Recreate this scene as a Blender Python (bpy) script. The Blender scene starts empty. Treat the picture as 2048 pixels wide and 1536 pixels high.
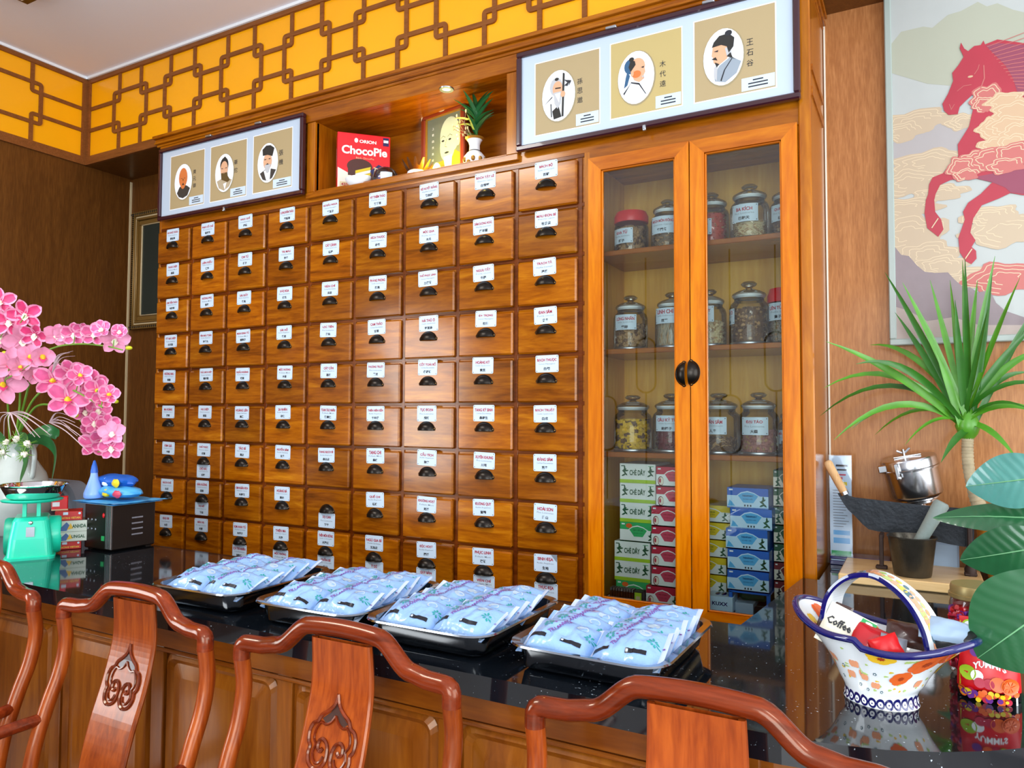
import bpy, math, random
from mathutils import Vector, Matrix, noise
from mathutils.geometry import tessellate_polygon
random.seed(7)
PI = math.pi
sc = bpy.context.scene
C = bpy.context.scene.collection

# ---------------------------------------------------------------- camera
F_PX = 1483.1536
CAM = Vector((3.3913, -2.4057, 1.5))
YAW, PITCH, ROLL = 0.5030145, 0.0423157, 0.0039187
cy, sy, cp, sp = math.cos(YAW), math.sin(YAW), math.cos(PITCH), math.sin(PITCH)
FW = Vector((-sy*cp, cy*cp, sp)); R0 = Vector((cy, sy, 0)); U0 = R0.cross(FW)
cr, sr = math.cos(ROLL), math.sin(ROLL)
RT = R0*cr + U0*sr; UP = -R0*sr + U0*cr
cam = bpy.data.cameras.new('camera'); co = bpy.data.objects.new('camera', cam); C.objects.link(co)
cam.sensor_width = 36; cam.lens = F_PX/2048*36; cam.clip_start = 0.02
M = Matrix((RT, UP, -FW)).transposed().to_4x4(); M.translation = CAM
co.matrix_world = M; sc.camera = co
def proj(p):
    d = Vector(p)-CAM; z = d.dot(FW); return 1024+F_PX*d.dot(RT)/z, 768-F_PX*d.dot(UP)/z
def ray(px, py): return FW + RT*((px-1024)/F_PX) - UP*((py-768)/F_PX)
def onY(px, py, y): d = ray(px, py); return CAM + d*((y-CAM.y)/d.y)
def onX(px, py, x): d = ray(px, py); return CAM + d*((x-CAM.x)/d.x)
def onZ(px, py, z): d = ray(px, py); return CAM + d*((z-CAM.z)/d.z)

# ---------------------------------------------------------------- light
sc.view_settings.view_transform = 'Standard'; sc.view_settings.look = 'None'
sc.view_settings.gamma = 1; sc.view_settings.use_curve_mapping = False
sc.view_settings.exposure = -0.12
w = bpy.data.worlds.new('daylight'); sc.world = w; w.use_nodes = True
w.node_tree.nodes['Background'].inputs[0].default_value = (0.75, 0.87, 1, 1)
w.node_tree.nodes['Background'].inputs[1].default_value = 0.8
def area(name, loc, target, sx, sy_, power, col, spread=PI):
    l = bpy.data.lights.new(name, 'AREA'); l.shape = 'RECTANGLE'; l.size = sx; l.size_y = sy_
    l.energy = power; l.color = col; l.spread = spread
    o = bpy.data.objects.new(name, l); C.objects.link(o); o.location = loc
    o.rotation_euler = (Vector(target)-Vector(loc)).to_track_quat('-Z', 'Y').to_euler(); return o
area('daylight_right', (6.15, -2.0, 1.75), (0, -2.0, 1.75), 3.6, 2.3, 150, (0.93, 0.97, 1))
area('daylight_rear', (4.15, -6.55, 1.75), (4.15, 0, 1.75), 3.1, 2.3, 225, (0.90, 0.96, 1))
area('daylight_left', (-.74, -3.35, 1.65), (3, -3.35, 1.65), 1.3, 1.5, 75, (0.85, 0.93, 1))
area('fill_overhead_front', (.5, -2.45, 3.40), (.5, -2.45, 0), 1.2, .6, 60, (1, 0.97, 0.92))  # added overhead fill to brighten the left side, no fixture there
area('fill_overhead_rear', (4.6, -4.0, 3.40), (4.6, -4.0, 0), 1.2, .6, 50, (1, 0.97, 0.92))  # second added fill from above, not a lamp of the room

# ---------------------------------------------------------------- materials
def lin(h):
    h = h.lstrip('#'); v = [int(h[i:i+2], 16)/255 for i in (0, 2, 4)]
    return tuple((c/12.92 if c <= 0.04045 else ((c+0.055)/1.055)**2.4) for c in v) + (1,)
MATS = {}
def newmat(name):
    m = bpy.data.materials.new(name); m.use_nodes = True; MATS[name] = m
    return m, m.node_tree.nodes, m.node_tree.links, m.node_tree.nodes['Principled BSDF']
def plain(name, col, rough=0.5, metal=0, coat=0, bump=0, bscale=60, spec=None, vary=0, vscale=20, emit=0, trans=0):
    m, N, L, b = newmat(name)
    b.inputs['Base Color'].default_value = lin(col); b.inputs['Roughness'].default_value = rough
    b.inputs['Metallic'].default_value = metal; b.inputs['Coat Weight'].default_value = coat
    if spec is not None: b.inputs['Specular IOR Level'].default_value = spec
    if emit: b.inputs['Emission Color'].default_value = lin(col); b.inputs['Emission Strength'].default_value = emit
    if trans: b.inputs['Transmission Weight'].default_value = trans
    if bump or vary:
        tc = N.new('ShaderNodeTexCoord'); nz = N.new('ShaderNodeTexNoise'); nz.inputs['Scale'].default_value = bscale
        nz.inputs['Detail'].default_value = 4; L.new(tc.outputs['Object'], nz.inputs['Vector'])
        if bump:
            bp = N.new('ShaderNodeBump'); bp.inputs['Strength'].default_value = bump; bp.inputs['Distance'].default_value = 0.004
            L.new(nz.outputs['Fac'], bp.inputs['Height']); L.new(bp.outputs[0], b.inputs['Normal'])
        if vary:
            n2 = N.new('ShaderNodeTexNoise'); n2.inputs['Scale'].default_value = vscale; n2.inputs['Detail'].default_value = 5
            L.new(tc.outputs['Object'], n2.inputs['Vector'])
            hs = N.new('ShaderNodeHueSaturation'); hs.inputs['Color'].default_value = lin(col)
            mr = N.new('ShaderNodeMapRange'); mr.inputs[1].default_value = .3; mr.inputs[2].default_value = .7
            mr.inputs[3].default_value = 1-vary; mr.inputs[4].default_value = 1+vary
            L.new(n2.outputs['Fac'], mr.inputs[0]); L.new(mr.outputs[0], hs.inputs['Value'])
            L.new(hs.outputs[0], b.inputs['Base Color'])
    return m
def wood(name, cols, grain='X', sc_=1.0, rough=0.3, coat=0.3, rand=True, warp=0.5, fine=0.25, bump=0.0, across=9.0):
    m, N, L, b = newmat(name)
    tc = N.new('ShaderNodeTexCoord'); mp = N.new('ShaderNodeMapping')
    a = {'X': (1.1, across, across), 'Y': (across, 1.1, across), 'Z': (across, across, 0.9)}[grain]
    mp.inputs['Scale'].default_value = [v*sc_ for v in a]
    L.new(tc.outputs['Object'], mp.inputs['Vector'])
    src = mp.outputs[0]
    if rand:
        oi = N.new('ShaderNodeObjectInfo'); ml = N.new('ShaderNodeMath'); ml.operation = 'MULTIPLY'; ml.inputs[1].default_value = 37.3
        L.new(oi.outputs['Random'], ml.inputs[0]); ad = N.new('ShaderNodeVectorMath'); ad.operation = 'ADD'
        L.new(src, ad.inputs[0]); L.new(ml.outputs[0], ad.inputs[1]); src = ad.outputs[0]
    n1 = N.new('ShaderNodeTexNoise'); n1.inputs['Scale'].default_value = 1.6; n1.inputs['Detail'].default_value = 6
    n1.inputs['Roughness'].default_value = 0.6; n1.inputs['Distortion'].default_value = warp*2
    L.new(src, n1.inputs['Vector'])
    n2 = N.new('ShaderNodeTexNoise'); n2.inputs['Scale'].default_value = 9; n2.inputs['Detail'].default_value = 3
    L.new(src, n2.inputs['Vector'])
    mx = N.new('ShaderNodeMix'); mx.data_type = 'FLOAT'; mx.inputs[0].default_value = fine
    L.new(n1.outputs['Fac'], mx.inputs[2]); L.new(n2.outputs['Fac'], mx.inputs[3])
    rp = N.new('ShaderNodeValToRGB'); e = rp.color_ramp.elements
    pos = [0.28, 0.44, 0.56, 0.72][:len(cols)]
    e[0].position = pos[0]; e[0].color = lin(cols[0]); e[1].position = pos[-1]; e[1].color = lin(cols[-1])
    for i in range(1, len(cols)-1):
        q = e.new(pos[i]); q.color = lin(cols[i])
    L.new(mx.outputs[0], rp.inputs[0]); out = rp.outputs[0]
    if rand:
        hs = N.new('ShaderNodeHueSaturation'); mr = N.new('ShaderNodeMapRange')
        mr.inputs[3].default_value = 0.72; mr.inputs[4].default_value = 1.22
        wn = N.new('ShaderNodeTexWhiteNoise'); wn.noise_dimensions = '1D'; L.new(oi.outputs['Random'], wn.inputs['W'])
        L.new(wn.outputs['Value'], mr.inputs[0]); L.new(mr.outputs[0], hs.inputs['Value']); L.new(out, hs.inputs['Color']); out = hs.outputs[0]
    L.new(out, b.inputs['Base Color'])
    b.inputs['Roughness'].default_value = rough; b.inputs['Coat Weight'].default_value = coat; b.inputs['Coat Roughness'].default_value = 0.12; b.inputs['Specular IOR Level'].default_value = 0.4; b.inputs['Specular Tint'].default_value = (1, .72, .45, 1); b.inputs['Coat Tint'].default_value = (1, .93, .85, 1)
    bp = N.new('ShaderNodeBump'); bp.inputs['Strength'].default_value = 0.12+bump; bp.inputs['Distance'].default_value = 0.002
    L.new(mx.outputs[0], bp.inputs['Height']); L.new(bp.outputs[0], b.inputs['Normal'])
    return m
def thin_glass(name, tint='#ffffff', boost=1.0, rough=0.0, ior=1.5, base=0.0):
    m, N, L, b = newmat(name); N.remove(b)
    out = N['Material Output']; tr = N.new('ShaderNodeBsdfTransparent'); tr.inputs[0].default_value = lin(tint)
    gl = N.new('ShaderNodeBsdfGlossy'); gl.inputs['Roughness'].default_value = rough
    fr = N.new('ShaderNodeFresnel'); fr.inputs[0].default_value = ior
    ma = N.new('ShaderNodeMath'); ma.operation = 'MULTIPLY_ADD'; ma.inputs[1].default_value = boost; ma.inputs[2].default_value = base; ma.use_clamp = True
    mx = N.new('ShaderNodeMixShader'); L.new(fr.outputs[0], ma.inputs[0]); L.new(ma.outputs[0], mx.inputs[0])
    L.new(tr.outputs[0], mx.inputs[1]); L.new(gl.outputs[0], mx.inputs[2]); L.new(mx.outputs[0], out.inputs[0])
    return m
def granite(name):
    m, N, L, b = newmat(name)
    tc = N.new('ShaderNodeTexCoord'); v = N.new('ShaderNodeTexNoise'); v.inputs['Scale'].default_value = 170; v.inputs['Detail'].default_value = 2
    L.new(tc.outputs['Object'], v.inputs['Vector'])
    v2 = N.new('ShaderNodeTexNoise'); v2.inputs['Scale'].default_value = 9; L.new(tc.outputs['Object'], v2.inputs['Vector'])
    ad = N.new('ShaderNodeMath'); ad.operation = 'MULTIPLY_ADD'; ad.inputs[1].default_value = .22; L.new(v2.outputs['Fac'], ad.inputs[0]); L.new(v.outputs['Fac'], ad.inputs[2])
    rp = N.new('ShaderNodeValToRGB'); e = rp.color_ramp.elements
    e[0].position = 0.83; e[0].color = (0.004, 0.006, 0.009, 1); e[1].position = 0.87; e[1].color = (0.42, 0.5, 0.55, 1)
    L.new(ad.outputs[0], rp.inputs[0]); L.new(rp.outputs[0], b.inputs['Base Color'])
    b.inputs['Roughness'].default_value = 0.05; b.inputs['Specular IOR Level'].default_value = 0.75
    return m
WD = ['#5c2c02', '#8a4804', '#a15c06', '#bd7a14']
wood('drawer_wood', WD, 'X', 1.6, 0.2, 0.45)
wood('cabinet_wood_h', ['#6a3403', '#8e4c04', '#a05c08', '#b67214'], 'X', 1.4, 0.26, 0.4, rand=False)
wood('cabinet_wood_v', ['#763c04', '#985406', '#aa640a', '#bc7816'], 'Z', 1.4, 0.26, 0.4, rand=False)
wood('rail_wood', ['#401802', '#5c2604', '#6c3006', '#7c3c0a'], 'X', 1.4, 0.25, 0.3, rand=False)
wood('door_wood_v', ['#a04e00', '#c06600', '#d07804', '#e08c0c'], 'Z', 1.3, 0.2, 0.5, rand=False)
wood('door_wood_h', ['#8c4400', '#aa5800', '#bc6a04', '#cc7c0c'], 'X', 1.3, 0.2, 0.5, rand=False)
wood('inner_wood', ['#cf9432', '#dca542', '#e6b24c', '#f0c25c'], 'Z', 1.0, 0.45, 0.1, rand=False)
wood('laminate_shaded', ['#4a2a0e', '#593412', '#643c16', '#73481c'], 'Z', 2.2, 0.38, 0.1, rand=False, fine=0.5)  # wall panelling with its shade put into darker colours
wood('laminate_lit', ['#8a5630', '#9c653a', '#aa7244', '#ba8352'], 'Z', 3.0, 0.40, 0.1, rand=False, fine=0.5)  # same panelling, window light put into lighter colours
wood('lattice_wood', ['#6e3e1a', '#7c4820', '#875026', '#93592c'], 'X', 2.0, 0.5, 0, rand=False, fine=0.5)
wood('desk_wood_v', ['#5e2c06', '#7a400a', '#8a4e10', '#985c18'], 'Z', 1.2, 0.3, 0.3, rand=False)
wood('desk_wood_h', ['#5c2a06', '#743a0a', '#82460e', '#905216'], 'X', 1.2, 0.3, 0.3, rand=False)
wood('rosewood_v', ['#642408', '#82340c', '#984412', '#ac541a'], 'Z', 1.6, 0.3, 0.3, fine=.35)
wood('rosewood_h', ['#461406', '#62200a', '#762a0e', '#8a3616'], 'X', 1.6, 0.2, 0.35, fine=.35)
wood('pale_wood', ['#c09a62', '#cfae78', '#d8ba86', '#e0c696'], 'X', 1.5, 0.35, 0.2, rand=False)
wood('handle_wood', ['#b0875a', '#c79f70', '#d2ae80', '#dcbc90'], 'Z', 3, 0.5, 0, rand=False)
granite('granite')
plain('yellow_panel', '#ffb000', 0.35, coat=.15, vary=.03, vscale=3)
plain('ceiling_paint', '#eceaf0', 0.8)
plain('wall_paint', '#e8e8ec', 0.7)
plain('floor_tile', '#928f8c', 0.3)
plain('white', '#eef3f7', 0.55); plain('offwhite', '#e8e2d2', 0.5); plain('cream', '#d8c49a', 0.6)
plain('card_white', '#c8dcec', 0.4); plain('mat_white', '#bccddf', 0.3)
plain('ink_red', '#b01636', 0.5); plain('ink_dark', '#20242c', 0.5); plain('ink_grey', '#7d8894', 0.5)
plain('black', '#0c0d10', 0.35); plain('darkbronze', '#2a2622', 0.28, metal=.85); plain('dark_brown', '#3a1c10', 0.35, coat=.3)
plain('frame_maroon', '#35101c', 0.25, coat=.4)
plain('steel', '#c9ccd0', 0.22, metal=1); plain('steel_soft', '#b8c0c8', 0.32, metal=1); plain('chrome', '#e6e8ea', 0.06, metal=1)
plain('iron', '#22262b', 0.42, metal=.6, bump=.3, bscale=80, vary=.3); plain('rust', '#3a2a24', 0.6, metal=.4, bump=.4)
plain('gold', '#b8862c', 0.3, metal=.8); plain('gold_paint', '#a87a2a', 0.4, metal=.3); plain('black_lid', '#111111', .3)
plain('red', '#d8141c', 0.35); plain('crimson', '#b81c3c', 0.4); plain('deep_red', '#7c1420', .4); plain('pink_red', '#c8405c', .4)
plain('green', '#3f8f4a', 0.4); plain('lime', '#a8cf28', 0.4); plain('tea_green', '#2fae62', 0.4); plain('dark_green', '#14532f', 0.45)
plain('blue', '#1c5fc0', 0.35); plain('sky', '#4aa8e0', 0.4); plain('pale_blue', '#bcdcf4', 0.4); plain('navy', '#141a5c', 0.15, coat=.5)
plain('yellow', '#e2c81c', 0.4); plain('orange', '#e8641c', 0.4); plain('brown_choc', '#4a2014', 0.4); plain('purple', '#6a2a8a', .4)
plain('box_white', '#e8f0ee', 0.35)
thin_glass('door_glass', '#f4f8f6', 1.0, 0.0, 1.5, 0.0)
thin_glass('jar_glass', '#fbfdfc', 0.8, 0.02, 1.45, 0.0)
thin_glass('clear_plastic', '#fafcfe', 0.9, 0.08, 1.45, 0.02)

# ---------------------------------------------------------------- mesh builder
FONT = bpy.data.fonts.load('<builtin>') if not bpy.data.fonts else bpy.data.fonts[0]
_tc = {}
def text_geo(s, bold, res=1):
    res = max(res, 1)
    k = (s, bold, res)
    if k in _tc: return _tc[k]
    cu = bpy.data.curves.new('t', 'FONT'); cu.body = s; cu.size = 1; cu.resolution_u = res; cu.offset = 0.032 if bold else 0.004
    o = bpy.data.objects.new('t', cu); C.objects.link(o)
    dg = bpy.context.evaluated_depsgraph_get(); dg.update()
    me = bpy.data.meshes.new_from_object(o.evaluated_get(dg))
    vs = [(v.co.x, v.co.y) for v in me.vertices]; fs = [tuple(p.vertices) for p in me.polygons]
    bpy.data.objects.remove(o); bpy.data.meshes.remove(me); bpy.data.curves.remove(cu)
    if vs:
        x0, x1 = min(v[0] for v in vs), max(v[0] for v in vs); y0, y1 = min(v[1] for v in vs), max(v[1] for v in vs)
    else: x0, x1, y0, y1 = 0, 1, 0, 1
    _tc[k] = (vs, fs, x0, x1, y0, y1); return _tc[k]

class MB:
    def __init__(s): s.v = []; s.f = []; s.m = []; s.M = Matrix(); s.sm = []
    def add(s, vs, fs, m=0, smooth=False):
        o = len(s.v); s.v += [tuple(s.M @ Vector(v)) for v in vs]
        for f in fs: s.f.append([i+o for i in f]); s.m.append(m); s.sm.append(smooth)
        return o
    def convex(s, vs, fs, m=0, smooth=False):
        c = sum((Vector(v) for v in vs), Vector())/len(vs); g = []
        for f in fs:
            p = [Vector(vs[i]) for i in f]; n = Vector()
            for i in range(1, len(p)-1): n += (p[i]-p[0]).cross(p[i+1]-p[0])
            g.append(f if n.dot(sum(p, Vector())/len(p)-c) >= 0 else f[::-1])
        s.add(vs, g, m, smooth)
    def box(s, x0, x1, y0, y1, z0, z1, m=0, b=0):
        if x0 > x1: x0, x1 = x1, x0
        if y0 > y1: y0, y1 = y1, y0
        if z0 > z1: z0, z1 = z1, z0
        b = min(b, (x1-x0)*.45, (y1-y0)*.45, (z1-z0)*.45)
        if b <= 0:
            vs = [(x, y, z) for x in (x0, x1) for y in (y0, y1) for z in (z0, z1)]
            s.convex(vs, [[0, 1, 3, 2], [4, 5, 7, 6], [0, 1, 5, 4], [2, 3, 7, 6], [0, 2, 6, 4], [1, 3, 7, 5]], m); return
        X, Y, Z = (x0, x1), (y0, y1), (z0, z1); vs = []; idx = {}
        for i in (0, 1):
            for j in (0, 1):
                for k in (0, 1):
                    di, dj, dk = (b, -b)[i], (b, -b)[j], (b, -b)[k]
                    idx[i, j, k] = len(vs)
                    vs += [(X[i], Y[j]+dj, Z[k]+dk), (X[i]+di, Y[j], Z[k]+dk), (X[i]+di, Y[j]+dj, Z[k])]
        q = lambda i, j, k, a: idx[i, j, k]+a
        fs = []
        for i in (0, 1):
            fs.append([q(i, 0, 0, 0), q(i, 1, 0, 0), q(i, 1, 1, 0), q(i, 0, 1, 0)])
            fs.append([q(0, i, 0, 1), q(1, i, 0, 1), q(1, i, 1, 1), q(0, i, 1, 1)])
            fs.append([q(0, 0, i, 2), q(1, 0, i, 2), q(1, 1, i, 2), q(0, 1, i, 2)])
            for j in (0, 1):
                fs.append([q(i, j, 0, 0), q(i, j, 1, 0), q(i, j, 1, 1), q(i, j, 0, 1)])
                fs.append([q(i, 0, j, 0), q(i, 1, j, 0), q(i, 1, j, 2), q(i, 0, j, 2)])
                fs.append([q(0, i, j, 1), q(1, i, j, 1), q(1, i, j, 2), q(0, i, j, 2)])
                for k in (0, 1): fs.append([q(i, j, k, 0), q(i, j, k, 1), q(i, j, k, 2)])
        s.convex(vs, fs, m)
    def lathe(s, prof, seg=32, c=(0, 0, 0), m=0, smooth=True, sx=1, sy=1, cap=True):
        vs = []; n = len(prof)
        for i in range(seg):
            a = 2*PI*i/seg
            for r, z in prof: vs.append((c[0]+r*math.cos(a)*sx, c[1]+r*math.sin(a)*sy, c[2]+z))
        fs = []
        for i in range(seg):
            j = (i+1) % seg
            for k in range(n-1): fs.append([i*n+k, j*n+k, j*n+k+1, i*n+k+1])
        if cap:
            if prof[0][0] > 1e-5: fs.append([i*n for i in range(seg)][::-1])
            if prof[-1][0] > 1e-5: fs.append([i*n+n-1 for i in range(seg)])
        s.add(vs, fs, m, smooth)
    def tube(s, pts, r, seg=10, m=0, smooth=True, cap=True, flat=1.0, ref=None, closed=False, power=1.0):
        P = [Vector(p) for p in pts]; n = len(P)
        if not hasattr(r, '__len__'): r = [r]*n
        if closed: T = [(P[(i+1) % n]-P[i-1]).normalized() for i in range(n)]
        else: T = [(P[min(i+1, n-1)]-P[max(i-1, 0)]).normalized() for i in range(n)]
        ref = Vector(ref) if ref else None
        if ref is None:
            ref = Vector((0, 0, 1)) if abs(T[0].z) < 0.9 else Vector((1, 0, 0))
            moving = True
        else: moving = False
        vs = []; a = ref
        for i in range(n):
            b = T[i].cross(a)
            if b.length < 1e-6: b = T[i].orthogonal()
            b.normalize(); nrm = b.cross(T[i]).normalized()
            if moving: a = nrm
            for k in range(seg):
                t = 2*PI*k/seg; cc, ss = math.cos(t), math.sin(t)
                if power != 1: cc = math.copysign(abs(cc)**power, cc); ss = math.copysign(abs(ss)**power, ss)
                vs.append(P[i]+b*(r[i]*cc)+nrm*(r[i]*flat*ss))
        fs = []
        for i in range(n if closed else n-1):
            j = (i+1) % n
            for k in range(seg):
                l = (k+1) % seg; fs.append([i*seg+k, j*seg+k, j*seg+l, i*seg+l][::-1])
        if cap and not closed: fs.append(list(range(seg))); fs.append([(n-1)*seg+k for k in range(seg)][::-1])
        s.add(vs, [f[::-1] for f in fs], m, smooth)
    def grid(s, fn, nu, nv, m=0, smooth=True, closeu=False):
        vs = [fn(i/(nu if closeu else nu), j/nv) for i in range(nu+(0 if closeu else 1)) for j in range(nv+1)]
        fs = []
        for i in range(nu):
            i2 = (i+1) % nu if closeu else i+1
            for j in range(nv): fs.append([i*(nv+1)+j, i2*(nv+1)+j, i2*(nv+1)+j+1, i*(nv+1)+j+1])
        mm = m if not callable(m) else None
        if mm is not None: s.add(vs, fs, m, smooth)
        else:
            for q, f in enumerate(fs):
                pass
            o = len(s.v); s.v += [tuple(s.M @ Vector(v)) for v in vs]; k = 0
            for i in range(nu):
                for j in range(nv):
                    s.f.append([x+o for x in fs[k]]); s.m.append(m((i+.5)/nu, (j+.5)/nv)); s.sm.append(smooth); k += 1
    def ell(s, c, r, m=0, nu=12, nv=8, n=0, seed=0):
        rx, ry, rz = r if hasattr(r, '__len__') else (r, r, r)
        vs = []; cv = Vector(c)
        for j in range(nv+1):
            th = PI*j/nv
            for i in range(nu):
                a = 2*PI*i/nu
                d = Vector((math.sin(th)*math.cos(a), math.sin(th)*math.sin(a), math.cos(th)))
                k = 1+(n*noise.noise(d*1.7+Vector((seed, seed*.7, 0))) if n else 0)
                vs.append(cv+Vector((d.x*rx, d.y*ry, d.z*rz))*k)
        fs = [[j*nu+i, (j+1)*nu+i, (j+1)*nu+(i+1) % nu, j*nu+(i+1) % nu] for j in range(nv) for i in range(nu)]
        s.add(vs, fs, m, True)
    def prism(s, pts, fr, n0, n1, m=0, smooth=False):
        """2-d polygon in frame fr=(O,U,V,N) extruded from n0 to n1 along N"""
        O, U, V, Nn = fr; A = sum(pts[i][0]*pts[(i+1) % len(pts)][1]-pts[(i+1) % len(pts)][0]*pts[i][1] for i in range(len(pts)))
        if A < 0: pts = pts[::-1]
        k = len(pts); f3 = lambda p, h: O+U*p[0]+V*p[1]+Nn*h
        tri = tessellate_polygon([[Vector((p[0], p[1], 0)) for p in pts]])
        flip = U.cross(V).dot(Nn) < 0
        T = []
        for t in tri:
            a, b, c_ = (Vector(pts[i]) for i in t)
            ccw = (b.x-a.x)*(c_.y-a.y)-(b.y-a.y)*(c_.x-a.x) > 0
            T.append(list(t) if ccw != flip else list(t)[::-1])
        vs = [f3(p, n1) for p in pts]; s.add(vs, T, m, False)
        if n0 is not None and abs(n1-n0) > 1e-7:
            vs = [f3(p, n0) for p in pts]+[f3(p, n1) for p in pts]
            fs = [[i, (i+1) % k, k+(i+1) % k, k+i] for i in range(k)]
            if flip: fs = [f[::-1] for f in fs]
            s.add(vs, fs, m, smooth)
            s.add([f3(p, n0) for p in pts], [t[::-1] for t in T], m, False)
    def flat(s, pts, fr, n, m=0): s.prism(pts, fr, None, n, m)
    def oval(s, cx, cy, rx, ry, fr, n, m=0, k=24, n0=None, a0=0, a1=2*PI):
        pts = [(cx+rx*math.cos(a0+(a1-a0)*i/k), cy+ry*math.sin(a0+(a1-a0)*i/k)) for i in range(k)]
        s.prism(pts, fr, n0, n, m)
    def rect(s, x0, x1, y0, y1, fr, n, m=0, n0=None): s.prism([(x0, y0), (x1, y0), (x1, y1), (x0, y1)], fr, n0, n, m)
    def ribbon(s, pts, w, fr, n0, n1, m=0, closed=False):
        P = [Vector((p[0], p[1])) for p in pts]; k = len(P); Lf = []; Rt = []
        for i in range(k):
            a = P[i-1] if (i or closed) else P[i]; b = P[(i+1) % k] if (i < k-1 or closed) else P[i]
            d1 = (P[i]-a); d2 = (b-P[i]); d1 = d1.normalized() if d1.length > 1e-9 else d2.normalized(); d2 = d2.normalized() if d2.length > 1e-9 else d1
            d = (d1+d2); d = d.normalized() if d.length > 1e-6 else d1
            nn = Vector((-d.y, d.x)); cs = max(0.4, nn.dot(Vector((-d1.y, d1.x))))
            ww = w[i] if hasattr(w, '__len__') else w
            Lf.append(P[i]+nn*(ww/2/cs)); Rt.append(P[i]-nn*(ww/2/cs))
        for i in range(k if closed else k-1):
            j = (i+1) % k
            s.prism([tuple(Lf[i]), tuple(Lf[j]), tuple(Rt[j]), tuple(Rt[i])], fr, n0, n1, m)
    def text(s, t, cx, cy, w, h, fr, n, m=0, bold=False, fit=True, rot=0, arc=0):
        vs, fs, x0, x1, y0, y1 = text_geo(t, bold, 4 if h > .012 else (2 if h > .010 else 1))
        O, U, V, Nn = fr
        ky = h/max(y1-y0, 1e-6); kx = min(ky, w/max(x1-x0, 1e-6)) if not fit else w/max(x1-x0, 1e-6)
        out = []; ca, sa = math.cos(rot), math.sin(rot)
        for x, y in vs:
            a = (x-(x0+x1)/2)*kx; b = (y-(y0+y1)/2)*ky
            if arc: b += -arc*(a/(w/2))**2
            a, b = a*ca-b*sa, a*sa+b*ca
            out.append(O+U*(cx+a)+V*(cy+b)+Nn*n)
        flip = U.cross(V).dot(Nn) < 0
        s.add(out, [list(f)[::-1] if flip else list(f) for f in fs], m)
    def build(s, name, mats, parent=None, loc=None):
        me = bpy.data.meshes.new(name)
        o = bpy.data.objects.new(name, me)
        if loc is not None:
            L_ = Vector(loc); s.v = [tuple(Vector(v)-L_) for v in s.v]; o.location = L_
        me.from_pydata(s.v, [], s.f)
        if isinstance(mats, str): mats = [mats]
        for q in mats: me.materials.append(MATS[q])
        me.polygons.foreach_set('material_index', [min(i, len(mats)-1) for i in s.m])
        me.polygons.foreach_set('use_smooth', s.sm)
        me.update()
        if any(s.sm): me.set_sharp_from_angle(angle=0.75)
        C.objects.link(o)
        if parent: o.parent = parent
        return o
def tag(o, label=None, cat=None, group=None, kind=None):
    if label: o['label'] = label
    if cat: o['category'] = cat
    if group: o['group'] = group
    if kind: o['kind'] = kind
    return o
def thing(name, label, cat, loc=(0, 0, 0), rz=0, group=None):
    o = bpy.data.objects.new(name, None); C.objects.link(o); o.location = loc; o.rotation_euler = (0, 0, rz)
    o.empty_display_size = .05
    return tag(o, label, cat, group)
def kids(o): return [c for c in bpy.data.objects if c.parent == o]
def dup(o, loc=None, rz=None, label=None, group=None, ch=None, parent=None):
    r = o.copy(); C.objects.link(r)
    if parent: r.parent = parent
    if loc is not None: r.location = loc
    if rz is not None: r.rotation_euler = rz if hasattr(rz, '__len__') else (0, 0, rz)
    if label: r['label'] = label
    if group: r['group'] = group
    for c in (ch if ch is not None else kids(o)):
        d = c.copy(); C.objects.link(d); d.parent = r
    return r
def struct(o): o['kind'] = 'structure'; return o
X3, Y3, Z3 = Vector((1, 0, 0)), Vector((0, 1, 0)), Vector((0, 0, 1))
def wallfr(y): return (Vector((0, y, 0)), X3, Z3, -Y3)     # upright surface facing the room
def pxz(px, py, y): p = onY(px, py, y); return (p.x, p.z)
def rrect(x0, x1, y0, y1, r, k=4):
    pts = []
    for cx, cy_, a0 in ((x1-r, y1-r, 0), (x0+r, y1-r, PI/2), (x0+r, y0+r, PI), (x1-r, y0+r, 1.5*PI)):
        for i in range(k+1):
            a = a0+PI/2*i/k; pts.append((cx+r*math.cos(a), cy_+r*math.sin(a)))
    return pts
def smoothpath(pts, n=6):
    """Catmull-Rom through the points"""
    P = [Vector(p) for p in pts]; out = []
    for i in range(len(P)-1):
        p0, p1, p2, p3 = P[max(i-1, 0)], P[i], P[i+1], P[min(i+2, len(P)-1)]
        for k in range(n):
            t = k/n; out.append(0.5*((2*p1)+(p2-p0)*t+(2*p0-5*p1+4*p2-p3)*t*t+(3*p1-p0-3*p2+p3)*t**3))
    out.append(P[-1]); return out
ZC = 1.019   # counter top height
# ================================================================ the room
WL, YB, CEIL, WR, YR = -0.773, 0.372, 3.425, 6.2, -6.6
b = MB(); b.box(WL-.3, WR+.3, YR-.2, YB+.2, -.1, 0); struct(b.build('floor', 'floor_tile'))
b = MB(); b.box(WL-.3, WR+.3, YR-.2, YB+.2, CEIL, CEIL+.12); struct(b.build('ceiling', 'ceiling_paint'))
b = MB(); b.box(1.0, WR, YB, YB+.15, 0, CEIL); struct(b.build('wall_back', 'laminate_lit'))
b = MB(); b.box(WL, 1.0, YB, YB+.15, 0, CEIL); struct(b.build('wall_recess', 'laminate_shaded'))  # left strip of the back wall, recess shade put into its colour
b = MB()   # left wall with a window behind the camera
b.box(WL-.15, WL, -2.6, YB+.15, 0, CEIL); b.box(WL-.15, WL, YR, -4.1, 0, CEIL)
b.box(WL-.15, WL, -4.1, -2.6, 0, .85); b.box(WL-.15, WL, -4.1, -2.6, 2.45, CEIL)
struct(b.build('wall_left', 'laminate_shaded'))
b = MB()
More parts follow.
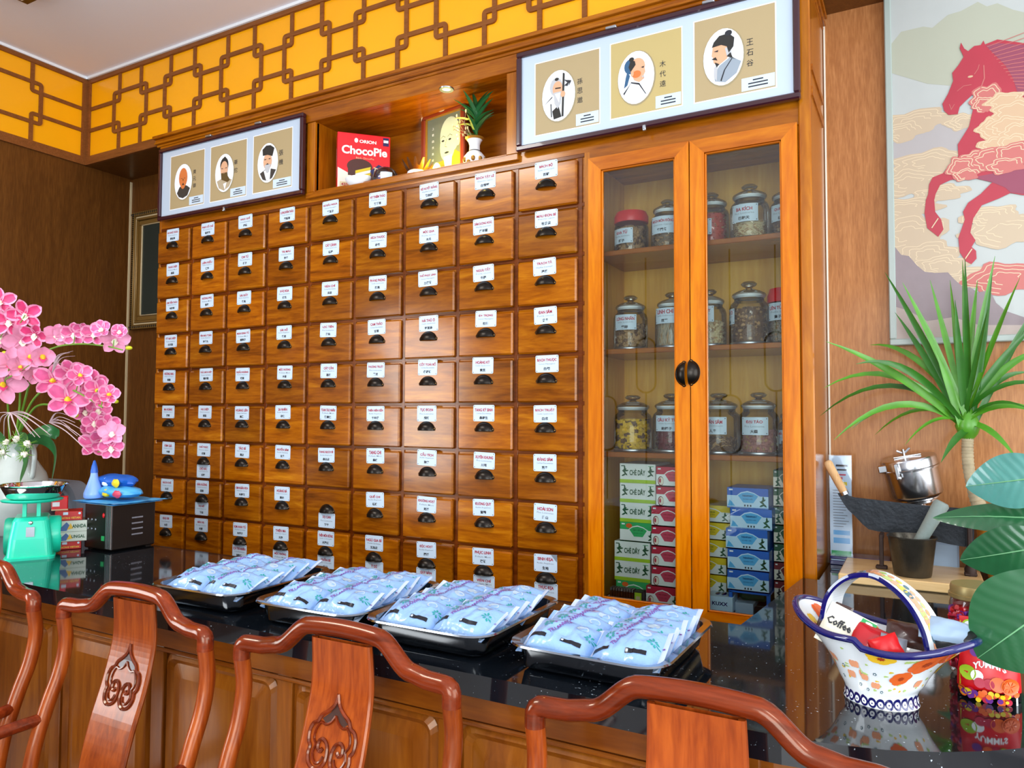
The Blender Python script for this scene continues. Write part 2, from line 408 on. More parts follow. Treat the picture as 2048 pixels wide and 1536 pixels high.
b.box(WR, WR+.15, -.1, YB+.15, 0, CEIL); b.box(WR, WR+.15, YR, -3.9, 0, CEIL)
b.box(WR, WR+.15, -3.9, -.1, 0, .55); b.box(WR, WR+.15, -3.9, -.1, 2.95, CEIL)
struct(b.build('wall_right', 'wall_paint'))
b = MB()
b.box(WL-.15, 2.55, YR-.15, YR, 0, CEIL); b.box(5.75, WR+.15, YR-.15, YR, 0, CEIL)
b.box(2.55, 5.75, YR-.15, YR, 0, .5); b.box(2.55, 5.75, YR-.15, YR, 2.95, CEIL)
struct(b.build('wall_rear', 'wall_paint'))
for i, (x0, x1, y0, y1, z0, z1) in enumerate([(WR, WR+.08, -3.9, -.1, .55, 2.95), (WL-.1, WL, -4.1, -2.6, .85, 2.45), (2.55, 5.75, YR-.1, YR, .5, 2.95)]):
    b = MB(); t = .05
    if x1-x0 < y1-y0:
        b.box(x0, x1, y0, y1, z0, z0+t); b.box(x0, x1, y0, y1, z1-t, z1); n = 3 if i == 0 else 2
        for k in range(n+1): yy = y0+(y1-y0-t)*k/n; b.box(x0, x1, yy, yy+t, z0, z1)
    else:
        b.box(x0, x1, y0, y1, z0, z0+t); b.box(x0, x1, y0, y1, z1-t, z1)
        for k in range(5): xx = x0+(x1-x0-t)*k/4; b.box(xx, xx+t, y0, y1, z0, z1)
    struct(b.build('window_%d' % (i+1), 'dark_brown'))
# white cornice line, corner bead, edge highlight as a strip
b = MB(); b.box(WL, 3.3, .066, .088, CEIL-.014, CEIL); b.box(WL, WL+.022, YR, .09, CEIL-.014, CEIL)
struct(b.build('trim_3', 'white'))
b = MB(); b.box(WL, WL+.006, YB-.012, YB, 0, 2.9); struct(b.build('trim_4', 'cream'))
b = MB(); b.box(3.1145, 3.1195, YB-.008, YB, 1.0, 2.9); struct(b.build('highlight_strip', 'offwhite'))  # bright edge highlight beside the cabinet, built as an off-white strip

# yellow frieze with the interlocking wooden lattice, main wall (trim_1) and left wall (trim_2)
def frieze(fr, s0, s1, A0, name, body):
    zt, zb, zu, zl, a, wd, n1 = 3.389, 2.964, 3.2615, 3.091, .0235, .0195, .010
    bb = MB(); body(bb)
    bb.rect(s0, s1, zb-.01, zt+.01, fr, .001, 1)
    L = MB()
    L.rect(s0, s1, zt, CEIL-.014, fr, .014, 0, n0=0); L.rect(s0, s1, 2.917, zb, fr, .014, 0, n0=0)
    L.rect(s0, s0+.036, zb, zt, fr, .014, 0, n0=0)
    per, dB, r = .4345, .234, .012
    def clipx(x): return min(max(x, s0), s1)
    def rnd(pts):
        out = [pts[0]]
        for i in range(1, len(pts)-1):
            p0, p1, p2 = (Vector(q) for q in (pts[i-1], pts[i], pts[i+1]))
            d1 = (p0-p1).normalized(); d2 = (p2-p1).normalized(); rr = min(r, (p0-p1).length*.45, (p2-p1).length*.45)
            for t in (0, .25, .5, .75, 1): out.append(tuple((p1+d1*rr)*(1-t)**2+p1*2*t*(1-t)+(p1*0+(p1+d2*rr))*t*t if False else ((p1+d1*rr)*(1-t)**2+p1*(2*t*(1-t))+(p1+d2*rr)*(t*t))))
        out.append(pts[-1]); return out
    k = 0
    while A0+per*k < s1+.3:
        A = A0+per*k; B = A+dB; Bp = A-(per-dB)
        if k == 0:
            L.ribbon(rnd([(s0, zu-a), (A+a, zu-a), (A+a, zt)]), wd, fr, 0, n1, 0)
            L.ribbon(rnd([(s0, zl+a), (A+a, zl+a), (A+a, zb)]), wd, fr, 0, n1, 0)
        else:
            L.ribbon(rnd([(Bp-a, zt), (Bp-a, zu-a), (A+a, zu-a), (A+a, zt)]), wd, fr, 0, n1, 0)
            L.ribbon(rnd([(Bp-a, zb), (Bp-a, zl+a), (A+a, zl+a), (A+a, zb)]), wd, fr, 0, n1, 0)
        m_ = (A+B)/2
        L.ribbon(rnd([(m_, zu+a), (B+a, zu+a), (B+a, zl-a), (A-a, zl-a), (A-a, zu+a), (m_, zu+a)]), wd, fr, 0, n1+.0006, 0)
        k += 1
    o = struct(bb.build(name, ['laminate_shaded', 'yellow_panel']))
    L.build('lattice', ['lattice_wood'], o)
frieze((Vector((0, .09, 0)), X3, Z3, -Y3), WL, 3.35, -.494, 'trim_1', lambda q: q.box(WL, 3.35, .09, YB, 2.917, CEIL))
frl = (Vector((WL, .09, 0)), -Y3, Z3, X3)
frieze(frl, 0, 4.2, .285, 'trim_2', lambda q: q.box(WL, WL+.0005, -4.2, .09, 2.917, CEIL))

# ================================================================ medicine cabinet
cab = thing('herb_cabinet', 'tall varnished wooden apothecary cabinet with rows of labelled drawers and two glass doors', 'cabinet', (0, 0, 0))
GT, DW, DH = 2.4355, .26, .1781
body = MB()
FY = .016
XL, XR, DEPTH = -.006, 3.112, YB-.005
H, V, I = 0, 1, 2
body.box(XL, 0.012, FY, DEPTH, 0, 2.87, V, .003)                     # left side
body.box(3.075, XR, FY-.012, DEPTH, 0, 2.87, V, .004)                # right side
body.box(2.352, 2.372, FY, DEPTH, 0, 2.4415, V, 0)                  # partition between drawers and doors
body.box(.012, 3.075, FY, .03, 2.4415, 2.49, H); body.box(2.372, 3.075, FY, .03, 2.41, 2.4415, H)   # rail above the drawers and doors
body.box(.012, 1.067, FY, .03, 2.49, 2.797, H); body.box(2.037, 3.075, FY, .03, 2.49, 2.797, H)
body.box(1.02, 1.067, .002, .03, 2.481, 2.797, V, .003); body.box(2.037, 2.09, .002, .03, 2.481, 2.797, V, .003)
body.box(1.02, 2.09, -.002, .03, 2.455, 2.481, H, .003)              # niche sill edge
body.box(.012, 3.075, -.002, .03, 2.797, 2.862, H, .002)                   # rail above the niche
# crown mould
for z0, z1, p in ((2.862, 2.874, .006), (2.874, 2.884, .018), (2.884, 2.9, .012), (2.9, 2.915, .026)):
    body.box(XL-p*.6, XR+p*.6, -p, DEPTH, z0, z1, H, .002)
# niche: floor, ceiling, sides, back
body.box(1.06, 2.045, .03, .32, 2.462, 2.4815, H); body.box(1.06, 2.045, .03, .32, 2.797, 2.81, H)
body.box(1.055, 1.067, .03, .32, 2.47, 2.81, V); body.box(2.037, 2.05, .03, .32, 2.47, 2.81, V)
body.box(1.05, 2.05, .312, .325, 2.47, 2.81, H)
# drawer frame: rails and stiles
for r in range(10): body.box(.012, 2.352, FY, .0195, GT-DH*r-.008, GT-DH*r+.006, 3, .001)
for c in range(1, 10): body.box(DW*c-.013, DW*c+.004, FY-.0008, .0195, GT-9*DH, GT-.009, 3, .001)
body.box(.012, 2.352, .02, .028, GT-9*DH, GT, H)
body.box(.012, 2.352, .004, .03, 0, GT-9*DH-.009, H); body.box(2.372, 3.075, .004, .03, 0, .825, H)                      # plinth
# side mouldings on the right
body.box(XR, XR+.004, .03, .33, 2.50, 2.53, H); body.box(XR, XR+.004, .03, .33, 2.58, 2.60, H)
# glazed compartment: back, floor, shelves
body.box(2.373, 3.074, .345, .355, .83, 2.41, I); body.box(2.373, 2.38, .031, .345, .83, 2.41, I); body.box(3.067, 3.074, .031, .345, .83, 2.41, I)
body.box(2.373, 3.074, .031, .344, 2.41, 2.43, H)
body.build('carcass', ['cabinet_wood_h', 'cabinet_wood_v', 'inner_wood', 'rail_wood'], cab)
SH = [2.083, 1.734, 1.374, .852]
for z in SH:
    s_ = MB(); s_.box(2.381, 3.066, 0.04, .344, z-.018, z, 0, .002); s_.build('shelf', 'cabinet_wood_h', cab)
# drawers
names = [
 ['HẠ KHÔ THẢO', 'PHÁ CỐ CHỈ', 'NHỤC QUẾ', 'LONG ĐỞM THẢO', 'KÉ ĐẦU NGỰA', 'HY THIÊM THẢO', 'KÊ HUYẾT ĐẰNG', 'BẠCH TẬT LÊ', 'BÁCH BỘ'],
 ['TANG DIỆP', 'LIÊN KIỀU', 'CHI TỬ', 'TRI MẪU', 'CÁT CÁNH', 'XÍCH THƯỢC', 'MỘC QUA', 'DÂM DƯƠNG HOẮC', 'MẪU ĐƠN BÌ'],
 ['KIM TIỀN THẢO', 'HƯƠNG PHỤ', 'SÀI ĐẤT', 'HÒE HOA', 'VIỄN CHÍ', 'PHÒNG PHONG', 'THỔ PHỤC LINH', 'NGƯU TẤT', 'TRẠCH TẢ'],
 ['TỲ BÀ DIỆP', 'TÂN MẪU TOÀN', 'MẠN KINH TỬ', 'SÀI HỒ', 'LẠC TIÊN', 'CAM THẢO', 'HÀ THỦ Ô', 'ĐỖ TRỌNG', 'ĐAN SÂM'],
 ['HƯƠNG NHU', 'TRẮC BÁCH DIỆP', 'NGẤU HOÀNG', 'MỘC HƯƠNG', 'CÁT CĂN', 'THƯƠNG TRUẬT', 'CỐT TOÁI BỔ', 'HOÀNG KỲ', 'BẠCH THƯỢC'],
 ['MA HOÀNG', 'HẠ DIỆP', 'HOÀNG LIÊN', 'SA NHÂN', 'TOAN TÁO NHÂN', 'THIÊN NIÊN KIỆN', 'TỤC ĐOẠN', 'TANG KÝ SINH', 'BẠCH TRUẬT'],
 ['KIM GIÁ', 'CHỈ THỰC', 'TÁO BÌ', 'HUYỀN SÂM', 'TANG BẠCH BÌ', 'TANG CHI', 'CẨU TÍCH', 'XUYÊN KHUNG', 'ĐẢNG SÂM'],
 ['BẠCH CHỈ', 'ĐÀN HƯƠNG', 'KIM NGÂN HOA', 'HOÀNG BÁ', None, 'QUẾ CHI', 'KHƯƠNG HOẠT', 'ĐƯƠNG QUY', 'HOÀI SƠN'],
 ['ĐẠI BI', 'BÁN HẠ', 'KIM ANH TỬ', 'THIÊN MA', 'THIÊN MÔN ĐÔNG', 'NGŨ GIA BÌ', 'ĐỘC HOẠT', 'PHỤC LINH', 'SINH ĐỊA']]
han = [
 ['夏枯草', '破故紙', '肉桂', '龍膽草', '蒼耳子', '豨薟草', '鷄血藤', '白蒺藜', '百部'],
 ['桑葉', '連翹', '梔子', '知母', '桔梗', '赤芍', '木瓜', '淫羊藿', '牡丹皮'],
 ['金錢草', '香附', '柴地', '槐花', '遠志', '防風', '土茯苓', '牛膝', '澤瀉'],
 ['枇杷葉', '知母丸', '蔓荆子', '柴胡', '洛仙', '甘草', '何首烏', '杜仲', '丹參'],
 ['香薷', '側柏葉', '藕黄', '木香', '葛根', '蒼朮', '骨碎補', '黄芪', '白芍'],
 ['麻黄', '荷葉', '黄連', '砂仁', '酸棗仁', '千年健', '續斷', '桑寄生', '白朮'],
 ['金價', '枳實', '棗皮', '玄參', '桑白皮', '桑枝', '狗脊', '川芎', '黨參'],
 ['白芷', '檀香', '金銀花', '黄柏', None, '桂枝', '羌活', '當歸', '淮山'],
 ['大楓', '半夏', '金櫻子', '天麻', '天門冬', '五加皮', '獨活', '茯苓', '生地']]
lower = {(6, 1): ('CHỈ XÁC', '枳殼'), (7, 1): ('HẠ HỒ', '下胡'), (7, 4): ('XẠ CAN', '射干'), (8, 2): ('ÍCH TRÍ NHÂN', '益智仁'), (8, 3): ('MỘC THÔNG', '木通'),
         (8, 4): ('TRẦN BÌ', '陳皮'), (8, 5): ('Ý DĨ', '薏苡'), (8, 6): ('QUY BẢN', '龜板'), (8, 7): ('VIỄN CHÍ', '遠志'), (8, 8): ('THỤC ĐỊA', '熟地')}
latin = ['Radix Angelicae', 'Rhizoma Cyperi', 'Cortex Eucommiae', 'Fructus Gardeniae', 'Semen Plantaginis', 'Folium Mori', 'Herba Leonuri', 'Flos Lonicerae', 'Radix Codonopsis', 'Caulis Spatholobi', 'Radix Bupleuri', 'Poria cocos']
def card_mesh(nm, hz, lt, w=.092, h=.062, curved=False):
    q = MB(); fr = (Vector((0, 0, 0)), X3, Z3, -Y3)
    if curved: q.grid(lambda u, v: (w*(u-.5), -.0012, h*(v-.5)), 14, 1, 0)
    else: q.prism(rrect(-w/2, w/2, -h/2, h/2, .005, 3), fr, .0, .0012, 0)
    for sx in (-1, 1):
        for sz in (-1, 1):
            q.rect(sx*(w/2-.005)-.0015, sx*(w/2-.005)+.0015, sz*(h/2-.005)-.0015, sz*(h/2-.005)+.0015, fr, .0016, 2)
    q.text(nm, 0, .0135, min(w*.86, .0078*len(nm)), .0145, fr, .0018, 1, True)
    q.text(lt, 0, -.001, w*.72, .0062, fr, .0016, 3)
    q.text(hz, 0, -.0175, .0125*len(hz), .0115, fr, .0018, 2, True)
    return q
CARD = ['card_white', 'ink_red', 'ink_dark', 'ink_grey']
# cup handle shared mesh
q = MB(); hw, hh, hd = .039, .0165, .023
def cup(u, v, k=1.0):
    a = PI*u; t = v*PI/2
    return (-hw*k*math.cos(a), -hd*k*math.sin(a)*math.sin(t)-.0005, 2*hh*k*math.sin(a)*math.cos(t)-hh)
def cup_mesh(q):
    q.grid(lambda u, v: cup(u, v), 22, 8, 0, True); q.grid(lambda u, v: cup(1-u, v, .92), 22, 8, 0, True)
    q.tube([cup(i/22, 1, .97) for i in range(23)], .0013, 6, 0)
    q.tube([(-hw*1.02*math.cos(PI*i/22), -.0008, 2*hh*1.03*math.sin(PI*i/22)-hh) for i in range(23)], .0017, 6, 0)
    for sx in (-1, 1): q.ell((sx*hw*.97, -.0012, -hh*.62), (.0055, .002, .006), 0, 8, 5); q.ell((sx*hw*.97, -.003, -hh*.62), (.002, .0012, .002), 1, 6, 4)
cup_mesh(q)
cup_o = q.build('cup_handle', ['darkbronze', 'gold'])
q = MB(); q.box(-DW/2+.009, DW/2-.013, 0, .02, -DH/2+.003, DH/2-.014, 0, .0055)
q.box(-DW/2+.02, DW/2-.026, .02, .20, -DH/2+.01, DH/2-.03, 0)
drawer_o = q.build('drawer', 'drawer_wood')
first = True
for r in range(9):
    for c in range(9):
        x, z = DW*c+DW/2, GT-DH*r-DH/2
        d = drawer_o if first else dup(drawer_o, ch=[])
        d.parent = cab; d.location = (x, random.uniform(-.0015, .0015), z)
        h_ = cup_o if first else dup(cup_o, ch=[])
        h_.parent = d; cx = random.uniform(-.004, .004)-.002; h_.location = (cx, 0, DH/2-.0795-.009)
        first = False
        if names[r][c]:
            k = card_mesh(names[r][c], han[r][c], latin[(r*5+c*7) % 12])
            if (r, c) == (8, 8):   # the lifted corner of this card
                fr = (Vector((0, 0, 0)), X3, Z3, -Y3); k.prism([(.022, .032), (.047, .033), (.045, .008)], fr, .0016, .003, 3)
            l = k.build('name_card', CARD, d); l.location = (cx-.001+random.uniform(-.003, .003), 0, DH/2-.037+random.uniform(-.003, .003)); l.rotation_euler = (0, random.uniform(-.03, .03), 0)
        if (r, c) in lower:
            k = card_mesh(lower[r, c][0], lower[r, c][1], latin[(r+c*3) % 12])
            l = k.build('name_card', CARD, d); l.location = (cx+random.uniform(-.003, .003), 0, DH/2-.139)
# doors
def door(x0, x1, z0, z1, hinge_left):
    w = .047; q = MB(); y0, y1 = -.012, .012
    fr = wallfr(0)
    # mitred frame
    def member(pts, m):
        q.prism(pts, fr, -.012, .012, m)
    xi0, xi1, zi0, zi1 = x0+w, x1-w, z0+w, z1-w
    member([(x0, z0), (xi0, zi0), (xi0, zi1), (x0, z1)], 0); member([(x1, z0), (x1, z1), (xi1, zi1), (xi1, zi0)], 0)
    member([(x0, z1), (xi0, zi1), (xi1, zi1), (x1, z1)], 1); member([(x0, z0), (x1, z0), (xi1, zi0), (xi0, zi0)], 1)
    # bevelled inner lip
    for a, b2, c_, d_, m in ((xi0, xi0+.006, zi0, zi1, 0), (xi1-.006, xi1, zi0, zi1, 0), (xi0, xi1, zi0, zi0+.006, 1), (xi0, xi1, zi1-.006, zi1, 1)):
        q.box(a, b2, -.007, .008, c_, d_, m, .002)
    d = q.build('glass_door', ['door_wood_v', 'door_wood_h'], cab)
    g = MB(); g.box(xi0, xi1, .000, .003, zi0, zi1); g.build('glass_pane', 'door_glass', d)
    return d
dl = door(2.378, 2.7355, .83, 2.408, True); dr = door(2.7395, 3.073, .83, 2.408, False)
for d, px, sg in ((dl, (1362, 748), -1), (dr, (1389, 745), 1)):
    q = MB(); p = onY(px[0], px[1], -.012)
    q.M = Matrix.Translation((p.x, -.0125, p.z)) @ Matrix.Rotation(sg*PI/2, 4, 'Y')
    cup_mesh(q); q.build('cup_handle', ['darkbronze', 'gold'], d)
# ================================================================ framed portrait triptychs
plain('paper_tan', '#ad9a72', .5); plain('paper_gold', '#bba86e', .5); plain('skin', '#d9a884', .6); plain('skin_orange', '#d2763a', .6)
plain('robe_grey', '#93a0ac', .6); plain('robe_dark', '#37332e', .6); plain('robe_beige', '#b3a488', .6); plain('hair_black', '#23221f', .6)
plain('hair_grey', '#b9bcc0', .6); plain('beard_brown', '#5a4418', .6); plain('scarf_blue', '#2e5a80', .6); plain('oval_rim', '#9c8f6c', .5)
PM = ['frame_maroon', 'mat_white', 'paper_tan', 'paper_gold', 'white', 'oval_rim', 'skin', 'skin_orange', 'robe_grey', 'robe_dark', 'robe_beige', 'hair_black', 'hair_grey', 'beard_brown', 'scarf_blue', 'ink_dark', 'card_white']
STY = [
 # bald elder in a dark high-collared coat
 [(9, [(-.75, -.62), (-.45, -.3), (-.18, -.2), (.15, -.2), (.5, -.28), (.85, -.45), (.55, -.85), (0, -.97), (-.5, -.86)]), (4, [(-.2, -.16), (.2, -.16), (.05, -.36)]),
  (7, 'e', 0, .25, .48, .55), (7, 'e', 0, .05, .34, .45), (11, [(-.12, -.2), (.14, -.2), (.02, -.05)]), (15, [(-.3, .2), (-.1, .22), (-.1, .18)]), (15, [(.12, .22), (.32, .2), (.12, .18)]), (13, [(-.04, .16), (.06, .16), (.02, -.0)])],
 # long dark beard, top knot
 [(10, [(-.85, -.4), (-.3, -.3), (.3, -.3), (.9, -.45), (.6, -.8), (0, -.98), (-.6, -.8)]), (4, [(-.1, -.6), (.3, -.55), (.1, -.95)]), (11, 'e', 0, .45, .45, .4), (11, 'e', .05, .8, .16, .12),
  (6, 'e', 0, .22, .4, .42), (13, [(-.36, 0), (.38, 0), (.42, -.2), (.7, -.45), (.4, -.55), (.05, -.45), (-.3, -.35)]), (15, [(-.3, .28), (-.06, .24), (-.3, .22)]), (15, [(.08, .24), (.32, .28), (.32, .22)]), (6, 'e', .0, .02, .12, .06), (15, [(-.08, .0), (.1, .0), (.0, -.04)])],
 # tall dark hat and white beard
 [(9, [(-.8, -.5), (-.3, -.35), (.4, -.35), (.9, -.45), (.5, -.85), (0, -.97), (-.5, -.85)]), (4, [(-.4, -.4), (.35, -.3), (.25, -.95), (-.1, -.95)]), (6, 'e', 0, .08, .42, .42), (12, [(-.3, -.1), (.35, -.1), (.15, -.52), (-.05, -.55), (-.25, -.35)]),
  (11, [(-.5, .42), (-.55, .75), (-.15, .93), (.3, .9), (.7, .72), (.5, .3), (.0, .42)]), (15, [(-.32, .22), (-.08, .2), (-.3, .15)]), (15, [(.06, .2), (.3, .22), (.3, .15)]), (11, [(-.15, -.1), (.17, -.1), (.0, -.03)])],
 # bent white-bearded man holding a staff
 [(4, [(-.9, -.3), (-.3, .1), (.5, 0), (.8, -.5), (.3, -.95), (-.6, -.85)]), (15, [(-.95, -.3), (-.4, .02), (-.4, -.04)]), (11, [(-.4, -.6), (.0, -.4), (.2, -.9), (-.3, -.95)]), (12, 'e', -.15, .4, .38, .36), (6, 'e', -.05, .3, .3, .3), (12, [(-.3, .15), (.2, .15), (.15, -.35), (-.05, -.55), (-.25, -.3)]),
  (4, [(-.22, .08), (.14, .1), (.05, -.3)]), (11, [(-.2, .34), (.18, .32), (.16, .27), (-.2, .29)]), (11, 'e', -.1, .72, .12, .06), (11, [(.22, -.9), (.34, -.9), (.42, .85), (.3, .9)]), (6, 'e', .32, .02, .14, .12), (15, [(.7, .3), (.85, .5), (.6, .55), (.72, .42)]), (15, [(.38, .6), (.75, .5), (.6, .3), (.4, .35), (.6, .44)]), (15, [(-.5, -.3), (-.44, -.3), (-.4, -.85), (-.46, -.85)])],
 # profile to the right with a blue head scarf
 [(4, [(-.8, -.5), (-.3, -.15), (.4, -.2), (.65, -.6), (.3, -.93), (-.5, -.85)]), (15, [(-.75, -.55), (-.3, -.2), (-.25, -.12), (-.7, -.62)]), (15, [(-.28, -.15), (.2, -.25), (.62, -.75), (.55, -.72), (.18, -.32), (-.28, -.2)]), (14, [(-.5, .3), (-.6, .05), (-.7, -.35), (-.5, -.25), (-.35, .1)]), (14, 'e', -.35, .5, .32, .28),
  (6, 'e', .1, .42, .42, .34), (6, [(-.2, .1), (.5, .4), (.56, .15), (.46, .02), (.5, -.1), (.2, -.22), (-.1, -.1)]), (7, 'e', .05, .12, .25, .14), (11, [(-.3, .25), (.0, .5), (-.05, .65), (-.3, .72), (-.42, .45)]), (15, [(.3, .35), (.5, .38), (.46, .3)]), (12, [(.36, .0), (.5, .0), (.44, -.1)]), (11, 'e', -.25, .78, .14, .08), (6, 'e', -.2, .18, .08, .12)],
 # profile to the left with a dark cap and grey robe
 [(8, [(-.5, -.6), (-.2, -.3), (.4, -.05), (.95, -.3), (.7, -.7), (.1, -.96), (-.45, -.85)]), (15, [(-.1, -.9), (.1, -.5), (.5, -.12), (.44, -.12), (.03, -.5), (-.16, -.86)]), (12, [(-.5, -.35), (-.3, -.25), (-.35, -.85), (-.5, -.7)]), (6, [(-.55, .45), (-.62, .1), (-.55, .05), (-.52, -.15), (-.3, -.3), (.2, -.1), (.35, .3), (.1, .5)]),
  (12, [(.1, .3), (.4, .35), (.45, .05), (.2, -.02)]), (11, [(-.6, .42), (-.5, .6), (-.2, .8), (.3, .82), (.6, .62), (.55, .3), (.3, .1), (.2, .35), (-.1, .45)]), (15, 'e', .3, .88, .18, .1), (11, [(-.62, -.02), (-.4, .04), (-.3, -.1), (-.45, -.06)]), (11, [(-.45, -.15), (-.2, -.25), (-.35, -.35)]), (15, [(-.5, .25), (-.25, .28), (-.28, .21)]), (11, [(.2, -.02), (.7, -.2), (.5, -.1), (.4, .1)])]]
def portrait(q, fr, cx, cz, rx, rz, style, n=.0016):
    q.oval(cx+rx*.03, cz-rz*.02, rx*1.05, rz*1.04, fr, n, 5, 28); q.oval(cx, cz, rx, rz, fr, n+.0004, 4, 28)
    h = n+.0008
    for it in STY[style]:
        if it[1] == 'e':
            _, _, ex, ez, er, es = it; q.oval(cx+ex*rx*.9, cz+ez*rz*.9, er*rx, es*rz, fr, h, it[0], 16)
        else: q.flat([(cx+x*rx*.93, cz+z*rz*.95) for x, z in it[1]], fr, h, it[0])
        h += .00025
def triptych(name, label, X0, X1, Z0, Z1, y, panels, tilt=0):
    """panels: (x0,x1,z0,z1, ovalcx,ovalcz,rx,rz, style, chars, (charx,charz,pitch), plaque) already in metres"""
    fr = (Vector((0, 0, 0)), X3, Z3, -Y3)
    cx, cz = (X0+X1)/2, Z0
    t = thing(name, label, 'picture', (cx, y, cz), 0, None); t.rotation_euler = (tilt, 0, 0)
    f = MB(); w = .02; W, Hh = X1-X0, Z1-Z0
    for a, b_, c_, d_ in ((-W/2, W/2, 0, w), (-W/2, W/2, Hh-w, Hh), (-W/2, -W/2+w, w, Hh-w), (W/2-w, W/2, w, Hh-w)):
        f.box(a, b_, -.024, 0, c_, d_, 0, .004)
    f.build('frame', ['frame_maroon'], t)
    g = MB(); g.box(-W/2+w-.002, W/2-w+.002, -.012, -.004, w-.002, Hh-w+.002, 1)
    F2 = (Vector((0, -.012, 0)), X3, Z3, -Y3)
    for (x0, x1, z0, z1, ox, oz, rx, rz, st, chars, (tx, tz, pt), pq) in panels:
        x0 -= cx; x1 -= cx; z0 -= cz; z1 -= cz; ox -= cx; oz -= cz; tx -= cx; tz -= cz
        g.rect(x0-.004, x1+.004, z0-.004, z1+.004, F2, .0005, 4); g.rect(x0, x1, z0, z1, F2, .001, 3 if st == 4 else 2)
        portrait(g, F2, ox, oz, rx, rz, st)
        for i, ch in enumerate(chars): g.text(ch, tx, tz-pt*i, pt*.62, pt*.62, F2, .0016, 15)
        pw, ph = pq; g.rect(x1-pw-.004, x1-.002, z0+.004, z0+.004+ph, F2, .0016, 16)
        for i in range(3): g.rect(x1-pw*(.8 if i else .66)-.003, x1-pw*(.2 if i else .34)-.003, z0+.004+ph*(.75-.24*i)-ph*.05, z0+.004+ph*(.75-.24*i)+ph*.05, F2, .002, 15)
    g.build('print', PM, t)
    k = MB()
    for hx in ((-W*.12, W*.22) if W > .9 else (0,)): k.box(hx-.02, hx+.02, -.03, -.006, Hh-.004, Hh+.006, 0, .002)
    k.box(-.006, .006, -.03, -.02, -.014, .006, 0, .002); k.ell((0, -.03, -.012), .004, 0, 8, 6)
    k.build('clip', ['steel_soft'], t)
    return t
def P(px, py, y=-.03): p = onY(px, py, y); return p.x, p.z
def panel(l, r, tl, bl, tr, br_, ov, st, chars, ch, pq):
    (x0, z1), (_, z0) = P(l, tl), P(l, bl); (x1, z1b), (_, z0b) = P(r, tr), P(r, br_)
    ox, oz = P(ov[0], ov[1]); rx = (P(ov[0]+ov[2], ov[1])[0]-P(ov[0]-ov[2], ov[1])[0])/2; rz = (P(ov[0], ov[1]-ov[3])[1]-P(ov[0], ov[1]+ov[3])[1])/2
    tx, tz = P(ch[0], ch[1])
    return (x0, x1, (z0+z0b)/2, (z1+z1b)/2, ox, oz, rx, rz, st, chars, (tx, tz, ch[2]), pq)
# zoom window 1020,0 scale 3.413 (right) ; 300,200 scale 6.0235 (left)
zr = lambda x, y: (1020+x/3.413, y/3.413)
zl_ = lambda x, y: (300+x/6.0235, 200+y/6.0235)
pr_ = [panel(zr(165, 0)[0], zr(600, 0)[0], zr(0, 430)[1], zr(0, 915)[1], zr(0, 322)[1], zr(0, 832)[1], (*zr(322, 645), 33, 51), 3, '孫思邈', (*zr(468, 545), .034), (.085, .042)),
       panel(zr(680, 0)[0], zr(1162, 0)[0], zr(0, 295)[1], zr(0, 803)[1], zr(0, 175)[1], zr(0, 708)[1], (*zr(852, 520), 36.5, 53), 4, '木代遠', (*zr(1035, 425), .034), (.085, .042)),
       panel(zr(1252, 0)[0], zr(1803, 0)[0], zr(0, 145)[1], zr(0, 683)[1], zr(0, 0)[1], zr(0, 590)[1], (*zr(1450, 378), 40.5, 57), 5, '王石谷', (*zr(1632, 275), .034), (.10, .042))]
X0, Z1 = P(1034, 108, -.02); X1, _ = P(1599, 0, -.02); _, Z0 = P(1036, 304, -.02)
triptych('framed_triptych', 'larger maroon-framed picture of three oval portraits above the glass doors', X0, X1, Z0, Z1, -.005, pr_)
pl_ = [panel(zl_(230, 0)[0], zl_(632, 0)[0], zl_(0, 680)[1], zl_(0, 1308)[1], zl_(0, 585)[1], zl_(0, 1238)[1], (*zl_(377, 978), 17.3, 35.5), 0, '黄元御', (*zl_(513, 855), .034), (.10, .04)),
       panel(zl_(712, 0)[0], zl_(1142, 0)[0], zl_(0, 562)[1], zl_(0, 1218)[1], zl_(0, 462)[1], zl_(0, 1135)[1], (*zl_(872, 870), 18.3, 38), 1, '華佗', (*zl_(1010, 740), .038), (.10, .04)),
       panel(zl_(1228, 0)[0], zl_(1690, 0)[0], zl_(0, 430)[1], zl_(0, 1112)[1], zl_(0, 322)[1], zl_(0, 1025)[1], (*zl_(1395, 748), 20.3, 39.5), 2, '張機', (*zl_(1556, 625), .042), (.11, .04))]
X0, Z1 = P(320, 300, -.02); X1, _ = P(605, 0, -.02); _, Z0 = P(322, 442, -.02)
X1 = P(606, 383, -.02)[0]
triptych('framed_triptych', 'smaller dark-framed picture of three oval portraits above the leftmost drawers', X0, X1, Z0, Z1, -.005, pl_)

# gold frame half hidden behind the cabinet
plain('frame_gold', '#8a6a34', .4, metal=.4); plain('picture_dark', '#26302c', .25)
t = thing('gilded_picture_frame', 'ornate gilded picture frame on the back wall beside the cabinet', 'picture', (-.3, YB, 2.0))
f = MB(); x0, x1, z0, z1 = -.42, .45, 0, .70
for (w0, w1, y_, m) in ((0, .026, -.03, 0), (.026, .036, -.022, 1), (.036, .05, -.026, 0), (.05, .078, -.014, 0), (.078, .084, -.02, 1)):
    for a, b_, c_, d_ in ((x0+w0, x1-w0, z0+w0, z0+w1), (x0+w0, x1-w0, z1-w1, z1-w0), (x0+w0, x0+w1, z0+w1, z1-w1), (x1-w1, x1-w0, z0+w1, z1-w1)):
        f.box(a, b_, y_, 0, c_, d_, m, .003)
for i in range(60):
    a = i/60; f.ell((x0+.013, -.03, z0+(z1-z0)*a), (.008, .004, .005), 2, 6, 4)
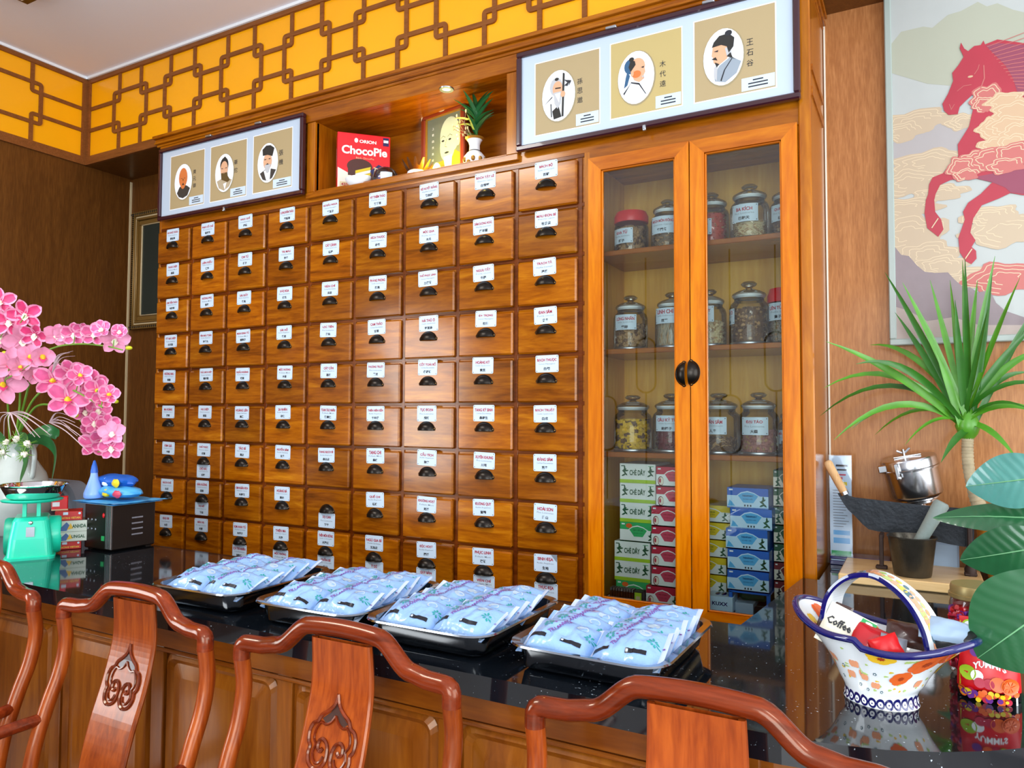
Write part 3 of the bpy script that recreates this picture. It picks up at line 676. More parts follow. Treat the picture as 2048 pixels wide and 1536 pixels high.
for i in range(50): a = i/50; f.ell((x0+(x1-x0)*a, -.03, z0+.013), (.005, .004, .008), 2, 6, 4); f.ell((x0+(x1-x0)*a, -.03, z1-.013), (.005, .004, .008), 2, 6, 4)
f.build('frame', ['frame_gold', 'cream', 'darkbronze'], t)
f = MB(); f.box(x0+.08, x1-.08, -.012, -.002, z0+.08, z1-.08, 0); f.build('picture', ['picture_dark'], t)

# ================================================================ red horse painting
plain('art_sky', '#abb1ae', .5, vary=.03, vscale=6); plain('art_mist', '#a2a694', .5); plain('art_hill', '#a19d9c', .5); plain('art_mountain', '#85787b', .5, vary=.06, vscale=14)
plain('art_cloud', '#b4a288', .5); plain('art_cloud_line', '#c9b898', .5); plain('art_red', '#a32437', .5, vary=.05, vscale=9); plain('art_mane', '#85384f', .5)
plain('art_cream', '#bfa180', .5); plain('art_pink', '#b4625c', .5); plain('art_low', '#a69890', .5, vary=.04); plain('frame_pale', '#9daaa4', .35)
t = thing('horse_painting', 'large painting of a red galloping horse among clouds in a pale frame', 'picture', (3.3, YB, 1.73))
HY = YB-.034
def hp(zx, zy, low=False):   # pixel in the zoom windows -> painting coordinates
    p = onY(1620+zx/3.841, (400 if low else 0)+zy/3.841, HY); return (p.x-3.3, p.z-1.73)
A = lambda *pts: [hp(*p) for p in pts]
fx0 = hp(545, 0)[0]; x_r = 1.62; top = 1.62
frp = (Vector((0, -.03, 0)), X3, Z3, -Y3)
bl = hp(612, 1118, True); wf = .021
f = MB()
for a, b_, c_, d_ in ((bl[0], x_r, bl[1], bl[1]+wf), (bl[0], x_r, top-wf, top), (bl[0], bl[0]+wf, bl[1]+wf, top-wf), (x_r-wf, x_r, bl[1]+wf, top-wf)):
    f.box(a, b_, -.036, 0, c_, d_, 0, .003)
f.build('frame', ['frame_pale'], t)
g = MB(); L_, B_ = bl[0]+wf-.003, bl[1]+wf-.003
g.rect(L_, x_r-wf, B_, top-wf, frp, 0, 0, n0=-.028)
AM = ['art_sky', 'art_mist', 'art_hill', 'art_mountain', 'art_cloud', 'art_cloud_line', 'art_red', 'art_mane', 'art_cream', 'art_pink', 'art_low']
def clipL(pts): return [(max(x, L_), max(z, B_)) for x, z in pts]
def F(m, n, pts): g.flat(clipL(pts), frp, n, m)
xr2 = x_r-wf-.002
F(1, .0004, A((605, 345), (700, 240), (870, 200), (940, 210), (1060, 110), (1160, 80), (1290, 10), (1360, 45), (1440, 20), (1560, 70), (1644, 90))+[(xr2, .95), (xr2, .55)]+A((1644, 700), (900, 640), (605, 560)))
F(2, .0006, A((612, 1100), (760, 1050), (870, 940), (1000, 900), (1100, 930), (1200, 960), (1250, 1200), (1000, 1300), (620, 1300)))
SWN = [0]
def swirl(cx, cz, w, h, m, mL, n, rings=3, low=False):
    SWN[0] += 1; n += SWN[0]*.00009
    c0 = hp(cx, cz, low); s = .00305/3.841*1000/1000
    W_, H_ = w*.00027, h*.00029
    pts = []
    for i in range(40):
        a = 2*PI*i/40; r = 1+.13*math.sin(5*a+cx)+.07*math.sin(9*a+cz)
        pts.append((c0[0]+W_*r*math.cos(a), c0[1]+H_*r*math.sin(a)))
    F(m, n, pts)
    for k in range(rings):
        q = .85-.24*k
        P_ = [(c0[0]+(x-c0[0])*q, c0[1]+(z-c0[1])*q) for x, z in pts]
        P_ = [(max(x, L_+.002), max(z, B_+.002)) for x, z in P_]
        g.ribbon(P_[:30], .0022, frp, None, n+.00004+.00001*k, mL)
for s in [(800, 930, 420, 130, 4, 5), (700, 1010, 260, 120, 4, 5), (1180, 930, 200, 90, 4, 5), (900, 1240, 420, 130, 4, 5), (760, 1400, 380, 160, 4, 5), (1000, 1480, 300, 90, 4, 5)]: swirl(*s, .0008)
for s in [(720, 60, 420, 120, 4, 5), (760, 260, 420, 220, 4, 5), (900, 420, 330, 160, 4, 5), (1000, 500, 300, 120, 4, 5), (1250, 600, 340, 120, 4, 5), (1500, 230, 420, 180, 4, 5), (1500, 600, 400, 170, 9, 5), (1380, 120, 300, 110, 4, 5)]: swirl(*s, .0009, low=True)
lo = lambda *p: [hp(x, y, True) for x, y in p]
F(3, .0026, lo((640, 350), (700, 420), (760, 430), (820, 500), (880, 550), (960, 560), (1060, 555), (1110, 610), (1180, 670), (1230, 670), (1290, 710), (1380, 690), (1430, 790), (1500, 850), (1644, 900))+[(xr2, B_), (L_, B_)])
F(10, .0028, lo((640, 820), (760, 850), (900, 930), (1100, 900), (1300, 960), (1644, 960))+[(xr2, B_), (L_, B_)])
swirl(820, 1010, 260, 60, 4, 5, .0012, low=True)
bodyR = xr2
horse = A((1160, 325), (1185, 372), (1215, 392), (1262, 352), (1312, 345), (1333, 310), (1345, 340), (1440, 302), (1644, 330))+[(.62, .99), (.85, .86), (1.15, .80), (1.4, .74), (1.5, .55), (1.42, .25), (1.3, .30), (1.1, .42), (.9, .47)]+A((1644, 1500), (1540, 1482), (1450, 1525))+lo((1420, 0), (1320, 40), (1255, 140), (1232, 250), (1272, 310), (1242, 360), (1276, 390), (1280, 450), (1240, 492), (1195, 470), (1150, 400), (1140, 290), (1190, 150), (1175, 90), (1215, 20))+A((1310, 1490), (1400, 1400), (1240, 1362), (1080, 1382), (1000, 1420), (965, 1490))+lo((955, 0), (962, 90), (1008, 150), (1026, 225), (985, 282), (900, 215), (880, 100), (890, 0))+A((908, 1490), (915, 1415), (942, 1362), (1022, 1330), (1092, 1240), (1140, 1200), (1135, 1110), (1222, 970), (1252, 840), (1272, 722), (1245, 730), (1200, 770), (1150, 820), (1135, 876), (1065, 882), (1030, 850), (1017, 797), (1060, 720), (1100, 620), (1092, 560), (1140, 500), (1180, 435), (1150, 370))
F(6, .0032, horse)
F(7, .0035, A((1350, 350), (1440, 330), (1644, 345))+[(.55, .95), (.6, .72)]+A((1644, 740), (1590, 700), (1560, 600), (1500, 500), (1430, 430)))
F(7, .0036, A((1250, 1362), (1420, 1330), (1560, 1290), (1644, 1230))+[(.9, .62), (.9, .48)]+A((1644, 1490), (1540, 1478), (1500, 1440), (1400, 1400)))
for i in range(14):
    a = hp(1360+i*18, 360+i*24); b_ = (a[0]+.22, a[1]+.02-.006*i); c_ = (a[0]+.1, a[1]+.022-.004*i)
    g.ribbon([a, c_, b_], .002, frp, None, .0039, 9)
for s in [(1360, 745, 170, 140, 9, 5), (1330, 800, 110, 90, 9, 5), (1500, 770, 200, 90, 8, 5), (1560, 850, 230, 110, 8, 5), (1400, 985, 160, 120, 8, 5), (1520, 960, 220, 110, 8, 5), (1600, 1010, 190, 110, 8, 5), (1420, 1110, 180, 90, 8, 5), (1560, 1100, 180, 110, 8, 5), (1270, 1230, 170, 110, 9, 5), (1400, 1220, 240, 120, 9, 5), (1160, 1290, 150, 130, 9, 5), (1560, 1180, 200, 120, 9, 5), (1200, 1340, 140, 70, 9, 5), (1500, 1270, 200, 90, 9, 5)]: swirl(*s, .0020, rings=2)
g.oval(*hp(1232, 588), .0075, .0035, frp, .0039, 8, 12); g.ribbon(A((1262, 570), (1290, 530), (1300, 495)), .002, frp, None, .0039, 9)
g.ribbon(A((1335, 500), (1340, 600), (1310, 680), (1275, 715)), .003, frp, None, .0039, 9)
for q_ in ([(1070, 800), (1085, 840), (1110, 800)], [(1130, 700), (1180, 660), (1240, 650)]): g.ribbon(A(*q_), .0018, frp, None, .0039, 9)
g.ribbon(lo((935, 215), (985, 140)), .003, frp, None, .0039, 5); g.ribbon(lo((1190, 455), (1245, 375)), .003, frp, None, .0039, 5)
g.build('canvas', AM, t)

# ================================================================ things in the niche
NZ = 2.4815
def atn(px, y): return onY(px, 340, y).x
# biscuit box
plain('choco_red', '#dc0f1e', .3, coat=.2); plain('choco_side', '#8c1024', .4)
TH = .80; p0_ = onY(674, 358, .035); wlo, whi = .1, .4
for _ in range(30):
    wm = (wlo+whi)/2; q_ = proj((p0_.x+wm*math.cos(TH), .035+wm*math.sin(TH), NZ+.1))
    if q_[0] < 780: wlo = wm
    else: whi = wm
Wb = wm; Hb = onY(673, 263, .035).z-NZ
t = thing('biscuit_box', 'red biscuit box with a picture of chocolate pies standing in the lit niche', 'box', (p0_.x, .035, NZ), TH); fr = (Vector((0, 0, 0)), X3, Z3, -Y3)
q = MB(); q.box(0, Wb, 0, .075, 0, Hb, 0, .002)
CM = ['choco_red', 'white', 'brown_choc', 'yellow', 'navy', 'offwhite', 'choco_side', 'ink_red', 'cream', 'rust']
W1, H1 = Wb, Hb
q.flat([(0.002, .002), (W1-.002, .002), (W1-.002, H1*.42), (W1*.7, H1*.14), (W1*.45, H1*.15), (W1*.2, H1*.32), (.002, H1*.4)], fr, .0006, 5)
q.oval(W1*.42, H1*.44, W1*.24, H1*.13, fr, .001, 2, 24); q.rect(W1*.2, W1*.5, H1*.28, H1*.42, fr, .0009, 2)
q.oval(W1*.68, H1*.24, W1*.2, H1*.17, fr, .0008, 2, 24)
for i, (m, hh_) in enumerate(((3, .37), (1, .32), (3, .27))):
    q.flat([(W1*.34, H1*(hh_-.06)), (W1*.62, H1*(hh_+.03)), (W1*.63, H1*(hh_+.08)), (W1*.34, H1*(hh_-.005))], fr, .0016, m)
q.flat([(W1*.62, H1*.38), (W1*.78, H1*.5), (W1*.97, H1*.42), (W1*.92, H1*.3), (W1*.74, H1*.24)], fr, .0018, 4)
q.text('Tình', W1*.78, H1*.385, W1*.22, H1*.09, fr, .0022, 8, True, rot=-.25)
q.text('ChocoPie', W1*.51, H1*.71, W1*.86, H1*.145, fr, .0016, 1, True); q.text('ORION', W1*.57, H1*.87, W1*.32, H1*.055, fr, .0016, 1, True)
q.oval(W1*.35, H1*.88, W1*.035, H1*.04, fr, .0014, 1, 14)
q.text('Bánh ChocoPie', W1*.52, H1*.585, W1*.34, H1*.03, fr, .0016, 8)
q.rect(W1*.86, W1*.97, H1*.83, H1*.97, fr, .001, 4); q.rect(W1*.87, W1*.96, H1*.885, H1*.93, fr, .0014, 1)
q.rect(W1*.05, W1*.33, H1*.05, H1*.16, fr, .0012, 8); q.text('435.6g', W1*.19, H1*.11, W1*.23, H1*.06, fr, .0016, 7, True)
q.text('ChocoPie', 0, 0, Hb*.5, .012, (Vector((0, .036, Hb*.5)), Z3, Y3, -X3), .0006, 1, True)
q.build('carton', CM, t)
# white dish under the box's corner
x = atn(722, .04)
t = MB(); t.lathe([(.035, 0), (.05, .003), (.075, .03), (.08, .045), (.076, .045), (.07, .03), (.045, .008), (0, .007)], 36, (0, 0, 0), 0, cap=True)
o = t.build('dish', ['white'], loc=None); o.location = (x-.005, -.0, NZ); o.scale = (.8, .5, .75); o.location.y = .048-.02; tag(o, 'small white porcelain dish in front of the red biscuit box', 'dish')
# candy tub
x = atn(776, .10)
t = thing('candy_tub', 'clear domed tub of blue wrapped sweets in the niche', 'tub', (x, .085, NZ))
q = MB(); q.lathe([(.045, 0), (.052, .004), (.056, .03), (.05, .055), (.03, .074), (0, .08)], 30, m=0); q.build('dome', ['clear_plastic'], t)
q = MB()
for i in range(26):
    a = random.uniform(0, 2*PI); r = random.uniform(0, .034); z = random.uniform(.008, .048)
    q.ell((r*math.cos(a), r*math.sin(a), z), (.010, .008, .007), random.choice([0, 0, 1, 2]), 7, 5, .4, i)
q.build('sweets', ['blue', 'sky', 'pink_red'], t)
q = MB(); q.grid(lambda u, v: (.0565*math.cos(-1.3+u*.9), .0565*math.sin(-1.3+u*.9), .008+.036*v), 8, 2, 0); q.build('sticker', ['card_white'], t)
# lotus burner
x = atn(834, .10)
t = thing('incense_pot', 'white and gold porcelain incense pot with gilt petals around its rim', 'pot', (x, .10, NZ))
q = MB(); q.lathe([(.022, 0), (.03, .003), (.042, .02), (.04, .038), (.03, .046), (.028, .046), (0, .04)], 28, m=0)
for i in range(10): a = i*PI/5; q.ell((.041*math.cos(a), .041*math.sin(a), .02), (.006, .006, .008), 1, 6, 5)
q.build('bowl', ['white', 'gold_paint'], t)
q = MB(); q.lathe([(.031, .044), (.034, .05), (.03, .058), (.02, .066), (.008, .072), (0, .074)], 24, m=0); q.build('lid', ['gold'], t)
q = MB()
for i in range(12):
    a = i*PI/6
    q.grid(lambda u, v: (math.cos(a+(u-.5)*.5*(1-v*.8))*(.038+.03*v), math.sin(a+(u-.5)*.5*(1-v*.8))*(.038+.03*v), .042+.032*v+.01*v*v), 3, 4, 0)
plain('petal_bronze', '#5c3a18', .35, metal=.4); q.build('petals', ['petal_bronze'], t)
# portrait in wooden frame
plain('port_bg', '#6a7468', .4); plain('port_face', '#bccbb8', .5); plain('port_robe', '#c08a20', .5); plain('glow_bulb', '#ffe08a', .4, emit=2.2); plain('redwood', '#7c2c10', .3, coat=.3)
pa, pb = onY(843, 340, .20), onY(932, 310, .16)
wd = math.hypot(pb.x-pa.x, .04); ht = onY(843, 232, .20).z-NZ
t = thing('portrait_frame', 'wooden-framed portrait of an old bearded sage standing in the niche', 'picture', (pa.x, .215, NZ+.001), math.atan2(-.045, pb.x-pa.x))
f = MB(); w = .024
for a, b_, c_, d_ in ((0, wd, 0, w), (0, wd, ht-w, ht), (0, w, w, ht-w), (wd-w, wd, w, ht-w)): f.box(a, b_, -.02, 0, c_, d_, 0, .004)
for a, b_, c_, d_ in ((w, wd-w, w, w+.005), (w, wd-w, ht-w-.005, ht-w), (w, w+.005, w, ht-w), (wd-w-.005, wd-w, w, ht-w)): f.box(a, b_, -.014, 0, c_, d_, 1)
F3 = (Vector((0, -.02, 0)), X3, Z3, -Y3)
f.flat([(.004, ht-.03), (.004, ht-.004), (.03, ht-.004), (.014, ht-.012)], F3, .0008, 2); f.flat([(wd/2-.02, ht-.012), (wd/2-.008, ht-.016), (wd/2+.01, ht-.016), (wd/2+.02, ht-.01), (wd/2, ht-.006)], F3, .0008, 2)
f.build('frame', ['redwood', 'gold_paint', 'cream'], t)
g = MB(); g.box(w, wd-w, -.006, -.001, w, ht-w, 0); F4 = (Vector((0, -.006, 0)), X3, Z3, -Y3)
cx = wd*.60; cz = ht*.56; sx_ = wd*.26; sz_ = ht*.27
g.flat([(w, w), (wd-w, w), (wd-w, ht*.34), (wd*.75, ht*.42), (wd*.5, ht*.32), (w, ht*.28)], F4, .0006, 2)
g.oval(cx+.01, cz+sz_*.25, sx_*.86, sz_*.9, F4, .001, 1, 26); g.oval(cx-.004, cz-sz_*.25, sx_*.66, sz_*.75, F4, .0011, 1, 24); g.oval(cx+sx_*.86, cz-sz_*.1, sx_*.16, sz_*.28, F4, .0012, 1, 12)
g.flat([(cx-sx_*.4, cz-sz_*.75), (cx+sx_*.35, cz-sz_*.7), (cx+sx_*.3, cz-sz_*1.4), (cx, cz-sz_*1.75), (cx-sx_*.25, cz-sz_*1.4)], F4, .0013, 4)
for ex in (-.45, .15): g.oval(cx+ex*sx_, cz+.05*sz_, sx_*.13, sz_*.05, F4, .0014, 3, 10); g.ribbon([(cx+(ex-.2)*sx_, cz+.2*sz_), (cx+ex*sx_, cz+.3*sz_), (cx+(ex+.22)*sx_, cz+.2*sz_)], .0018, F4, None, .0014, 3)
g.ribbon([(cx-.15*sx_, cz+.1*sz_), (cx-.28*sx_, cz-.25*sz_), (cx-.08*sx_, cz-.3*sz_)], .0016, F4, None, .0014, 3); g.oval(cx-.12*sx_, cz-.56*sz_, sx_*.2, sz_*.05, F4, .0014, 3, 10)
for i in range(6): g.oval(cx+sx_*(.75+.08*(i % 2)), cz+sz_*(.95-.2*i), .004, .005, F4, .0014, 4, 8)
for i, ch in enumerate('上觀自然真好'): g.text(ch, wd*.25, ht*(.78-.085*i), .011, .011, F4, .0014, 4)
g.build('print', ['port_bg', 'port_face', 'port_robe', 'ink_dark', 'white'], t)
# glowing altar lamp
x = atn(874, .12)
t = thing('altar_lamp', 'small glowing amber lamp at the foot of the sage portrait', 'lamp', (x, .12, NZ))
q = MB(); q.lathe([(.018, 0), (.03, .002), (.03, .006), (.012, .01), (.01, .02)], 20, m=0); q.build('base', ['gold'], t)
q = MB(); q.lathe([(.010, .02), (.016, .028), (.019, .045), (.013, .062), (.007, .07), (.0, .071)], 20, m=0); q.build('bulb', ['glow_bulb'], t)
pl = bpy.data.lights.new('lamp_glow', 'POINT'); pl.energy = 4.0; pl.color = (1, .78, .10); pl.shadow_soft_size = .02
lo_ = bpy.data.objects.new('lamp_glow', pl); C.objects.link(lo_); lo_.location = (0, -.03, .05); lo_.parent = t
x = atn(918, .08); q = MB(); q.lathe([(.02, 0), (.03, .006), (.032, .012), (.03, .012), (.01, .005), (0, .005)], 20, m=0); o = q.build('dish', ['white']); o.location = (x, .055, NZ); o.scale = (.8, .8, 1); tag(o, 'tiny white saucer between the portrait and the gilt vase', 'dish')
# downlight recessed in niche ceiling
p = onZ(893, 178, 2.797); t = thing('niche_downlight', 'small recessed downlight in the ceiling of the niche', 'lamp', (p.x, min(p.y, .2), 2.797))
q = MB(); q.lathe([(.018, -.004), (.028, -.004), (.030, 0), (.018, 0)], 24, m=0, cap=False); q.build('ring', ['steel_soft'], t)
plain('led', '#fff2a0', .4, emit=2.5); q = MB(); q.lathe([(0, -.002), (.018, -.002)], 20, m=0, cap=False); q.build('lens', ['led'], t)
pl = bpy.data.lights.new('downlight', 'SPOT'); pl.energy = 5.0; pl.color = (1, .80, .22); pl.spot_size = 2.3; pl.spot_blend = .8; pl.shadow_soft_size = .02
lo_ = bpy.data.objects.new('downlight', pl); C.objects.link(lo_); lo_.location = (0, 0, -.006); lo_.parent = t
# vase with sprig
x = atn(949, .09)
t = thing('porcelain_vase', 'white and gilt porcelain vase holding green leaves and dried twigs in the niche', 'vase', (x, .09, NZ))
q = MB(); prof = [(.026, 0), (.03, .003), (.041, .018), (.046, .034), (.043, .052), (.03, .068), (.022, .074), (.021, .10), (.026, .115), (.038, .128), (.036, .128), (.022, .112), (.018, .08), (0, .07)]
q.lathe(prof, 32, m=0); q.lathe([(.0225, .0745), (.0235, .076), (.0225, .0775)], 28, m=2, cap=False); q.lathe([(.0275, .117), (.0392, .1285), (.0375, .1287), (.035, .126)], 32, m=1, cap=False)
for i in range(12):
    a = i*PI/6+random.uniform(-.1, .1); z = random.choice([.02, .035, .05]); q.ell((.0435*math.cos(a), .0435*math.sin(a), z), (.009, .009, .011), 1, 8, 5)
q.build('body', ['white', 'gold_paint', 'darkbronze'], t)
plain('leaf_dark', '#1d5a2c', .35, vary=.15, vscale=25); plain('twig', '#8c7a5a', .7)
def blade(q, p0, d, ln, w, droop, m=0, n=8, up=Vector((0, 0, 1)), fold=.25, prof=None):
    """strap leaf from p0 heading d, drooping; a folded ribbon of real width"""
    d = Vector(d).normalized(); p = Vector(p0); pts = []; dirs = []
    for i in range(n+1):
        pts.append(p.copy()); dirs.append(d.copy()); p = p+d*(ln/n); d = (d+Vector((0, 0, -droop/n))).normalized()
    vs = []; fs = []
    for i in range(n+1):
        t_ = i/n; ww = w*(prof(t_) if prof else min(1, (t_*5+.35))*(1-t_**2.2))
        sd = dirs[i].cross(up); sd = sd.normalized() if sd.length > 1e-4 else Vector((1, 0, 0))
        nn = sd.cross(dirs[i]).normalized()
        vs += [pts[i]-sd*ww/2+nn*ww*fold, pts[i], pts[i]+sd*ww/2+nn*ww*fold]
    for i in range(n):
        for k in (0, 1): a = i*3+k; fs.append([a, a+1, a+4, a+3])
    q.add(vs, fs, m, True)
q = MB()
for i in range(20):
    a = random.uniform(0, 2*PI); z = .13+.11*(i/20); e = random.uniform(.3, 1.1); blade(q, (.012, -.01, z), (math.cos(a)*1.2, math.sin(a)*.5-.2, e*.8+(i/20)*1.1), random.uniform(.09, .135), .026, .7, 0, 6)
q.tube([(0, 0, .08), (.008, 0, .16), (.012, 0, .24)], .003, 6, 0)
q.build('leaves', ['leaf_dark'], t)
q = MB()
for i in range(7):
    a = Vector((random.uniform(-.7, -.1), random.uniform(-.3, .3), 1)).normalized(); pp = Vector((-.01, 0, .11)); pts = [pp]
    for k in range(6): a = (a+Vector((random.uniform(-.5, .3), random.uniform(-.3, .3), random.uniform(-.15, .2)))).normalized(); pp = pp+a*.022; pts.append(pp)
    q.tube(pts, .0011, 5, 0); q.ell(pts[-1], (.004, .004, .008), 1, 6, 5); q.ell(pts[3], (.003, .003, .007), 1, 6, 5)
q.build('dried_twigs', ['twig', 'cream'], t)
# ================================================================ glass jars behind the doors
plain('c_root', '#b08a5c', .7, vary=.25, vscale=60); plain('c_pale', '#d8c49a', .7, vary=.15, vscale=60); plain('c_twig', '#857058', .8, vary=.3, vscale=60); plain('c_red', '#b8402a', .6, vary=.2, vscale=70)
plain('c_wine', '#6a1420', .5, vary=.2, vscale=70); plain('c_yellow', '#dcb01c', .6, vary=.25, vscale=50); plain('c_brown', '#6c4c30', .7, vary=.3, vscale=50); plain('c_grey', '#a89c88', .7, vary=.25, vscale=50); plain('c_pink', '#a87068', .7, vary=.2, vscale=50)
def card_on_jar(nm, hz, r, w, h, z, ang, parent):
    k = card_mesh(nm, hz, latin[len(nm) % 12], w, h, True)
    k.v = [(r*math.sin(v[0]/r+ang), -r*math.cos(v[0]/r+ang)*1.0+v[1]*math.cos(v[0]/r+ang), v[2]+z) for v in k.v]
    return k.build('name_card', CARD, parent)
def jar(px, pw, shelf, y, htop, label, kind='glass', fill=.6, cm='c_root', shape='lump', card=None, ang=0.0, chz=.5, cw=.085, extra=None):
    z0 = SH[shelf]+.0005
    p = onY(px, 600, y); dep = (Vector((p.x, y, z0))-CAM).dot(FW); r = pw/2/F_PX*dep
    H_ = htop; t = thing('glass_jar' if kind == 'glass' else 'plastic_jar', label, 'jar', (p.x, y, z0))
    hb = H_*(.74 if kind == 'glass' else .82); R_ = r
    q = MB()
    prof = [(R_*.9, 0), (R_*.97, .004), (R_, .015), (R_, hb*.78), (R_*.93, hb*.87), (R_*.78, hb*.93), (R_*.74, hb)]
    q.lathe(prof, 40, m=0); q.lathe([(R_*.9, .006), (0, .006)], 40, m=0, cap=False)
    q.lathe([(R_*.98, .0), (R_*1.005, .002), (R_*1.005, .008), (R_*.98, .010)], 40, m=1, cap=False)
    q.build('jar_body', ['jar_glass', 'steel_soft'] if kind == 'glass' else ['clear_plastic', 'clear_plastic'], t)
    q = MB()
    if kind == 'glass':
        q.lathe([(R_*.72, hb-.012), (R_*.76, hb-.004), (R_*.80, hb+.001), (R_*.86, hb+.004), (R_*.88, hb+.009), (R_*.84, hb+.014), (R_*.55, hb+.024), (R_*.2, hb+.030), (R_*.14, hb+.036), (R_*.16, H_*.9), (R_*.36, H_*.93), (R_*.42, H_*.96), (R_*.30, H_*.992), (0, H_)], 36, m=0)
        q.lathe([(R_*.765, hb-.002), (R_*.80, hb+.004), (R_*.765, hb+.009)], 36, m=1, cap=False)
        q.build('lid', ['jar_glass', 'white'], t)
    else:
        q.lathe([(R_*.98, hb-.012), (R_*1.0, hb-.008), (R_*1.0, hb+.012), (R_*.92, hb+.022), (R_*.88, H_), (0, H_)], 40, m=0)
        q.build('lid', ['red'], t)
    q = MB(); hf = hb*fill; Ri = R_*.84
    q.lathe([(Ri*.86, .009), (Ri*.88, hf*.94), (Ri*.5, hf*.97), (0, hf)], 24, m=0)
    n = 230
    for i in range(n):
        a = random.uniform(-PI*1.15, PI*.15); top = i % 5 == 0
        rr = Ri*(random.uniform(.86, .98) if not top else random.uniform(.1, .9)); zz = random.uniform(.012, hf) if not top else hf*random.uniform(.95, 1.03)
        c = (rr*math.cos(a), rr*math.sin(a), zz); m = 0 if random.random() < .7 else 1
        if shape == 'lump': q.ell(c, (random.uniform(.004, .008), random.uniform(.004, .008), random.uniform(.004, .007)), m, 6, 4, .6, i)
        elif shape == 'berry': q.ell(c, (.0035, .0035, .0025), m, 5, 4, .4, i)
        elif shape == 'petal':
            q.ell(c, (random.uniform(.006, .011), random.uniform(.003, .006), random.uniform(.004, .009)), m, 6, 4, .8, i)
        elif shape == 'twig':
            d = Vector((-math.sin(a), math.cos(a), random.uniform(-.9, .9))).normalized()*random.uniform(.006, .012); q.tube([Vector(c)-d, Vector(c)+d*.1+Vector((0, 0, .002)), Vector(c)+d], random.uniform(.0016, .003), 5, m)
        elif shape == 'stick':
            d = Vector((random.uniform(-.3, .3)*-math.sin(a), 0, 1)).normalized()*hf*.3; q.tube([Vector(c)-d*.8, Vector(c)+d*.8], .0025, 5, m)
    q.v = [(x*min(1, .94*R_/max(1e-6, math.hypot(x, yy))), yy*min(1, .94*R_/max(1e-6, math.hypot(x, yy))), max(.008, min(z, hb*.78))) for x, yy, z in q.v]
    tag(q.build('contents', [cm, {'c_root': 'c_brown', 'c_yellow': 'c_brown', 'c_wine': 'c_brown'}.get(cm, 'c_root')], t), kind='stuff')
    if card: card_on_jar(card[0], card[1], R_*1.004, cw, cw*.64, hb*chz, ang, t)
    return t
jar(1263, 68, 0, .15, .155, 'red-lidded plastic jar of brown seeds, left end of the top shelf', 'plastic', .82, 'c_root', 'lump', ('KHA TỬ', '訶子'), -.25, .48)
jar(1336, 66, 0, .15, .185, 'glass jar of dark twiggy herb beside the red-lidded jar on the top shelf', 'glass', .42, 'c_twig', 'twig', ('MẠCH MÔN ĐÔNG', '麥門冬'), -.05, .62, .095)
jar(1424, 70, 0, .15, .187, 'glass jar filled with orange red petals on the top shelf', 'glass', .86, 'c_red', 'berry', ('HỒNG HOA', '紅花'), -.45, .42)
jar(1501, 76, 0, .14, .195, 'glass jar of pale curled roots with a full view of its card, top shelf', 'glass', .45, 'c_pale', 'twig', ('BA KÍCH', '巴戟天'), -.1, .6, .092)
jar(1578, 70, 0, .16, .18, 'glass jar at the right end of the top shelf, mostly behind the door stile', 'glass', .6, 'c_brown', 'lump', ('QUẾ CHI', '桂枝'), -.2, .6)
jar(1261, 68, 1, .14, .20, 'glass jar of tan dried fruit, left end of the middle shelf', 'glass', .62, 'c_root', 'lump', ('LONG NHÃN', '龍眼'), .0, .66, .085)
jar(1344, 68, 1, .14, .20, 'glass jar of thin grey shavings on the middle shelf beside the tan fruit', 'glass', .72, 'c_grey', 'stick', ('LINH CHI', '靈芝'), -.15, .76, .085)
jar(1420, 64, 1, .14, .20, 'glass jar of ring-shaped pale roots just right of the door handles', 'glass', .56, 'c_pale', 'lump', ('TAM THẤT', '三七'), -.3, .74, .085)
jar(1498, 76, 1, .13, .215, 'largest glass jar on the middle shelf, holding brown lumps, its card turned left', 'glass', .8, 'c_brown', 'lump', ('HÀ THỦ Ô', '何首烏'), -1.25, .6, .08)
jar(1572, 72, 1, .16, .185, 'red-lidded plastic jar at the right end of the middle shelf', 'plastic', .5, 'c_grey', 'lump', ('LIÊN TỬ TÂM', '蓮子心'), -.2, .7, .09)
jar(1265, 76, 2, .13, .20, 'glass jar filled with yellow dried blossoms on the third shelf', 'glass', .93, 'c_yellow', 'petal')
jar(1341, 74, 2, .15, .205, 'glass jar of dark red berries on the third shelf', 'glass', .9, 'c_wine', 'berry', ('CÂU KỶ TỬ', '枸杞子'), .05, .66, .085)
jar(1436, 84, 2, .14, .205, 'glass jar of dark sliced roots, one third full, on the third shelf', 'glass', .34, 'c_brown', 'twig', ('NHÂN SÂM', '人參'), -.05, .62, .09)
jar(1515, 78, 2, .13, .205, 'glass jar of pinkish dried dates on the third shelf', 'glass', .5, 'c_pink', 'lump', ('ĐẠI TÁO', '大棗'), -.05, .62, .09)
jar(1588, 66, 2, .16, .16, 'glass jar at the right end of the third shelf, half behind the door stile', 'glass', .4, 'c_brown', 'lump', ('MÃ TIỀN', '馬錢'), -.6, .5, .07)

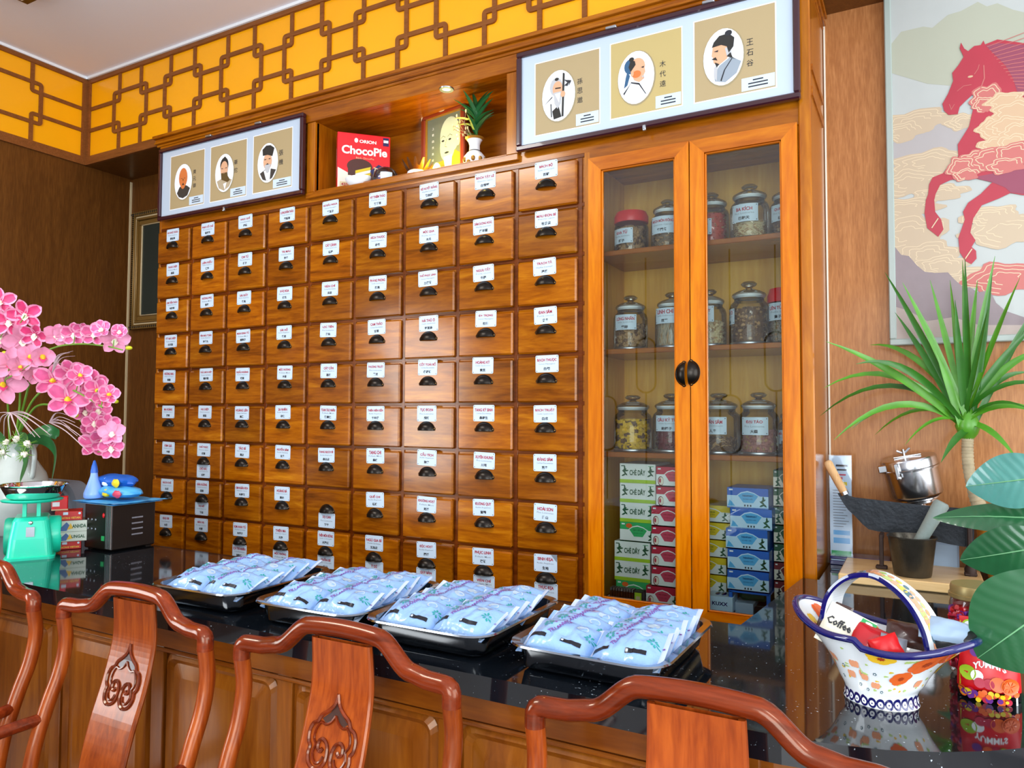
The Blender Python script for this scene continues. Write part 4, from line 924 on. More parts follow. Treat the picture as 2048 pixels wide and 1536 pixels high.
# ================================================================ tea cartons on the cabinet floor
BMATS = ['box_white', 'lime', 'dark_green', 'tea_green', 'crimson', 'deep_red', 'pink_red', 'yellow', 'blue', 'sky', 'pale_blue', 'navy', 'offwhite', 'orange', 'red', 'ink_dark', 'c_yellow', 'white']
def carton_art(kind, w, h, d):
    q = MB(); fr = (Vector((0, 0, 0)), X3, Z3, -Y3)
    base = {'day': 0, 'green': 3, 'red': 4, 'yellow': 7, 'blue': 8, 'dgreen': 2, 'rred': 5}[kind]
    q.box(0, w, 0, d, 0, h, base, .0008); R = lambda a, b_, c_, e, m, n=.0004: q.rect(a*w, b_*w, c_*h, e*h, fr, n, m)
    def leaf(cx, cz, L, a, m):
        ca, sa = math.cos(a), math.sin(a); pts = [(-.5, 0), (-.2, .16), (.2, .15), (.5, 0), (.2, -.15), (-.2, -.16)]
        q.flat([(cx*w+(x*ca-y*sa)*L, cz*h+(x*sa+y*ca)*L) for x, y in pts], fr, .0010, m)
    if kind == 'day':
        R(0, 1, 0, .18, 1); q.text('CHÈ DÂY', .5*w, .57*h, w*.44, h*.34, fr, .001, 2, True)
        for sx in (.14, .86):
            for a, dx, dz in ((.5, 0, .1), (2.6, -.02, .0), (-.7, .03, -.12), (1.6, 0, .2), (3.6, -.03, -.18), (.1, .05, .05)): leaf(sx+dx, .58+dz, h*.26, a, 2)
        R(.04, .14, .85, .9, 2); R(.80, .95, .86, .89, 3)
    else:
        main = {'green': 3, 'red': 4, 'yellow': 7, 'blue': 8, 'dgreen': 2, 'rred': 5}[kind]
        lt = {'green': 0, 'red': 0, 'yellow': 0, 'blue': 10, 'dgreen': 12, 'rred': 12}[kind]
        sh = {'green': 3, 'red': 6, 'yellow': 7, 'blue': 9, 'dgreen': 2, 'rred': 5}[kind]
        ink = {'green': 2, 'red': 5, 'yellow': 2, 'blue': 11, 'dgreen': 2, 'rred': 15}[kind]
        R(0, 1, .0, .62, lt); R(0, 1, 0, .06, main)
        q.flat([(w*.24, h*.62), (w*.34, h*.78), (w*.5, h*.86), (w*.66, h*.78), (w*.8, h*.62), (w*.66, h*.24), (w*.38, h*.24)], fr, .0008, lt)
        q.flat([(w*.27, h*.62), (w*.36, h*.74), (w*.5, h*.8), (w*.65, h*.74), (w*.76, h*.62), (w*.64, h*.28), (w*.40, h*.28)], fr, .0011, sh)
        nm = {'green': 'GIẢO CỔ LAM', 'red': 'HẬU PHÁC', 'yellow': 'HƯƠNG SA', 'blue': 'THEANPHAN 7', 'dgreen': 'DIỆP HẠ', 'rred': 'TRÀ'}[kind]
        q.text(nm, .51*w, .62*h, w*.27, h*.09, fr, .0014, ink, True); q.text('LỤC QUÂN' if kind == 'yellow' else 'trà thảo mộc', .51*w, .46*h, w*.24, h*.08, fr, .0014, ink)
        if kind == 'red': q.oval(w*.14, h*.28, w*.09, h*.24, fr, .001, 5, 20); q.oval(w*.15, h*.28, w*.075, h*.2, fr, .0013, 12, 20); q.oval(w*.12, h*.3, w*.03, h*.12, fr, .0015, 4, 12)
        elif kind == 'blue': q.flat([(w*.02, h*.1), (w*.06, h*.4), (w*.12, h*.3), (w*.2, h*.1)], fr, .001, 9); [q.rect(w*(.42+.07*i), w*(.455+.07*i), h*.10, h*.19, fr, .0012, 15) for i in range(3)]
        elif kind == 'green': q.oval(w*.26, h*.82, w*.09, h*.12, fr, .0014, 13, 12)
        sx = .88 if kind not in ('dgreen', 'rred') else .2
        for a, dx, dz in ((.5, 0, .1), (2.6, -.03, .0), (-.7, .03, -.12), (1.6, 0, .18), (3.6, -.03, -.14)): leaf(sx+dx, .32+dz, h*.28, a, 2 if kind != 'rred' else 15)
        R(.05, .14, .86, .93, 17)
    return q
def stack(entries, x_of, y, w, h, d, labels, z0):
    protos = stack.p
    z = z0
    for i, (kind, px, rz, lab) in enumerate(entries):     # bottom to top
        key = (kind, round(w, 3), round(h, 3))
        x = onY(px, 1100, y).x
        if key not in protos:
            o = carton_art(kind, w, h-.0006, d).build('tea_carton', BMATS); protos[key] = o
        else:
            o = protos[key].copy(); C.objects.link(o)
        o.location = (x, y, z); o.rotation_euler = (0, 0, rz); tag(o, lab, 'box', 'tea cartons in the glazed cabinet'); z += h
stack.p = {}
fl = SH[3]+.0005
ordn = ['lowest', 'second from the bottom', 'third from the bottom', 'fourth from the bottom', 'fifth from the bottom', 'sixth from the bottom', 'topmost', 'highest']
def zt(px, py, y): return onY(px, py, y).z
yW = .10; hW = (zt(1240, 926, yW)-fl)/7; wW = onY(1311, 1000, yW).x-onY(1239.5, 1000, yW).x
stack([('green', 1232, .02, 'green tea carton at the bottom of the left stack, behind the vials'), ('day', 1229, 0, 'white tea carton with leaf sprigs, lowest of its kind in the left stack'), ('day', 1229, .0, 'white tea carton with leaf sprigs just under the mint green carton'),
       ('green', 1240, .0, 'mint green tea carton with an orange sticker between the white ones'), ('day', 1240, 0, 'white tea carton with leaf sprigs resting directly on the mint green carton'), ('day', 1240, 0, 'white tea carton with leaf sprigs, second from the top of the left stack'), ('day', 1240, 0, 'white tea carton with leaf sprigs, topmost of the left stack')], None, yW, wW, hW, .17, None, fl)
yR = .07; hR = (zt(1313, 932, yR+.02)-fl)/7
wR = .115
rr = ['bottom crimson tea carton that juts out furthest left', 'crimson tea carton, second from the bottom of its stack', 'crimson tea carton, third from the bottom of its stack', 'crimson tea carton in the very middle of its stack', 'crimson tea carton, third from the top of its stack', 'crimson tea carton, second from the top of its stack', 'crimson tea carton, topmost of its stack beside the white cartons']
for k_ in range(7): pass
stack([('red', [1292, 1303, 1303, 1303, 1303, 1313, 1313][i], 0, rr[i]) for i in range(7)], None, yR, wR, hR, .17, None, fl)
yY = .12; hY = (zt(1420, 1010, yY)-fl)/6
yn = ['lowest', 'second from the bottom', 'third from the bottom', 'third from the top', 'second from the top', 'topmost']
stack([('yellow', [1372, 1372, 1372, 1376, 1380, 1380][i], 0, 'yellow tea carton behind the right door, %s of its stack' % yn[i]) for i in range(6)], None, yY, .135, hY, .16, None, fl)
# blue basket with five cartons on it
yB = .055; zb0 = zt(1500, 1184, yB); hB = (zt(1500, 976, yB)-zb0)/5; wB = onY(1538, 1000, yB).x-onY(1455, 1000, yB).x
t = thing('storage_bin', 'blue-edged clear plastic bin under the stack of blue cartons', 'bin', (onY(1457, 1190, yB).x, yB, fl))
hbin = zb0-fl-.001
q = MB(); W_ = wB
for a in (0, W_-.012): q.box(a, a+.012, 0, .012, 0, hbin, 0, .002); q.box(a, a+.012, .16, .172, 0, hbin, 0, .002)
q.box(0, W_, 0, .172, hbin-.006, hbin, 0, .001); q.box(0, W_, 0, .172, 0, .006, 0); q.build('frame', ['blue'], t)
q = MB(); q.box(.012, W_-.012, .003, .005, .006, hbin-.006); q.build('front_panel', ['clear_plastic'], t)
q = MB(); q.box(.01, W_*.55, .03, .12, .007, hbin*.5, 0, .002); q.box(W_*.58, W_-.01, .03, .13, .007, hbin*.42, 1, .003); q.box(.02, W_-.02, .06, .15, hbin*.52, hbin*.9, 2, .01)
q.build('packages', ['card_white', 'black', 'dark_green'], t)
bn = ['lowest, standing on the clear bin', 'second from the bottom', 'middle one of five', 'second from the top, shifted right', 'topmost of five']
stack([('blue', [1454, 1455, 1452, 1461, 1455][i], [0, 0, .0, .01, -.02][i], 'blue tea carton, %s' % bn[i]) for i in range(5)], None, yB, wB, hB, .14, None, zb0)
yG = .12; hG = (zt(1560, 940, yG)-fl)/8
gl = [('rred', 'dark red carton at the bottom of the rightmost stack'), ('rred', 'dark red carton, second in the rightmost stack'), ('rred', 'dark red carton just under the dark green ones'), ('dgreen', 'dark green carton resting on the dark red ones'), ('dgreen', 'dark green carton, second of its kind in the rightmost stack'), ('dgreen', 'dark green carton, middle one of the green ones'), ('dgreen', 'dark green carton, next to the topmost'), ('dgreen', 'dark green carton, topmost of the rightmost stack')]
stack([(k, 1548, 0, l) for k, l in gl], None, yG, .075, hG, .15, None, fl)
# vials
p = onY(1214, 1180, .045)
t = thing('vial_tray', 'small open tray packed with amber glass vials', 'tray', (p.x, .045, fl))
q = MB(); q.box(0, .10, 0, .045, 0, .004, 0); q.box(0, .10, 0, .003, 0, .02, 0); q.box(0, .003, 0, .045, 0, .02, 0); q.box(.097, .10, 0, .045, 0, .02, 0); q.build('box', ['card_white'], t)
plain('amber', '#4a2410', .1, coat=.6)
vm = MB(); vm.lathe([(.0045, 0), (.0048, .001), (.0048, .028), (.003, .033), (.003, .036), (.0042, .036), (.0042, .045), (0, .046)], 12, m=0); vm.lathe([(.0043, .0361), (.0045, .040), (.0043, .0455)], 12, m=1, cap=False)
v0 = vm.build('vial', ['amber', 'steel_soft'])
kx = 0
for i in range(9):
    for j in range(3):
        o = v0 if kx == 0 else v0.copy()
        if kx: C.objects.link(o)
        kx += 1; o.location = (p.x+.011+.0098*i, .056+.0115*j, fl+.0045); tag(o, 'small amber vial with metal cap standing in the vial tray', 'vial', 'amber vials in the small tray')
q = MB(); q.box(0, .03, 0, .04, 0, .05, 0, .001); q.rect(.003, .027, .004, .046, (Vector((0, 0, 0)), X3, Z3, -Y3), .0006, 1); q.rect(.008, .022, .01, .034, (Vector((0, 0, 0)), X3, Z3, -Y3), .001, 2)
o = q.build('medicine_box', ['ink_dark', 'lime', 'cream']); o.location = (onY(1268, 1190, .04).x, .038, fl); tag(o, 'small black and yellow-green medicine box beside the vials', 'box')
q = MB(); q.box(0, .085, 0, .075, 0, .065, 0, .001); q.box(.0, .085, 0, .075, .0, .02, 1, .001)
frx = (Vector((0, 0, 0)), X3, Z3, -Y3); frs = (Vector((.085, 0, 0)), Y3, Z3, X3)
q.rect(0, .085, 0, .02, frx, .0006, 1); q.rect(.01, .03, .068, .068, frx, .0006, 1)
for i in range(3): q.ell((.03+.02*i, .04, .066), (.008, .02, .004), 2, 8, 5)
q.text('KUXX', .045, .042, .05, .012, frx, .001, 2, True)
o = q.build('medicine_carton', ['pale_blue', 'blue', 'navy']); o.location = (onY(1412, 1200, .045).x, .045, fl); tag(o, 'open pale blue medicine carton in front of the yellow cartons', 'box')

# ================================================================ granite-topped counter
top = [(WL+.002, -1.21), (3.13, -1.213), (3.2, -1.213), (3.27, -1.204), (3.34, -1.186), (3.41, -1.155), (3.47, -1.117), (3.54, -1.06), (3.62, -.985), (3.75, -.85), (3.95, -.58), (4.12, -.2), (4.2, YB-.002), (3.125, YB-.002), (3.122, -.032), (3.075, -.032), (3.02, -.63), (WL+.002, -.63)]
frt = (Vector((0, 0, 0)), X3, Y3, Z3)
q = MB()
q.prism(top, frt, ZC-.003, ZC, 0); q.prism(top, frt, ZC-.042, ZC-.003, 0)
o = q.build('granite_worktop', ['granite']); tag(o, 'long polished black granite worktop with white flecks on the reception desk', 'countertop')
inner = [(WL+.01, -1.16), (3.18, -1.163), (3.28, -1.15), (3.38, -1.112), (3.48, -1.04), (3.58, -.955), (3.70, -.82), (3.9, -.55), (4.07, -.2), (4.14, YB-.01), (3.14, YB-.01), (3.14, -.06), (3.10, -.06), (3.06, -.66), (WL+.01, -.66)]
desk = thing('reception_desk', 'curved varnished wooden reception desk with raised panels under the granite top', 'desk', (0, 0, 0))
q = MB(); q.prism(inner, frt, 0, ZC-.043, 0)
q.box(WL+.01, 3.16, -1.172, -1.16, .915, ZC-.043, 0, .002); q.box(WL+.01, 3.16, -1.172, -1.16, 0, .16, 0, .002)
q.box(WL+.01, 3.16, -1.178, -1.17, .905, .915, 0, .003)
q.build('desk_body', ['desk_wood_h'], desk)
k = 0; xp = 1.718-.4385*5+.0
while xp < 3.0:
    a, b_ = xp, xp+.392
    q = MB(); q.box(b_+.0, xp+.4385, -1.172, -1.16, .16, .915, 0, .002); q.build('stile', ['desk_wood_v'], desk)
    q = MB(); frd = (Vector((0, -1.16, 0)), X3, Z3, -Y3)
    o1 = rrect(a+.004, b_-.004, .17, .905, .03); o2 = rrect(a+.016, b_-.016, .182, .893, .026); o3 = rrect(a+.028, b_-.028, .194, .881, .022); o4 = rrect(a+.06, b_-.06, .226, .849, .012)
    rings = [(o1, .004), (o2, .013), (o3, .003), (o4, .010)]
    for (pa_, na), (pb_, nb) in zip(rings[:-1], rings[1:]):
        vs = [frd[0]+X3*p[0]+Z3*p[1]-Y3*na for p in pa_]+[frd[0]+X3*p[0]+Z3*p[1]-Y3*nb for p in pb_]; n_ = len(pa_)
        q.add(vs, [[i, (i+1) % n_, n_+(i+1) % n_, n_+i] for i in range(n_)], 0, False)
    q.flat(o4, frd, .010, 0); q.build('raised_panel', ['desk_wood_v'], desk)
    xp += .4385; k += 1

# ================================================================ steel trays with sachets
plain('film', '#8cb4e6', .2, coat=.3, bump=.5, bscale=70, vary=.04, vscale=30); plain('film_white', '#c4d8f0', .25, coat=.4); plain('print_teal', '#2a9a94', .3); plain('print_purple', '#7a4a9c', .3); plain('print_pale', '#a9bfcf', .3); plain('slot', '#10141e', .3)
plain('tray_steel', '#8b9299', .12, metal=1)
def tray_mesh(w, d):
    q = MB(); secs = [(.022, 0), (.012, .004), (.004, .03), (0, .0505), (-.012, .052), (-.0135, .050), (-.012, .0485)]
    secs = [(.03, .0), (.022, .002), (.014, .008), (.004, .049), (-.010, .0515), (-.0125, .0495)]
    inn = [(-.010, .0525), (.006, .050), (.017, .010), (.026, .004), (.034, .003)]
    allr = secs[::-1] if False else secs+inn
    loops = []
    for ins, z in allr:
        r = max(.012, .045-ins); loops.append([(p[0], p[1], z) for p in rrect(-w/2+ins, w/2-ins, -d/2+ins, d/2-ins, r, 6)])
    n = len(loops[0]); vs = [v for l in loops for v in l]; fs = []
    for i in range(len(loops)-1):
        for j in range(n): fs.append([i*n+j, i*n+(j+1) % n, (i+1)*n+(j+1) % n, (i+1)*n+j])
    q.add(vs, fs, 0, True)
    q.add(loops[0], [list(range(n))[::-1]], 0); q.add(loops[-1], [list(range(n))], 0)
    return q
def sachet(seed):
    rnd = random.Random(seed); w, d, h = .150, .112, .029; q = MB()
    def prof(x, y):
        ex = max(0, 1-abs(x/(w/2-.012))**3.2) if abs(x) < w/2-.012 else 0
        ey = max(0, 1-abs(y/(d/2-.006))**2.6) if abs(y) < d/2-.006 else 0
        base = (ex**.55)*(ey**.55)
        nz = noise.noise(Vector((x*16+seed*3, y*20, seed)))*.22+noise.noise(Vector((x*70, y*50+seed, seed*2)))*.06
        crk = abs(noise.noise(Vector((x*34+seed, y*30, 5.5))))*.22+abs(noise.noise(Vector((x*90+seed, y*45, 9.5))))*.12
        edge = .0035*noise.noise(Vector((x*45, y*12, seed)))*(1-base)
        return h*base*(1+nz-crk)+edge
    wob = lambda x, y: (x+.003*noise.noise(Vector((x*9, y*9, seed))), y+.004*noise.noise(Vector((x*14, y*9, seed+3))))
    nx, ny = 44, 32
    def topf(u, v):
        x, y = -w/2+w*u, -d/2+d*v; X, Y = wob(x, y); return (X, Y, .008+prof(x, y))
    def bot(u, v):
        x, y = -w/2+w*(1-u), -d/2+d*v; X, Y = wob(x, y); return (X, Y, .0072-.28*max(0, prof(x, y)))
    q.grid(topf, nx, ny, lambda u, v: 1 if (u < .06 or u > .94) else 0); q.grid(bot, nx//2, ny//2, 0)
    def pat(pts, m, n=.0012):
        """polygon laid on the film"""
        vs = [(wob(x, y)[0], wob(x, y)[1], .008+prof(x, y)+n) for x, y in pts]
        tri = tessellate_polygon([[Vector((x, y, 0)) for x, y in pts]])
        T = []
        for t_ in tri:
            a, b_, c_ = (pts[i] for i in t_); T.append(t_ if (b_[0]-a[0])*(c_[1]-a[1])-(b_[1]-a[1])*(c_[0]-a[0]) > 0 else t_[::-1])
        q.add(vs, T, m)
    def strip(x0, x1, y0, y1, m, k=10):
        for i in range(k): a, b_ = x0+(x1-x0)*i/k, x0+(x1-x0)*(i+1)/k; pat([(a, y0), (b_, y0), (b_, y1), (a, y1)], m)
    strip(-.062, -.024, -.028, -.0195, 3, 14); strip(.008, .048, -.030, -.0215, 3, 14)
    pat([(.010, -.0285), (.0145, -.0285), (.0145, -.024), (.010, -.024)], 1, .0024)
    for (cx, cy_) in ((-.034, .014), (.054, .004)):
        for a in range(8):
            an = a*PI/4+.3; L = rnd.uniform(.008, .014); c2 = (cx+math.cos(an)*L*.7, cy_+math.sin(an)*L*.7); nx_, ny_ = -math.sin(an)*.0022, math.cos(an)*.0022
            pat([(cx+math.cos(an)*.002, cy_+math.sin(an)*.002), (c2[0]+nx_, c2[1]+ny_), (cx+math.cos(an)*L, cy_+math.sin(an)*L), (c2[0]-nx_, c2[1]-ny_)], 2)
        pat([(cx+.014+.003*math.cos(t_*PI/4), cy_+.002+.002*math.sin(t_*PI/4)) for t_ in range(8)], 4)
    vs, fs, x0, x1, y0, y1 = text_geo('TILLANVITA', True, 2)
    L = .062; kx = L/(x1-x0); an = .95; out = []
    for x, y in vs:
        a, b_ = (x-x0)*kx, (y-y0)*kx*1.1; X = -.018+a*math.cos(an)*.8-b_*math.sin(an); Y = -.018+a*math.sin(an)+b_*math.cos(an)
        XX, YY = wob(X, Y); out.append((XX, YY, .008+prof(X, Y)+.0014))
    q.add(out, [list(f) for f in fs], 4)
    pat([(.034+.012*math.cos(t_*PI/6), .022+.009*math.sin(t_*PI/6)) for t_ in range(12)], 5, .001)
    return q
SM = ['film', 'film_white', 'print_teal', 'slot', 'print_purple', 'print_pale']
sach = [sachet(s) for s in (1, 2, 3, 4, 5)]
sach_o = [s.build('herb_sachet', SM) for s in sach]; used_s = [False]*5
RZ = ZC+.052
tr_def = [((303, 1165.7), (472, 1188), (652, 1139)), ((503, 1199), (716, 1230), (895, 1170)), ((730, 1233), (970, 1274), (1130, 1195)), ((1024, 1283), (1315, 1335), (1439, 1238))]
tn = ['leftmost steel tray', 'second steel tray from the left', 'third steel tray from the left', 'rightmost steel tray']
tl = ['shallow stainless tray of sachets, leftmost of four on the counter', 'shallow stainless tray of sachets, second from the left, tucked against its neighbour', 'shallow stainless tray of sachets, third from the left', 'shallow stainless tray of sachets nearest the ceramic basket, rightmost of four']
tray_o = None; TW, TD = .292, .352
for ti, (fl_, frr, br_) in enumerate(tr_def):
    a, b_, c_ = onZ(*fl_, RZ), onZ(*frr, RZ), onZ(*br_, RZ)
    ang = [.035, .02, 0, -.01][ti]
    ex = Vector((math.cos(ang), math.sin(ang), 0)); ey = Vector((-math.sin(ang), math.cos(ang), 0))
    mid = (a+b_)/2; ctr = mid+ey*(TD/2-.008); ctr.z = ZC+.0006
    if ti == 0: tray_o = tray_mesh(TW, TD).build('steel_tray', ['tray_steel']); o = tray_o
    else: o = tray_o.copy(); C.objects.link(o)
    o.location = ctr; o.rotation_euler = (0, 0, ang); tag(o, tl[ti], 'tray')
    rows = 5; rn = ['front', 'second', 'middle', 'fourth', 'rear']
    rnd = random.Random(40+ti)
    for r in range(rows):
        for c in range(2):
            k = (ti*3+r*2+c) % 5
            s_ = sach_o[k] if not used_s[k] else sach_o[k].copy()
            if used_s[k]: C.objects.link(s_)
            used_s[k] = True
            lx = (-.064, .064)[c]+rnd.uniform(-.004, .004); ly = -TD/2+.076+r*.0505+rnd.uniform(-.004, .004)
            tilt = rnd.uniform(.33, .42) if r < 4 else .30; wob_ = (.03, .10, .10, .04)[ti]
            pz = .027+.0005*r+.003*c
            s_.location = ctr+ex*lx+ey*ly+Vector((0, 0, pz+.012)); s_.rotation_euler = (tilt, rnd.uniform(-.05, .05)+.07*(1-2*c), ang+rnd.uniform(-wob_, wob_)*1.2)
            tag(s_, 'pale blue herb sachet, %s row, %s side of the %s' % (rn[r], ('left', 'right')[c], tn[ti]), 'sachet', 'herb sachets on the steel trays')

# ================================================================ chairs
def chair_parts():
    t = thing('armchair', 'x', 'chair')
    zt_ = 1.020
    post = [(0, zt_), (.002, .99), (.009, .93), (-.004, .86), (-.030, .79), (-.058, .70), (-.075, .60), (-.078, .5), (-.066, .40), (-.03, .2), (.0, 0)]
    # top rail
    def zr_(a): return 1.024 if a > .205 else (1.024+.006*((.205-a)/.035) if a > .17 else 1.03+(1-math.cos(min(1, (.17-a)/.085)*PI))/2*.050+(.004*(1-(a/.085)**2) if a < .085 else 0))
    pts = [(x, .018*(1-(x/.268)**2), zr_(abs(x))) for x in [-.246+.492*i/48 for i in range(49)]]
    end = [(.2535, .002, 1.0232), (.2590, .0016, 1.0195), (.2618, .0014, 1.0135), (.2622, .0013, 1.004), (.2620, .0013, .990)]
    pts = [(-x, y, z) for x, y, z in end[::-1]]+pts+end
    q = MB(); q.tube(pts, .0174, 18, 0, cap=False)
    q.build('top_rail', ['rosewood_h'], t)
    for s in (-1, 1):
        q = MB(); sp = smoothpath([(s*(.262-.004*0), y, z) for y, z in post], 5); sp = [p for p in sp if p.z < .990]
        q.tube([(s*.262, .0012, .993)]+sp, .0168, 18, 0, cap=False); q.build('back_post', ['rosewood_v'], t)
    # splat
    sy = [(.012, 1.062), (.016, 1.0), (.012, .95), (-.008, .87), (-.035, .79), (-.058, .70), (-.072, .6), (-.074, .46)]
    sp = smoothpath([(0, y, z) for y, z in sy], 6)
    def wid(z): return .068+.010*max(0, (.95-z)/.5)+.004*math.cos((z-.9)*9)
    q = MB(); th = .006
    vs = []; m_ = len(sp)
    for i, p in enumerate(sp):
        T = (sp[min(i+1, m_-1)]-sp[max(i-1, 0)]).normalized(); N_ = Vector((0, -T.z, T.y)).normalized()
        if N_.y > 0: N_ = -N_
        wv = wid(p.z)
        for k in range(9): x = -wv+2*wv*k/8; bow = .006*(1-(x/wv)**2); vs.append(Vector((x, p.y, p.z))+N_*(th+bow*.0+.0))
        for k in range(9): x = wv-2*wv*k/8; vs.append(Vector((x, p.y, p.z))-N_*th)
    fs = []
    for i in range(m_-1):
        for k in range(18): fs.append([i*18+k, i*18+(k+1) % 18, (i+1)*18+(k+1) % 18, (i+1)*18+k][::-1])
    q.add(vs, [f[::-1] for f in fs], 0, False)
    q.build('splat', ['rosewood_v'], t)
    # raised moulding on the splat's edges
    q = MB()
    for s in (-1, 1):
        e = [Vector((s*wid(p.z), p.y, p.z)) for p in sp]; q.tube(e, .0062, 8, 0)
    q.build('splat_edge', ['rosewood_v'], t)
    # carved cloud motif
    def onsplat(x, z, n):
        for i in range(m_-1):
            if sp[i].z >= z >= sp[i+1].z:
                f_ = (sp[i].z-z)/max(1e-6, sp[i].z-sp[i+1].z); p = sp[i].lerp(sp[i+1], f_); T = (sp[i+1]-sp[i]).normalized(); N_ = Vector((0, -T.z, T.y)).normalized()
                if N_.y > 0: N_ = -N_
                return Vector((x, p.y, z))+N_*(th+n)
        return Vector((x, sp[-1].y, z))
    q = MB(); zc = .892; k_ = .00150
    half = [(0, 46), (-4, 33), (-13, 24), (-22, 18), (-27, 10), (-34, 6), (-38, -3), (-37, -14), (-33, -20), (-34, -28), (-30, -38), (-20, -43), (-10, -40), (-4, -32), (-4, -20), (-8, -12), (-15, -9), (-20, -13), (-20, -20), (-15, -23), (-12, -19)]
    inner = [(0, 20), (-6, 12), (-14, 8), (-22, 9), (-28, 0), (-29, -10), (-25, -17), (-27, -27), (-21, -36), (-13, -35), (-9, -28)]
    for s in (-1, 1):
        for L_, r_ in ((half, .0040), (inner, .0028)):
            P_ = smoothpath([onsplat(s*-x*k_*-1, zc+z*k_, .001) for x, z in L_], 5); q.tube(P_, r_, 6, 0)
    q.build('carving', ['rosewood_h'], t)
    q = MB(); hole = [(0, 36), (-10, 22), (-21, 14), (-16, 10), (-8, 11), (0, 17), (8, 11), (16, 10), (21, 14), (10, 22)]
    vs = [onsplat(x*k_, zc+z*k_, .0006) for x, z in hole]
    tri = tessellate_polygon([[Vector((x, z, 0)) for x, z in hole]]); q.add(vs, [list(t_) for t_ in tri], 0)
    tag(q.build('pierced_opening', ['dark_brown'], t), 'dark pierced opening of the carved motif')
    # seat, arms, legs
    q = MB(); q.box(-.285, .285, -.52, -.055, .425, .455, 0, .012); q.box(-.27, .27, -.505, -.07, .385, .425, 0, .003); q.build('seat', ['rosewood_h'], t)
    for s in (-1, 1):
        q = MB(); q.tube(smoothpath([(s*.262, -.040, .757), (s*.275, -.14, .752), (s*.288, -.30, .742), (s*.290, -.44, .735), (s*.286, -.52, .732)], 6), .0145, 12, 0); q.ell((s*.286, -.52, .732), (.017, .02, .016), 0, 12, 8)
        q.build('armrest', ['rosewood_h'], t)
        q = MB(); q.tube(smoothpath([(s*.288, -.45, .735), (s*.284, -.462, .65), (s*.272, -.48, .55), (s*.268, -.49, .44)], 5), .012, 10, 0); q.build('arm_support', ['rosewood_v'], t)
        q = MB(); q.tube([(s*.268, -.49, .40), (s*.268, -.49, 0)], .0165, 12, 0); q.build('front_leg', ['rosewood_v'], t)
        q = MB(); q.tube([(s*.265, -.49, .12), (s*.262, -.01, .14)], .010, 8, 0); q.build('stretcher', ['rosewood_h'], t)
    q = MB(); q.tube([(-.265, -.49, .10), (.265, -.49, .10)], .010, 8, 0); q.build('stretcher', ['rosewood_h'], t)
    return t
ch = chair_parts(); kd = kids(ch)
cl = ['rosewood armchair furthest left, only its right post and rail end in view', 'rosewood armchair in front of the leftmost steel tray, with a carved splat', 'rosewood armchair in front of the two middle steel trays, carved splat in full view', 'rosewood armchair nearest the camera, in front of the rightmost tray']
for i, (x, y) in enumerate([(1.108, -1.30), (1.765, -1.30), (2.402, -1.30), (3.09, -1.30)]):
    o = ch if i == 0 else dup(ch, ch=kd)
    o.location = (x, y, 0); o['label'] = cl[i]
# ================================================================ right end of the worktop
def T2(px, py, z=ZC): return onZ(px, py, z)
# board under the herb cutter
ZB = ZC+.028
plain('pale_edge', '#cdb283', .4)
bl_, br2 = onZ(1678, 1143, ZB), onZ(1973, 1175, ZB)
yb0 = min(bl_.y, br2.y); x0, x1 = bl_.x, br2.x
yb1 = onZ(1712, 1116, ZB).y
yb1 = min(yb1, .33)
q = MB(); q.box(x0, x1, yb0, yb1, ZC+.001, ZB, 0, .003); o = q.build('wooden_board', ['pale_wood']); tag(o, 'thick pale wooden board carrying the iron herb cutter and mortar', 'board')
# herb cutter: blade traced as a solid 5 mm plate
yk = (yb0+yb1)/2+.05
def kz(zx, zy): p = onY(1620+zx/3.841, 800+zy/3.841, yk); return (p.x, p.z)
t = thing('herb_cutter', 'big dark iron herb-cutting knife with pale wooden handle hinged over the board', 'knife', (x0, yk, ZB))
OFF_ = Vector((x0, yk, ZB))
fk = (Vector((0, 0, 0))-Vector((x0, 0, ZB)), X3, Z3, -Y3)
pts = [kz(*p) for p in [(212, 716), (268, 706), (300, 735), (345, 748), (520, 768), (700, 790), (900, 812), (1120, 828), (1240, 838), (1258, 858), (1262, 960), (1258, 1090), (1190, 1128), (1060, 1105), (950, 1078), (800, 1050), (640, 1022), (520, 1008), (450, 992), (400, 950), (345, 890), (295, 845), (255, 790)]]
q = MB(); q.prism(pts, fk, -.003, .003, 0); q.box(kz(1176, 0)[0]-x0, kz(1186, 0)[0]-x0, -.0055, .0, kz(0, 1120)[1]-ZB, kz(0, 880)[1]-ZB, 1)
q.build('blade', ['iron', 'black'], t)
a, b_ = kz(262, 712), kz(128, 468)
A_ = Vector((a[0]-x0, 0, a[1]-ZB)); B_2 = Vector((b_[0]-x0, 0, b_[1]-ZB)); D_ = (B_2-A_)
q = MB(); q.tube([A_+D_*k for k in (0, .05, .3, .6, .9, .97, 1.0)], [.011, .012, .0125, .013, .014, .012, .007], 16, 0); q.build('handle', ['handle_wood'], t)
q = MB(); q.tube([A_-D_*.06, A_+D_*.03], .0128, 14, 0); q.build('ferrule', ['steel_soft'], t)
for (zx, ztop, nm) in ((553, 1015, 'front'), (1218, 860, 'hinge')):
    c = kz(zx, ztop); X_ = c[0]-x0
    q = MB(); y_ = -.055 if nm == 'front' else -.04
    q.box(X_-.006, X_+.006, y_-.005, y_+.005, .008, c[1]-ZB-.0, 0, .002); q.box(X_-.016, X_+.016, y_-.014, y_+.014, 0, .010, 0, .003)
    q.box(X_-.006, X_+.006, y_, .006, c[1]-ZB-.014, c[1]-ZB, 0, .002)
    if nm == 'hinge': q.ell((X_, y_-.006, .07), (.006, .004, .006), 1, 8, 6); q.lathe([(.014, 0), (.016, .02), (.009, .035), (.012, .05), (.008, .06)], 12, (X_, y_, 0), 0)
    q.build('support_post', ['rust', 'steel_soft'], t)
